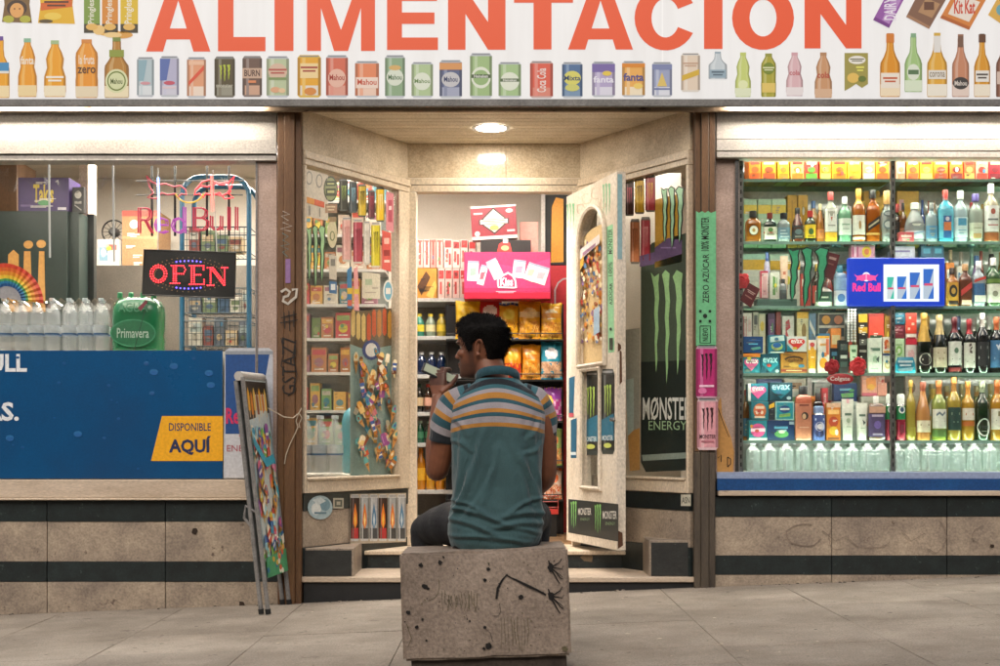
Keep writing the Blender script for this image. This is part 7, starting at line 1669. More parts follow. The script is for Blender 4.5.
# pink sweets display with boxes on top
YP = 2.0
pk_ = tag(empty('sweets_display', (xat(507, YP), YP + .1, zat(300, YP))), 'pink cardboard sweets display above the crisp bags', 'display')
z0, z1 = zat(299, YP), zat(252, YP); X0, X1 = xat(464, YP), xat(550.5, YP)
q = MB(); q.box(X0, X1, YP, YP + .18, z0 + .05, z1, flat('#b02a5a', .5)); q.box(X0, X1, YP - .003, YP + .183, z0, z0 + .0495, flat('#b81f3a', .4)); q.build('carton', pk_, bevel=.003)
PP = front(YP)
def sachet(x, y, w, h, a, c, d):
    ca, sa = math.cos(a), math.sin(a); t = lambda px_, py_: (x + px_ * w * ca - py_ * h * sa, y + px_ * w * sa + py_ * h * ca)
    return [Pg([t(-.5, -.5), t(.5, -.5), t(.5, .5), t(-.5, .5)], c), Pg([t(-.3, -.1), t(.3, -.2), t(.25, .2), t(-.25, .25)], d), Pg([t(-.5, -.5), t(.5, -.5), t(.5, -.38), t(-.5, -.38)], '#8a96a8')]
decal('print', PP, [Pg([(464.5, 272), (490, 262), (520, 268), (550, 258), (550, 288), (464.5, 288)], '#b8386a')] + sachet(473, 271, 11, 20, .05, '#c6cbd0', '#8fae9a') + sachet(482.5, 275, 7, 20, .25, '#d9cfd2', '#c25a6a') + sachet(495, 269, 11, 20, -.45, '#cfd3d4', '#9aa8b0') + sachet(519, 269, 12, 18, .12, '#c9d0dc', '#b58aa0') + sachet(531, 272, 10, 18, .35, '#d3d8cc', '#a8c09a') + sachet(541, 275, 13, 18, .3, '#dcd6cc', '#cf9aa0') +
      [Pg([(497, 279), (502, 275), (508, 272), (513, 275), (516, 280), (517, 288), (514, 288.5), (498, 288), (497, 284)], '#e0d6da'), Pg([(498.5, 280), (503, 276.5), (508, 274), (512, 276.5), (514.5, 281), (515, 287), (499, 286.5)], '#c02a5c'), T('Kiss', 500, 277.5, 513, 286, '#ecdfe2', .04), R(496, 291.192, 516, 291.912, '#e0a8b8'), R(498.4, 292.488, 513.6, 293.112, '#e0a8b8')], pk_, layer=.0003)
dk = tag(empty('box', (xat(506, YP), YP + .08, z1)), 'flat black box with a red badge on the pink sweets display', 'box')
q = MB(); q.box(xat(480.5, YP), xat(531, YP), YP + .03, YP + .15, z1 + .0005, zat(239.5, YP), flat('#201c1c', .4)); q.build('carton', dk)
decal('print', front(YP + .03), [Pg([(497, 252), (499, 244), (504, 241), (510, 243), (512, 252)], '#b8302c'), E(505, 248, 4, 2.6, '#d9a070'), R(503, 238.8, 508, 243, '#c9c4bc')], dk)
rb_ = tag(empty('box', at(495, 239.5, YP + .05), (0, math.radians(-3.5), 0)), 'dark red box with a cream diamond emblem tilted on top of the black box', 'box')
wB = .33; hB = .245
q = MB(); q.box(-wB / 2, wB / 2, -.02, .12, 0.004, hB, flat('#7a1f2a', .4)); q.build('carton', rb_, True, bevel=.002)
print_mesh([R(.0, .0, 1, .06, '#c9bcb4'), R(.0, .9, 1, 1, '#b0a4a0'), Pg([(.5, .06), (.84, .48), (.5, .86), (.16, .48)], '#2a1214'), Pg([(.5, .12), (.8, .48), (.5, .8), (.2, .48)], '#d9cfae'), R(.17, .4, .83, .56, '#2a1214'), R(.2, .42, .8, .54, '#d0c8b8'), R(0.24, 0.4464, 0.76, 0.4704, '#3a2420'), R(0.3024, 0.4896, 0.6976, 0.5104, '#3a2420'), E(.5, .66, .1, .08, '#c98a4a'), E(.12, .82, .06, .08, '#c9a0a0'), E(.85, .18, .08, .06, '#d0b0ac'), R(.78, .74, .95, .8, '#c9a8a4'), R(.06, .2, .26, .25, '#c9a8a4')],
           lambda p, n: Vector((-wB / 2 + p[0] * wB, -.02 - n, hB - p[1] * hB)), layer=.0003).build('print', rb_, True)
grp(520, 538, zat(300, 2.2), zat(222, 2.2), 2.2, .15, '#d98f80', [], 'salmon box behind the tilted dark red box', 'box', name='box')
# dark doorway to the back, yellow panel and red cabinet
q = MB(); q.box(xat(545, 2.7), xat(575, 2.7), 2.7, 2.75, FL, zat(195, 2.7), flat('#2c3030', .5)); tag(q.build('dark_panel'), 'dark grey panel behind the yellow stand in the doorway', 'panel')
yp = tag(empty('yellow_stand', (xat(556, 2.5), 2.5, zat(263, 2.5))), 'tall yellow display header over the red cabinet', 'display')
q = MB(); A = [(551, 263), (563.5, 262), (563.5, 199), (556, 197.5), (552, 206)]
P1 = [at(a, b, 2.5) for a, b in A]; P2 = [p + Vector((0, .1, 0)) for p in P1]; n = 5
q.add(P1 + P2, [tuple(range(n))[::-1], tuple(range(n, 2 * n))] + [(k, (k + 1) % n, n + (k + 1) % n, n + k) for k in range(n)], flat('#d9951c', .45)); q.build('header', yp)
q = MB(); q.box(xat(549.5, 2.5), xat(566, 2.5), 2.48, 2.62, zat(265, 2.5), zat(263, 2.5), M['black']); q.build('ledge', yp)
rcab = tag(empty('red_cabinet', (xat(556, 2.46), 2.46, FL)), 'red drinks cabinet under the yellow header', 'cabinet')
q = MB(); q.box(xat(540, 2.46), xat(572, 2.46), 2.46, 2.75, FL, zat(265.5, 2.46), flat('#b8222c', .4)); q.build('case', rcab)
decal('door_outline', front(2.459), [Sk([(555, 330), (555, 290), (558, 283), (563, 279), (570, 278)], 1.6, '#a89c9c')], rcab)
# white jamb strip seen at the right in the back
q = MB(); q.box(xat(541, 2.72), xat(545, 2.72), 2.66, 2.76, FL, zat(193, 2.72), M['white']); tag(q.build('jamb_strip'), 'white jamb of the back doorway beside the yellow header', 'jamb')

# shelf with mixed packets behind the left splayed window
YM = 1.45
mx0, mx1 = xat(262, YM), xat(385, YM)
ms = tag(empty('goods_shelf', ((mx0 + mx1) / 2, YM, FL)), 'shelf of mixed packets behind the splayed glass left of the door', 'shelf')
MZ = [zat(y, YM) for y in (200, 234, 269, 304, 338, 372, 410, 445)]
for z in MZ:
    q = MB(); q.box(mx0, mx1, YM, YM + .3, z - .02, z, steel); q.build('shelf', ms)
q = MB(); q.box(mx0, mx1, YM + .3, YM + .32, FL, zat(178, YM), flat('#7d827c', .6)); q.build('back_panel', ms)
q = MB(); q.box(mx0, mx1, YM, YM + .3, FL, FL + .1, steel); q.build('plinth', ms)
rs = random.Random(31)
cl = ['#b8483c', '#c9b83a', '#7f9a5a', '#c9c4b4', '#a86a3c', '#4a7f8a', '#8a5a6a', '#d0a24a', '#5a7a3c', '#c0b0a0', '#b03a44']
for ri, z in enumerate(MZ):
    x = mx0 + .02; k = 0
    while x < mx1 - .06:
        w = rs.uniform(.06, .11); h = rs.uniform(.11, .19)
        c = rs.choice(cl)
        carton('packet', '%s packet from the left on the %s shelf behind the splayed glass' % (ORD[k], ('topmost', 'second', 'third', 'fourth', 'fifth', 'sixth', 'seventh', 'lowest')[ri]), 'packet', x, x + w, z + .001, z + h, YM + .03 + rs.uniform(0, .04), .12, c,
               [R(.08, .1, .92, .3, rs.choice(cl)), E(.5, .6, .3, .18, rs.choice(cl)), R(.2, .85, .8, .9, '#e0dccf')], 'packets on the shelf behind the splayed glass')
        x += w + rs.uniform(.004, .02); k += 1
# wrapped water pack and teal drum just inside the splayed glass
base_z = zat(475, .5)
for k in range(6):
    o = copy_tree(proto); o.location = (-1.22 + .093 * (k % 3), .60 + .095 * (k // 3), base_z + .0005); o.scale = (1.03, 1.03, 1.13)
    tag(o, '%s tall water bottle from the left in the %s row behind the splayed glass' % (ORD[k % 3], ('front', 'rear')[k // 3]), 'bottle', 'water bottles behind the splayed glass')
td = tag(empty('teal_drum', (-.93, .98, base_z)), 'teal plastic drum behind the splayed glass beside the water pack', 'drum')
q = MB(); q.lathe([(.09, base_z), (.1, base_z + .02), (.1, 1.02), (.085, 1.08), (.04, 1.12)], flat('#2a7480', .4), (-.93, .98, 0), 18); q.build('body', td)
q = MB(); q.lathe([(.042, 1.115), (.042, 1.15)], M['white'], (-.93, .98, 0), 12); q.build('cap', td)
q = MB(); q.box(-1.3, -.82, .55, 1.12, .2, base_z - .001, M['wall_in']); tag(q.build('low_platform'), 'low pale platform behind the splayed glass left of the door', 'platform')
# goods behind the right splay
q = MB(); q.box(.62, 1.22, 1.3, 1.34, .2, 2.7, M['wall_in']); tag(q.build('partition_wall'), 'cream partition behind the splayed glass right of the door', 'panel')
# ================================================================ stone block, man, phone, folded board
BY = 5.30 - D0            # front face of the block
ang = math.atan(SLOPE)
bw, bd, bh = .645, .345, .415
bz = .065
blk = tag(empty('stone_block', ((487.5 - 500) / F * 5.3, BY + bd / 2, bz), (0, -ang * .95, 0)), 'speckled stone block with black hand shaped splashes that the man sits on', 'block')
bm = bmesh.new(); bmesh.ops.create_cube(bm, size=1)
for v in bm.verts: v.co = Vector((v.co.x * bw, v.co.y * bd, (v.co.z + .5) * bh))
bmesh.ops.bevel(bm, geom=bm.edges[:], offset=.009, segments=2, affect='EDGES')
bmesh.ops.subdivide_edges(bm, edges=[e for e in bm.edges if e.calc_length() > .1], cuts=14, use_grid_fill=True)
for v in bm.verts:
    p = v.co * 9; k = noise.noise(p) * .0022 + noise.noise(p * 4) * .0012
    edge = sum(1 for a, h in ((abs(v.co.x), bw / 2), (abs(v.co.y), bd / 2), (abs(v.co.z - bh / 2), bh / 2)) if a > h - .012)
    if edge >= 2: k -= abs(noise.noise(p * 2.5 + Vector((3, 1, 7)))) * .009
    v.co += v.normal * k if v.normal.length else Vector()
me = bpy.data.meshes.new('block_body'); bm.to_mesh(me); bm.free(); me.materials.append(M['block'])
for p in me.polygons: p.use_smooth = True
me.set_sharp_from_angle(angle=math.radians(40))
o = bpy.data.objects.new('block_body', me); COL.objects.link(o); o.parent = blk
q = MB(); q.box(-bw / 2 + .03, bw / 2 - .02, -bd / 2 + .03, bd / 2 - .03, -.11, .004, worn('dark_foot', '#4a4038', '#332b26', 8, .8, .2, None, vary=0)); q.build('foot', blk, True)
# splashes and stains on its front, placed by the photograph
BFp = [Vector((403, 551.5)), Vector((571, 547)), Vector((574, 658.5)), Vector((405, 663))]
def blk_pt(p, n):
    u = (p[0] - 403.5) / 169.5; top = 551.5 - 4.5 * u; bot = 663 - 4 * u; v = (p[1] - top) / (bot - top)
    return Vector((-bw / 2 + u * bw, -bd / 2 - .0045 - n, bh * (1 - v)))
blackp = worn('black_paint', '#0d0d0f', '#191614', 12, .5, 0, None, vary=0)
olive = worn('olive_smear', '#6a6248', '#5a5440', 12, .8, 0, None, vary=0)
def BZ(cx, cy): return (380 + cx / 4.545, 520 + cy / 4.545)
def hand_splash(cx, cy, s=1.0):
    out = []
    c = BZ(cx, cy)
    r = random.Random(int(cx + cy))
    out.append(Pg([(c[0] + s * 3.0 * r.uniform(.6, 1.2) * math.cos(t), c[1] + s * 5.2 * r.uniform(.7, 1.15) * math.sin(t)) for t in [2 * PI * k / 12 for k in range(12)]], blackp))
    for pts, w in (([(0, 0), (5, -2.5), (9, -5), (11.5, -9)], 1.1), ([(0, 0), (6, 1), (11, 2), (12.5, -1)], 1), ([(0, 1), (5, 5), (9, 11), (12, 12.5)], 1.2), ([(0, 2), (3.5, 8), (6.5, 14), (8.5, 17)], 1.3), ([(-1, -3), (-2, -7)], 1.4), ([(2, 3), (8, 7), (11.5, 10.5)], .7)):
        out.append(Sk([(c[0] + s * a, c[1] + s * b) for a, b in pts], [w * (1.3 - .9 * k / len(pts)) for k in range(len(pts))], blackp))
    return out
def bl(cx, cy, r, m=None, n=10):
    c = BZ(cx, cy); r /= 4.545
    return Pg([(c[0] + r * random.uniform(.6, 1.2) * math.cos(2 * PI * k / n), c[1] + r * random.uniform(.6, 1.2) * math.sin(2 * PI * k / n)) for k in range(n)], m or blackp)
arm = [BZ(*p) for p in ((543, 360), (552, 310), (570, 275), (592, 250), (612, 262), (650, 280), (690, 302), (730, 322), (770, 345))]
shp = [Sk([(x + random.uniform(-.3, .3), y) for x, y in arm], [2.2, 2.4, 1.9, 1.6, 1.5, 2.2, 2.8, 2.2, 1.8], blackp)]
for k in range(len(arm) - 1):
    for j in range(5):
        t = random.random(); x = arm[k][0] + (arm[k + 1][0] - arm[k][0]) * t + random.uniform(-1.2, 1.2); y = arm[k][1] + (arm[k + 1][1] - arm[k][1]) * t + random.uniform(-1.2, 1.2)
        shp.append(Pg([(x + random.uniform(.3, .8) * math.cos(a), y + random.uniform(.3, .8) * math.sin(a)) for a in [PI * j2 / 4 for j2 in range(8)]], blackp))
print_mesh(shp, blk_pt, layer=.00001, base=.0006).build('paint_drip', blk, True)
for h_ in (hand_splash(795, 215), hand_splash(790, 350, 1.05)): print_mesh(h_, blk_pt, layer=.00001, base=.0009).build('hand_mark', blk, True)
shp = []
shp += [bl(205, 200, 12), bl(292, 187, 12), bl(309, 163, 6), bl(511, 222, 10), bl(514, 198, 4), bl(494, 272, 10), bl(219, 300, 14), bl(232, 308, 9), bl(139, 418, 12), bl(176, 487, 9), bl(203, 452, 7), bl(655, 353, 12), bl(486, 493, 9), bl(500, 578, 17), bl(478, 590, 8), bl(218, 550, 6), bl(418, 462, 6), bl(845, 598, 14, olive)]
shp += [Sk([BZ(*p) for p in ((283, 262), (286, 300), (278, 330), (262, 352), (232, 366))], .55, olive), Sk([BZ(*p) for p in ((556, 380), (560, 420), (548, 440), (520, 440))], .45, blackp), Sk([BZ(*p) for p in ((486, 497), (510, 520), (518, 560))], .45, blackp), Sk([BZ(*p) for p in ((130, 470), (150, 540), (132, 580))], .6, olive)]
for k in range(15): x = 300 + 11 * k; shp.append(Sk([BZ(x + random.uniform(-8, 8), 330 + random.uniform(-15, 15)), BZ(x + random.uniform(-6, 6), 375), BZ(x + random.uniform(-8, 8), 400 + random.uniform(-15, 20))], random.uniform(.3, .7), olive))
for k in range(9): x = 560 + 15 * k; shp.append(Sk([BZ(x, 440 + random.uniform(-10, 20)), BZ(x + random.uniform(-6, 6), 510), BZ(x + random.uniform(-9, 9), 590 + random.uniform(-20, 20))], random.uniform(.3, .6), olive))
tag(print_mesh(shp, blk_pt, layer=.00001, base=.0006).build('paint_spot', blk, True), kind='stuff')
rs = random.Random(77); pits = []
for k in range(110):
    x, y, r = rs.uniform(406, 569), rs.uniform(555, 656), rs.choice([.35, .45, .6, .9])
    pits.append(Pg([(x + r * rs.uniform(.5, 1.2) * math.cos(a), y + r * rs.uniform(.5, 1.2) * math.sin(a)) for a in [PI * j2 / 3 for j2 in range(6)]], olive if k % 3 else blackp))
tag(print_mesh(pits, blk_pt, layer=0, base=.0003).build('pit_mark', blk, True), kind='stuff')

# ---------------------------------------------------------------- the man
MX, MY, MZ_ = -.012, 5.45 - D0, .478
man = tag(empty('person', (MX, MY, MZ_)), 'man in striped teal polo shirt sitting on the stone block, raising a phone', 'person')
def vx(p): return Vector(p)
# head frame: f = face direction, l = to his left, z = up
HC = Vector((-.058, .052, .672))         # chin level below the head axis
fdir = Vector((-.93, .36, -.04)).normalized()
zup = Vector((-.10, .03, 1)); zup = (zup - fdir * zup.dot(fdir)).normalized()
ldir = zup.cross(fdir).normalized()
def HP(f, l, z): return HC + fdir * f + ldir * l + zup * z
SL_ = [(-.004, .055, .020, .022), (.000, .078, .012, .033), (.012, .090, -.012, .044), (.028, .092, -.034, .052), (.045, .091, -.052, .058), (.062, .090, -.066, .063), (.080, .089, -.078, .067), (.100, .087, -.088, .070), (.118, .082, -.094, .0725),
       (.130, .087, -.098, .074), (.142, .092, -.101, .0755), (.158, .091, -.102, .077), (.176, .086, -.099, .0755), (.194, .074, -.089, .069), (.208, .055, -.072, .057), (.219, .030, -.046, .038), (.2245, .006, -.018, .014)]
def head_ring(z, f, b, w, n=40, g=0.0):
    c = (f + b) / 2 if f + b > 0 else (f + b) * .5; hf = f - c; hb = c - b; out = []
    for k in range(n):
        a = 2 * PI * k / n; ca, sa = math.cos(a), math.sin(a)
        e = 2.25
        qv = (abs(ca) ** e + abs(sa) ** e) ** (-1 / e)
        x = (hf if ca > 0 else hb) * ca * qv; y = w * sa * qv
        if ca > 0 and z < .13: y *= 1 - .18 * ca ** 2
        out.append(HP(c + x * (1 + g), y * (1 + g), z))
    return out
skin = bpy.data.materials.new('skin'); skin.use_nodes = True
nt = skin.node_tree; b = nt.nodes['Principled BSDF']
at_ = nt.nodes.new('ShaderNodeAttribute'); at_.attribute_name = 'stubble'
nz_ = nt.nodes.new('ShaderNodeTexNoise'); nz_.inputs['Scale'].default_value = 40; nz_.inputs['Detail'].default_value = 5
tcn = nt.nodes.new('ShaderNodeTexCoord'); nt.links.new(tcn.outputs['Object'], nz_.inputs['Vector'])
ra = nt.nodes.new('ShaderNodeMix'); ra.data_type = 'RGBA'; ra.inputs[6].default_value = (*rgb('#8a573d'), 1); ra.inputs[7].default_value = (*rgb('#6e432f'), 1)
nt.links.new(nz_.outputs[0], ra.inputs[0])
rb2 = nt.nodes.new('ShaderNodeMix'); rb2.data_type = 'RGBA'; rb2.inputs[7].default_value = (*rgb('#33231e'), 1)
nt.links.new(at_.outputs['Fac'], rb2.inputs[0]); nt.links.new(ra.outputs[2], rb2.inputs[6]); nt.links.new(rb2.outputs[2], b.inputs['Base Color'])
b.inputs['Roughness'].default_value = .48; b.inputs['Subsurface Weight'].default_value = .08; b.inputs['Subsurface Radius'].default_value = (.02, .008, .004)
bpn = nt.nodes.new('ShaderNodeBump'); bpn.inputs['Strength'].default_value = .12; bpn.inputs['Distance'].default_value = .004
nz3 = nt.nodes.new('ShaderNodeTexNoise'); nz3.inputs['Scale'].default_value = 220; nt.links.new(tcn.outputs['Object'], nz3.inputs['Vector']); nt.links.new(nz3.outputs[0], bpn.inputs['Height']); nt.links.new(bpn.outputs[0], b.inputs['Normal'])

S = MB()
def ellipsoid(c, ax, mat=skin, nu=14, nv=9):
    vs = []; rings = []
    for j in range(1, nv):
        t = PI * j / nv
        rings.append([c + ax[0] * (math.sin(t) * math.cos(2 * PI * k / nu)) + ax[1] * (math.sin(t) * math.sin(2 * PI * k / nu)) + ax[2] * math.cos(t) for k in range(nu)])
    S.loft(rings, mat)
S.loft([head_ring(*s) for s in SL_], skin)
# brow, nose, lips, chin, cheekbones, eye sockets left shallow by the rings
def nose():
    rings = []
    for z, f, w in ((.126, .084, .008), (.118, .090, .009), (.106, .099, .0105), (.094, .108, .013), (.086, .113, .0155), (.080, .110, .0165), (.0755, .098, .013)):
        rings.append([HP(.078, -w * 1.15, z), HP((f + .078) / 2 + .004, -w, z), HP(f, -w * .45, z), HP(f + .002, 0, z), HP(f, w * .45, z), HP((f + .078) / 2 + .004, w, z), HP(.078, w * 1.15, z)])
    S.loft(rings, skin)
nose()
for l in (-1, 1):
    ellipsoid(HP(.097, l * .0115, .0815), (fdir * .009, ldir * .0065, zup * .006))
    ellipsoid(HP(.080, l * .030, .1385), (fdir * .014, ldir * .024, zup * .007))
    ellipsoid(HP(.066, l * .046, .094), (fdir * .02, ldir * .014, zup * .016))
ellipsoid(HP(.0905, 0, .0565), (fdir * .0085, ldir * .022, zup * .0052))
ellipsoid(HP(.0895, 0, .0455), (fdir * .0085, ldir * .019, zup * .0058))
ellipsoid(HP(.078, 0, .012), (fdir * .018, ldir * .02, zup * .014))
# ears: rim, bowl and lobe
for l in (-1, 1):
    base = HP(-.012, l * .073, .112)
    out_ = (ldir * l * .8 - fdir * .5).normalized()
    rim = []
    for k in range(15):
        a = -2.1 + 4.9 * k / 14
        rim.append(base + out_ * (.012 + .004 * math.sin(a)) + fdir * (-.006 + .0155 * math.cos(a + .15)) * 1.0 + zup * (.029 * math.sin(a)) * 1.0)
    S.tube(rim, [.0045] * 15, skin, 8)
    ellipsoid(base + out_ * .004, (fdir * .012, out_ * .006, zup * .024))
    ellipsoid(base + out_ * .008 - zup * .029 + fdir * .004, (fdir * .008, out_ * .005, zup * .009))
    ellipsoid(base + out_ * .008 + fdir * .009 - zup * .004, (fdir * .004, out_ * .006, zup * .007))
# neck
NB = Vector((.0, .018, .60))
rings = []
for t in range(8):
    f = t / 7; c = NB.lerp(HP(-.022, 0, .075), f); r = .072 * (1 - f) + .058 * f if f > .2 else .085 - .013 * f / .2
    rings.append([c + Vector((r * math.cos(a), r * 1.03 * math.sin(a), .012 * math.sin(a))) for a in [2 * PI * k / 28 for k in range(28)]])
S.loft(rings, skin)
# torso and legs under the clothes, one surface with the rest
rings = []
for z, a, bb, cy in ((.02, .14, .10, .02), (.10, .15, .10, .015), (.25, .14, .095, 0), (.42, .155, .09, 0), (.54, .15, .085, .01), (.60, .10, .075, .015), (.63, .07, .07, .018)):
    rings.append([Vector((a * math.cos(t), cy + bb * math.sin(t), z)) for t in [2 * PI * k / 28 for k in range(28)]])
S.loft(rings, skin)
def limb(pts, rs_, n=16):
    pts = [Vector(p) for p in pts]; P2 = []; R2 = []
    for i in range(len(pts) - 1):
        for k in range(6): P2.append(pts[i].lerp(pts[i + 1], k / 6)); R2.append(rs_[i] + (rs_[i + 1] - rs_[i]) * k / 6)
    P2.append(pts[-1]); R2.append(rs_[-1])
    for _ in range(3):
        P2 = [P2[0]] + [(P2[i - 1] + P2[i] * 2 + P2[i + 1]) / 4 for i in range(1, len(P2) - 1)] + [P2[-1]]
    S.tube(P2, R2, skin, n)
WL = Vector((-.236, .185, .60))
limb([(-.15, .02, .545), (-.20, .025, .47), (-.232, .05, .315), (-.240, .075, .295), (-.243, .12, .40), (-.238, .16, .52), WL], [.058, .052, .046, .044, .044, .034, .0265])
WR = Vector((.10, .34, .20))
limb([(.15, .02, .545), (.185, .03, .47), (.193, .065, .30), (.190, .10, .265), (.165, .2, .235), WR], [.058, .052, .045, .043, .040, .027])
def hand(W, up, back, thumb, curl, hold=None, s=1.0):
    """palm from the wrist along up; back = outward normal of the back of the hand; thumb = side of the thumb"""
    up = up.normalized(); back = (back - up * back.dot(up)).normalized(); side = up.cross(back); side = side if side.dot(thumb) > 0 else -side
    rings = []
    for f, w, d in ((-.02, .024, .021), (.0, .027, .019), (.03, .036, .016), (.06, .041, .0145), (.085, .041, .0125), (.095, .036, .009)):
        c = W + up * f * s
        rings.append([c + side * (w * s * math.cos(t) * (abs(math.cos(t)) ** 3 + abs(math.sin(t)) ** 3) ** (-1 / 3)) + back * (d * s * math.sin(t) * (abs(math.cos(t)) ** 3 + abs(math.sin(t)) ** 3) ** (-1 / 3)) for t in [2 * PI * k / 20 for k in range(20)]])
    S.loft(rings, skin)
    for i, (o_, L, c_) in enumerate(((.030, .068, curl[0]), (.010, .076, curl[1]), (-.0105, .071, curl[2]), (-.0305, .056, curl[3]))):
        p = W + up * (.086 - .004 * abs(i - 1)) * s + side * o_ * s; d = (up + side * .06 * (1.5 - i)).normalized(); pts = [p - d * .02]; rs_ = [.0092 * s]; ang_ = 0
        for j, (fr_, r) in enumerate(((.46, .0088), (.30, .0080), (.24, .0068))):
            ang_ += c_[j]; dd = d * math.cos(ang_) - back * math.sin(ang_)
            q_ = p + dd * L * fr_ * s; pts += [p.lerp(q_, .5), q_]; rs_ += [r * s * .98, r * s]; p = q_
        S.tube(pts, rs_, skin, 10)
    p = W + up * .022 * s + side * .030 * s
    d = (up * .62 + side * .62 - back * curl[4]).normalized(); pts = [p - d * .02, p]; rs_ = [.014 * s, .0125 * s]
    for L, r, b_ in ((.036, .0108, 0), (.030, .0095, .35), (.022, .0078, .4)):
        d = (d + up * b_ * .8 - side * b_ * .5 - back * b_ * .5).normalized(); q_ = p + d * L * s; pts += [p.lerp(q_, .5), q_]; rs_ += [r * 1.02 * s, r * s]; p = q_
    S.tube(pts, rs_, skin, 10)
hand(WL, Vector((-.06, .16, 1)), Vector((-.55, -.85, .1)), Vector((1, -.2, .1)), ((.55, .8, .5), (.6, .85, .55), (.65, .9, .55), (.7, .95, .5), .55))
hand(WR, Vector((-.55, .8, -.15)), Vector((.2, .1, 1)), Vector((-.4, -1, .1)), ((.3, .4, .3), (.35, .45, .3), (.4, .5, .3), (.45, .5, .3), .2))
def merge(mb, name, voxel, smooth, parent, mat):
    me = mb.mesh(name + '_raw'); o = bpy.data.objects.new(name, me); COL.objects.link(o)
    m = o.modifiers.new('r', 'REMESH'); m.mode = 'VOXEL'; m.voxel_size = voxel; m.use_smooth_shade = True
    if smooth:
        m2 = o.modifiers.new('s', 'SMOOTH'); m2.iterations = smooth; m2.factor = .5
    bpy.context.view_layer.update()
    dg = bpy.context.evaluated_depsgraph_get()
    me2 = bpy.data.meshes.new_from_object(o.evaluated_get(dg)); me2.name = name
    o.modifiers.clear(); o.data = me2; bpy.data.meshes.remove(me)
    me2.materials.clear(); me2.materials.append(mat)
    for p in me2.polygons: p.use_smooth = True
    o.parent = parent
    return o
body = merge(S, 'body', .0035, 3, man, skin)
att = body.data.attributes.new('stubble', 'FLOAT', 'POINT')
vals = []
for v in body.data.vertices:
    d = v.co - HC; f, l, z = d.dot(fdir), d.dot(ldir), d.dot(zup)
    s_ = 0.0
    if -.02 < z < .14 and f > -.06:
        jaw = max(0, min(1, (.072 - z) / .025)) * max(0, min(1, (f + .02) / .03))
        side_ = max(0, min(1, (abs(l) - .045) / .01)) * max(0, min(1, (.13 - z) / .02)) * max(0, min(1, (f - .0) / .01)) * max(0, min(1, (.045 - f) / .02))
        must = 1 if (.058 < z < .073 and f > .072 and abs(l) < .03) else 0
        lips = 1 if (.040 < z < .061 and f > .086 and abs(l) < .024) else 0
        s_ = max(.62 * jaw, .7 * side_, .8 * must) * (1 - .8 * lips)
        if .134 < z < .147 and f > .06 and .012 < abs(l) < .052: s_ = .95
    vals.append(s_)
att.data.foreach_set('value', vals)
for l in (-1, 1):
    q = MB(); c = HP(.0665, l * .031, .1195)
    q.lathe([(0, -.0115), (.008, -.008), (.0115, 0), (.008, .008), (0, .0115)], flat('#8d857c', .2), c, 12, cap=False)
    q.lathe([(.005, 0), (0, .0015)], flat('#1a100c', .1), c + fdir * .0112, 10, cap=False, axis=fdir.to_track_quat('Z', 'Y').to_matrix())
    q.build('eye', man, True)
# hair: a cap grown from the skull plus short strands
hairm = bpy.data.materials.new('hair'); hairm.use_nodes = True
hb = hairm.node_tree.nodes['Principled BSDF']; hb.inputs['Base Color'].default_value = (.008, .007, .0065, 1); hb.inputs['Roughness'].default_value = .7; hb.inputs['Specular IOR Level'].default_value = .12
def ring_at(z, n=72):
    for (z0, f0, b0, w0), (z1, f1, b1, w1) in zip(SL_[:-1], SL_[1:]):
        if z0 <= z <= z1:
            t = (z - z0) / (z1 - z0); return (f0 + (f1 - f0) * t, b0 + (b1 - b0) * t, w0 + (w1 - w0) * t)
    return SL_[-1][1:]
def hairline(a):
    """height above the chin where hair begins, by the angle from the face direction"""
    a = abs((a + PI) % (2 * PI) - PI)
    pts = [(0, .183), (.45, .178), (.8, .160), (1.05, .150), (1.15, .105), (1.38, .098), (1.5, .135), (1.85, .142), (2.1, .095), (2.4, .045), (2.8, .038), (PI, .036)]
    for (a0, z0), (a1, z1) in zip(pts[:-1], pts[1:]):
        if a0 <= a <= a1: return z0 + (z1 - z0) * (a - a0) / (a1 - a0)
    return pts[-1][1]
Hh = MB(); n = 72; rows = 26; grid = []
strands = []
rs = random.Random(9)
for j in range(rows + 1):
    ring = []
    for k in range(n):
        a = 2 * PI * k / n; z0 = hairline(a); t = j / rows
        z = z0 + (.2245 - z0) * (1 - (1 - t) ** 1.35)
        f, b_, w = ring_at(min(z, .2244)); c = (f + b_) / 2
        e = 2.25; ca, sa = math.cos(a), math.sin(a); qv = (abs(ca) ** e + abs(sa) ** e) ** (-1 / e)
        thick = (.0135 + .006 * max(0, (z - .15) / .07) + .004 * max(0, ca)) * min(1, .12 + t * 4.0)
        if z < .1: thick = min(thick, .006 + .05 * max(0, z - .04))
        x = (f - c if ca > 0 else c - b_) * ca * qv; y = w * sa * qv
        p = HP(c + x, y, z); nn = (p - HP((f + b_) / 2, 0, .10)).normalized()
        nv_ = noise.noise(p * 60) * .0042 + noise.noise(p * 150) * .0028
        pp = p + nn * (thick + nv_ * min(1, t * 5))
        ring.append(pp)
        if j < rows:
            for _ in range(4): strands.append((pp - nn * .003, nn, ca, z, t))
    grid.append(ring)
Hh.loft(grid, hairm, caps=False)
Hh.add(grid[-1], [tuple(range(n))], hairm, True)
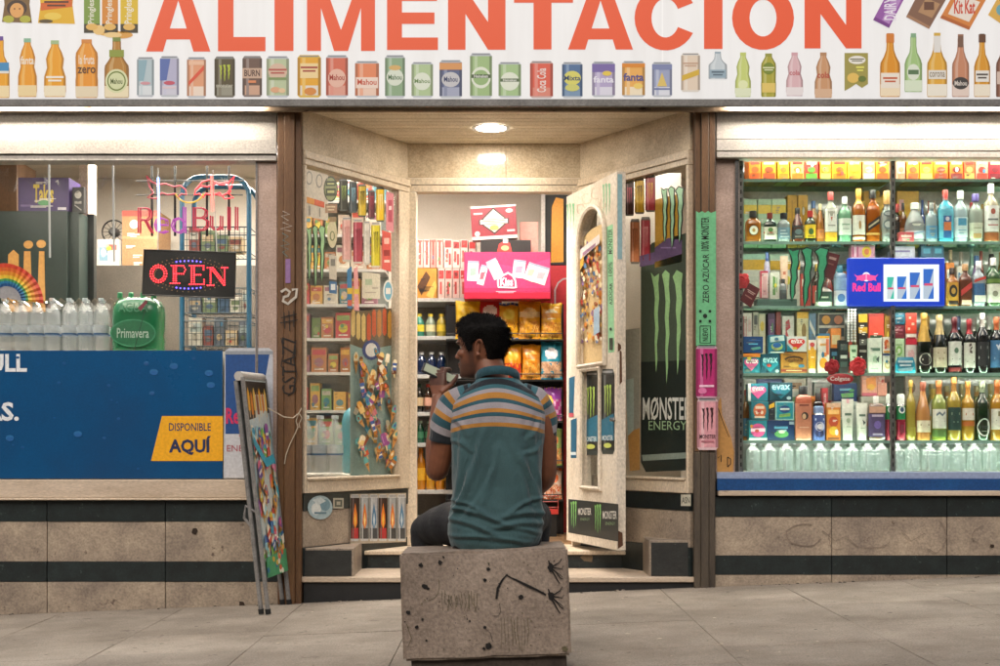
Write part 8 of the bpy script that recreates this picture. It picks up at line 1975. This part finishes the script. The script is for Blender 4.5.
for p, nn, ca, z, t in strands:
    for _ in range(1):
        flow = (-zup * (.75 if z < .19 else .1) - fdir * .35 * (1 if z > .12 else .2) + Vector((rs.gauss(0, .35), rs.gauss(0, .35), rs.gauss(0, .3)))).normalized()
        if z > .185: flow = (fdir * .6 + zup * .5 + Vector((rs.gauss(0, .5), rs.gauss(0, .5), rs.gauss(0, .3)))).normalized()
        L = rs.uniform(.012, .026) * (.5 if z < .08 or t < .1 else 1)
        d = (flow + nn * .75).normalized(); s_ = d.cross(nn)
        if s_.length < 1e-4: continue
        s_.normalize(); w = .0010
        q0 = p + Vector((rs.uniform(-.003, .003), rs.uniform(-.003, .003), rs.uniform(-.003, .003)))
        Hh.add([q0 - s_ * w, q0 + s_ * w, q0 + d * L * .6 + s_ * w * .7 - nn * L * .05, q0 + d * L - nn * L * .2], [(0, 1, 2, 3)], hairm, True)
Hh.build('hair', man, True)

# polo shirt
cloth = bpy.data.materials.new('polo_cloth'); cloth.use_nodes = True
nt = cloth.node_tree; b = nt.nodes['Principled BSDF']
a1 = nt.nodes.new('ShaderNodeAttribute'); a1.attribute_name = 'stripe'
cr = nt.nodes.new('ShaderNodeValToRGB'); cr.color_ramp.interpolation = 'CONSTANT'
teal, tealp, navy, grey, yel, body_c = '#31606a', '#1f4c58', '#0d1720', '#989296', '#ac772e', '#36565a'
TS = [(0, body_c), (.470, yel), (.487, grey), (.510, tealp), (.528, yel), (.545, grey), (.563, tealp), (.585, yel), (.602, grey), (.622, teal), (.640, navy), (.657, teal), (.685, tealp),
      # sleeves are stored 1 higher
      ]
SV = [(0.0, teal), (.10, navy), (.16, teal), (.24, grey), (.36, yel), (.44, tealp), (.53, grey), (.63, yel), (.70, tealp), (.79, grey), (.87, navy)]
stops = [(t * .5, c) for t, c in TS] + [(.5 + t * .5, c) for t, c in SV]
els = cr.color_ramp.elements
els[0].position, els[0].color = 0, (*rgb(stops[0][1]), 1)
els.remove(els[1])
for p, c in stops[1:]:
    e_ = els.new(p); e_.color = (*rgb(c), 1)
nt.links.new(a1.outputs['Fac'], cr.inputs[0])
tcn = nt.nodes.new('ShaderNodeTexCoord')
n1 = nt.nodes.new('ShaderNodeTexNoise'); n1.inputs['Scale'].default_value = 420; n1.inputs['Detail'].default_value = 2; nt.links.new(tcn.outputs['Object'], n1.inputs['Vector'])
n2 = nt.nodes.new('ShaderNodeTexNoise'); n2.inputs['Scale'].default_value = 9; n2.inputs['Detail'].default_value = 5; nt.links.new(tcn.outputs['Object'], n2.inputs['Vector'])
ad = nt.nodes.new('ShaderNodeMath'); ad.operation = 'ADD'; nt.links.new(n1.outputs[0], ad.inputs[0]); nt.links.new(n2.outputs[0], ad.inputs[1])
mr = nt.nodes.new('ShaderNodeMapRange'); mr.inputs[1].default_value = .7; mr.inputs[2].default_value = 1.3; mr.inputs[3].default_value = .80; mr.inputs[4].default_value = 1.14; nt.links.new(ad.outputs[0], mr.inputs[0])
mx = nt.nodes.new('ShaderNodeMix'); mx.data_type = 'RGBA'; mx.blend_type = 'MULTIPLY'; mx.inputs[0].default_value = 1
nt.links.new(cr.outputs[0], mx.inputs[6]); nt.links.new(mr.outputs[0], mx.inputs[7]); nt.links.new(mx.outputs[2], b.inputs['Base Color'])
b.inputs['Roughness'].default_value = .85; b.inputs['Sheen Weight'].default_value = .25; b.inputs['Sheen Roughness'].default_value = .5
bpn = nt.nodes.new('ShaderNodeBump'); bpn.inputs['Strength'].default_value = .25; bpn.inputs['Distance'].default_value = .003; nt.links.new(n1.outputs[0], bpn.inputs['Height'])
mpw = nt.nodes.new('ShaderNodeMapping'); mpw.inputs['Scale'].default_value = (1.6, 1, .7); mpw.inputs['Rotation'].default_value = (0, .5, 0)
nw = nt.nodes.new('ShaderNodeTexNoise'); nw.inputs['Scale'].default_value = 16; nw.inputs['Detail'].default_value = 3; nw.inputs['Distortion'].default_value = 1.2
bw_ = nt.nodes.new('ShaderNodeBump'); bw_.inputs['Strength'].default_value = .5; bw_.inputs['Distance'].default_value = .012
nt.links.new(tcn.outputs['Object'], mpw.inputs[0]); nt.links.new(mpw.outputs[0], nw.inputs['Vector']); nt.links.new(nw.outputs[0], bw_.inputs['Height']); nt.links.new(bw_.outputs[0], bpn.inputs['Normal']); nt.links.new(bpn.outputs[0], b.inputs['Normal'])

def lerp_tab(tab, z):
    for p, q_ in zip(tab[:-1], tab[1:]):
        if p[0] <= z <= q_[0]:
            t = (z - p[0]) / (q_[0] - p[0]); t = t * t * (3 - 2 * t) * .35 + t * .65
            return [p[i] + (q_[i] - p[i]) * t for i in range(1, len(p))]
    return list((tab[-1] if z > tab[-1][0] else tab[0])[1:])
# z, left edge, right edge, half depth, centre y, squareness
TT = [(-.004, -.180, .150, .120, .020, 2.4), (.015, -.186, .166, .128, .020, 2.5), (.05, -.192, .176, .134, .016, 2.6), (.09, -.193, .181, .134, .012, 2.6), (.13, -.187, .178, .130, .008, 2.6), (.17, -.179, .172, .126, .004, 2.6), (.22, -.175, .171, .123, 0, 2.6), (.30, -.176, .174, .121, -.004, 2.6),
      (.38, -.178, .181, .120, -.006, 2.6), (.45, -.180, .188, .117, -.004, 2.6), (.51, -.184, .190, .112, .0, 2.6), (.555, -.180, .188, .104, .006, 2.5), (.585, -.166, .174, .096, .010, 2.4), (.610, -.142, .152, .088, .013, 2.3), (.632, -.112, .122, .082, .016, 2.2), (.650, -.088, .096, .077, .018, 2.1), (.664, -.077, .083, .074, .02, 2.0)]
def ridge(x, w): return math.exp(-(x / w) ** 2)
def fold(x, z, back):
    """folds on the back, as seen from behind: x across, z up"""
    d = 0.0
    # rolls of cloth round the waist
    for (x0, z0, x1, z1, h, w) in ((-.19, .165, .02, .105, .0085, .010), (.03, .128, .176, .138, .0075, .011), (-.19, .12, -.02, .065, .0075, .010), (.01, .09, .178, .098, .006, .010), (-.185, .19, -.06, .15, .006, .008), (.06, .150, .175, .20, .006, .008), (-.16, .05, .10, .028, .005, .009), (.02, .085, .16, .062, .004, .008),
                               # long drapes running down from the shoulder blades
                               (-.135, .46, -.16, .20, .006, .013), (-.06, .42, -.15, .16, .0075, .012), (.0, .38, -.06, .17, .004, .012), (.13, .46, .155, .20, .007, .013), (.10, .34, .165, .15, .0075, .010), (.06, .40, .12, .18, .0035, .012), (-.11, .30, -.17, .13, .0065, .009), (-.02, .30, -.12, .13, .0045, .010), (.15, .30, .172, .12, .006, .008),
                               (-.16, .50, -.11, .44, .005, .010), (.165, .50, .12, .43, .005, .010), (-.17, .42, -.10, .38, .0045, .009), (.17, .41, .11, .37, .0045, .009)):
        vx_, vz = x1 - x0, z1 - z0; L = math.hypot(vx_, vz); t = ((x - x0) * vx_ + (z - z0) * vz) / L ** 2
        if -.25 < t < 1.25:
            sag = .010 * math.sin(PI * min(1, max(0, t)))
            dist = ((x - x0) * vz - (z - z0) * vx_) / L + sag
            env = max(0, min(1, (t + .25) / .3)) * max(0, min(1, (1.25 - t) / .3))
            d += h * env * (ridge(dist, w) - .55 * ridge(dist - w * 1.8, w * .9))
    d += .010 * ridge(x - .0, .05) * -1 * max(0, min(1, (z - .16) / .08)) * max(0, min(1, (.52 - z) / .1)) * .8   # spine
    d += .008 * (ridge(x - .085, .05) + ridge(x + .08, .05)) * ridge(z - .50, .07)       # shoulder blades
    return d * back * 1.6
Sh = MB(); sv = []
NZ, NA = 190, 150
for i in range(NZ + 1):
    t = i / NZ
    z = -.004 + .668 * t
    l, r, hd, cy, sq = lerp_tab(TT, z); cx = (l + r) / 2; hw = (r - l) / 2
    for k in range(NA):
        a = 2 * PI * k / NA; ca, sa = math.cos(a), math.sin(a); qv = (abs(ca) ** sq + abs(sa) ** sq) ** (-1 / sq)
        x = cx + hw * ca * qv; y = cy + hd * sa * qv
        back = max(0, -sa) ** .4 if sa < 0 else .25 * max(0, sa)
        zz = z
        p = Vector((x, y, zz)); nrm = Vector((ca / hw * .12, sa / hd * .12, 0)).normalized()
        g = fold(x, z, back) + .0022 * noise.noise(Vector((x * 14, y * 14, z * 9))) + .0014 * noise.noise(Vector((x * 40, y * 40, z * 30)))
        if z > .6: g *= .4
        p += nrm * g
        # hem: a soft wave, lower in the middle of the back
        if z < .05: p.z += (.012 * abs(x - .01) / .17 - .004 + .004 * math.sin(9 * a)) * (1 - z / .05)
        Sh.v.append(p)
        sv.append(min(.97, max(0, z + (.9 + 12 * max(0, z - .48)) * min(abs(x), .19) ** 2 + .0025 * math.sin(11 * x + 1) if z > .4 else z)) * .5)
mi = Sh.mi(cloth)
for i in range(NZ):
    for k in range(NA):
        l_ = (k + 1) % NA; Sh.f.append([i * NA + k, i * NA + l_, (i + 1) * NA + l_, (i + 1) * NA + k]); Sh.m.append(mi); Sh.sm.append(True)
def with_attr(mb, vals, name):
    o = mb.build(name, man, True)
    at2 = o.data.attributes.new('stripe', 'FLOAT', 'POINT'); at2.data.foreach_set('value', vals)
    return o
shirt = with_attr(Sh, sv, 'shirt')
def sleeve(path, rads, name='sleeve', flip=1, seed=0):
    Q = MB(); vals = []; path = [Vector(p) for p in path]; NS, NR = 60, 48
    fine = []
    for i in range(NS + 1):
        t = i / NS * (len(path) - 1); j = min(int(t), len(path) - 2); u = t - j
        p0, p1, p2, p3 = path[max(0, j - 1)], path[j], path[j + 1], path[min(len(path) - 1, j + 2)]
        fine.append((.5 * ((2 * p1) + (p2 - p0) * u + (2 * p0 - 5 * p1 + 4 * p2 - p3) * u * u + (3 * p1 - p0 - 3 * p2 + p3) * u ** 3), rads[j] + (rads[j + 1] - rads[j]) * u))
    rings = []
    for i, (c, r) in enumerate(fine):
        T_ = (fine[min(i + 1, NS)][0] - fine[max(i - 1, 0)][0]).normalized()
        s1 = T_.cross(Vector((0, 1, 0))).normalized(); s2 = s1.cross(T_).normalized()
        ring = []
        for k in range(NR):
            a = 2 * PI * k / NR
            d = s1 * math.cos(a) + s2 * math.sin(a); p = c + d * r
            tt = i / NS
            g = .0045 * math.sin(3 * a + 7 * tt + seed) * tt + .005 * math.sin(2 * a + 16 * tt + seed) * tt * (1 - tt) * 2 + .002 * noise.noise(p * 25)
            if i >= NS - 3: g += .0025
            ring.append(p + d * g); vals.append(.5 + .5 * min(.99, tt + .03 * math.cos(a) * flip))
        rings.append(ring)
    rings2 = rings + [[fine[-1][0] + (p - fine[-1][0]) * .93 for p in rings[-1]], [fine[-4][0] + (p - fine[-4][0]) * .9 for p in rings[-4]]]
    Q.loft(rings2, cloth, caps=False); vals += [.995] * (2 * NR)
    o = Q.build(name, shirt, True)
    at2 = o.data.attributes.new('stripe', 'FLOAT', 'POINT'); at2.data.foreach_set('value', vals)
sleeve([(-.085, .018, .610), (-.135, .02, .582), (-.172, .022, .545), (-.198, .026, .49), (-.214, .038, .418)], [.040, .058, .066, .064, .058], flip=-1, seed=1)
sleeve([(.09, .018, .610), (.14, .02, .582), (.165, .024, .545), (.176, .032, .49), (.180, .05, .412)], [.040, .056, .060, .058, .052], flip=1, seed=3)
# collar
Q = MB(); rings = []; 
for (dr, dz) in ((.004, -.004), (.010, .004), (.010, .020), (.004, .030), (-.002, .028), (-.004, .012), (-.003, -.004)):
    rings.append([Vector((.003 + (.079 + dr) * math.cos(a), .02 + (.074 + dr) * math.sin(a), .655 + dz + .016 * math.sin(a) * -1 - .010 * math.cos(a) * 0 + .010 * (1 if math.sin(a) < 0 else 0) * abs(math.sin(a)) - .03 * max(0, math.sin(a)))) for a in [2 * PI * k / 64 for k in range(64)]])
Q.loft(rings, cloth, caps=False)
o = Q.build('collar', shirt, True); at2 = o.data.attributes.new('stripe', 'FLOAT', 'POINT'); at2.data.foreach_set('value', [.74] * len(o.data.vertices))

# trousers and shoes
trs = worn('dark_trousers', '#1d1f24', '#141519', 12, .8, .2, None, vary=0)
S = MB()
rings = []
for z, a, bb, cy in ((.001, .165, .12, .03), (.02, .182, .135, .03), (.06, .186, .132, .02), (.11, .172, .12, .012), (.15, .155, .108, .008)):
    rings.append([Vector((-.006 + a * math.cos(t), cy + bb * math.sin(t), z)) for t in [2 * PI * k / 36 for k in range(36)]])
S.loft(rings, trs)
gl = ground(MX) - MZ_
def leg(hip, knee, ankle):
    pts = [Vector(hip), Vector(hip).lerp(Vector(knee), .5) + Vector((0, 0, .012)), Vector(knee), Vector(knee).lerp(Vector(ankle), .12), Vector(ankle)]
    P2, R2 = [], []; rr = [.096, .086, .070, .068, .055]
    for i in range(4):
        for k in range(8): P2.append(pts[i].lerp(pts[i + 1], k / 8)); R2.append(rr[i] + (rr[i + 1] - rr[i]) * k / 8)
    P2.append(pts[-1]); R2.append(rr[-1])
    for _ in range(4): P2 = [P2[0]] + [(P2[i - 1] + P2[i] * 2 + P2[i + 1]) / 4 for i in range(1, len(P2) - 1)] + [P2[-1]]
    R2 = [r + .004 * math.sin(i * .83 + hip[0] * 40) * math.sin(i * .31) for i, r in enumerate(R2)]
    S.tube(P2, R2, trs, 22)
leg((-.10, .03, .09), (-.295, .38, .05), (-.285, .43, gl + .10))
leg((.09, .03, .10), (.16, .44, .10), (.15, .44, gl + .10))
merge(S, 'trousers', .008, 4, man, trs)
for x, gx in ((-.285, -.297), (.15, .14)):
    q = MB(); g = ground(MX + x) - MZ_; rings = []
    for z, y0, y1, w in ((.002, -.09, .19, .045), (.02, -.092, .195, .048), (.045, -.088, .185, .045), (.07, -.08, .12, .04), (.11, -.06, .04, .038)):
        rings.append([Vector((x + w * math.cos(t), .43 + (y0 + y1) / 2 + (y1 - y0) / 2 * math.sin(t), g + z)) for t in [2 * PI * k / 22 for k in range(22)]])
    q.loft(rings, flat('#22201f', .5)); q.build('shoe', man, True)

# phone held in his raised left hand
ph = tag(empty('phone', (MX - .235, MY + .215, MZ_ + .69)), 'phone with a pale lit screen held up near the man chin', 'phone')
u = Vector((.90, .12, -.40)).normalized(); v = Vector((.25, .80, .40)); v = (v - u * v.dot(u)).normalized(); nn = u.cross(v)
if nn.y > 0: nn = -nn
q = MB(); L, Wd, Th = .150, .074, .009
def pb(mb, l, w, t0, t1, m, c=Vector()):
    mb.hexa([c - u * l - v * w + nn * t0, c + u * l - v * w + nn * t0, c + u * l + v * w + nn * t0, c - u * l + v * w + nn * t0, c - u * l - v * w + nn * t1, c + u * l - v * w + nn * t1, c + u * l + v * w + nn * t1, c - u * l + v * w + nn * t1], m)
pb(q, L / 2, Wd / 2, -Th / 2, Th / 2, flat('#14161a', .3)); q.build('case', ph, True, bevel=.003)
q = MB(); pb(q, L / 2 - .008, Wd / 2 - .006, Th / 2 + .0003, Th / 2 + .0008, lit('#c9d0b0', .2)); q.build('screen', ph, True)

# ---------------------------------------------------------------- folded price board leaning on the left post
fb = tag(empty('folding_board', (-1.25, -.28, ground(-1.25))), 'folded aluminium ice cream price board leaning against the left brown post', 'folding board')
def bpt(w, h, n=0.0):
    """w 0 front .. 1 rear, h 0 foot .. 1 top, n across the leaf"""
    foot = Vector((-1.262, -.50, ground(-1.262))).lerp(Vector((-1.215, -.06, ground(-1.215))), w)
    top = Vector((-1.405, -.50, 1.262)).lerp(Vector((-1.352, -.10, 1.268)), w)
    p = foot.lerp(top, h); return p + Vector((n, -.06 * n, 0))
for n0, hh in ((0.0, 1.0), (-.038, .985)):
    for w in (0, 1):
        q = MB(); q.tube([bpt(w, .015, n0), bpt(w, hh * .985, n0)], .0125, M['alu'], 8); q.build('rail', fb)
        q = MB(); q.tube([bpt(w, .001, n0), bpt(w, .022, n0)], .0155, M['rubber'], 8); q.build('rubber_foot', fb)
q = MB(); q.tube([bpt(-.02, .99, -.018), bpt(1.02, .99, -.018)], .026, flat('#b9b6b0', .4), 10); q.build('hinge_cap', fb)
q = MB(); q.tube([bpt(0, .42, .0), bpt(0, .45, -.06), bpt(0, .40, -.075), bpt(0, .36, -.038)], .008, M['alu'], 6); q.build('catch', fb)
q = MB()
def leaf(n0, n1, m):
    A = [bpt(.02, .145, n0), bpt(.98, .155, n0), bpt(.98, .975, n0), bpt(.02, .975, n0)]; B_ = [bpt(.02, .145, n1), bpt(.98, .155, n1), bpt(.98, .975, n1), bpt(.02, .975, n1)]
    q.hexa(A + B_, m)
leaf(-.006, .006, flat('#b9c4c2', .4)); leaf(-.044, -.032, flat('#9a9c9a', .4)); q.build('leaf_panel', fb)
def lf(p, n): return bpt(.02 + .96 * p[0], .15 + .82 * (1 - p[1]), .0062 + n)
rs = random.Random(41)
shp = [R(0, 0, 1, 1, '#7fa3ac'), R(0, 0, 1, .20, '#15120f'), Pg([(0, .2), (1, .16), (1, .27), (.5, .22), (0, .26)], '#b9c9cc')]
for k in range(7):
    x = .1 + .13 * k; y = .03 + .02 * (k % 2)
    shp.append(Pg([(x - .05, y + .03), (x, y), (x + .05, y + .03), (x + .05, y + .12), (x - .05, y + .12)], ('#d9a02c', '#c97a24', '#e0b85a', '#8a4a20')[k % 4])); shp.append(R(x - .012, y + .12, x + .012, y + .155, '#d9c29a'))
bc = ['#d9a23c', '#2f8fae', '#cf4f3a', '#5a3f8f', '#e6dcc2', '#3aa6a2', '#8a4f96', '#d96a8a', '#1f5f9a', '#d9842c', '#6fae4a', '#efe6d2', '#d8c23c', '#7a4526', '#9fd0d6']
for k in range(80):
    shp += [('p', [(min(.99, max(.01, a)), min(.985, max(.19, b))) for a, b in s_[1]], s_[2]) for s_ in lolly(rs.uniform(.08, .92), rs.uniform(.25, .93), rs.uniform(.05, .08), rs.uniform(.06, .1), rs.uniform(-.6, .6), rs.choice(bc), rs.choice(bc), k % 3, 2.2)]
shp.append(Sk([(.02, .3), (.5, .42), (.9, .40), (.8, .52), (.95, .6)], .05, '#2f9fb8')); shp.append(Pg([(0, .9), (1, .88), (1, 1), (0, 1)], '#4a9a6a'))
for k in range(14):
    x, y = rs.uniform(.05, .95), rs.uniform(.89, .99); shp.append(E(x, y, .06, .015, rs.choice(['#d9b03c', '#cf5a3a', '#e0dcc8', '#2f6f9a']), 8))
print_mesh(shp, lf, layer=.00004, base=.0004).build('poster_print', fb)
# string that ties the board to the post
sg = tag(empty('string', at(290, 415, -.1)), 'pale string tying the folded board to the left post', 'string')
q = MB(); q.tube([bpt(.9, .86, .012), at(284, 417, -.14), at(293, 418, -.1), at(299, 413, -.07), at(301.5, 408, -.064)], .0035, flat('#b8ac98', .8), 5)
q.tube([at(299, 413, -.068), at(296, 421, -.07), at(298, 427, -.07), at(295, 434, -.07), at(290, 444, -.07), at(286, 455, -.07), at(284.5, 464, -.07)], .003, flat('#b8ac98', .8), 5)
q.tube([at(299, 413, -.068), at(302, 418, -.068), at(299, 424, -.068), at(300, 428, -.068)], .003, flat('#b8ac98', .8), 5); q.build('cord', sg)
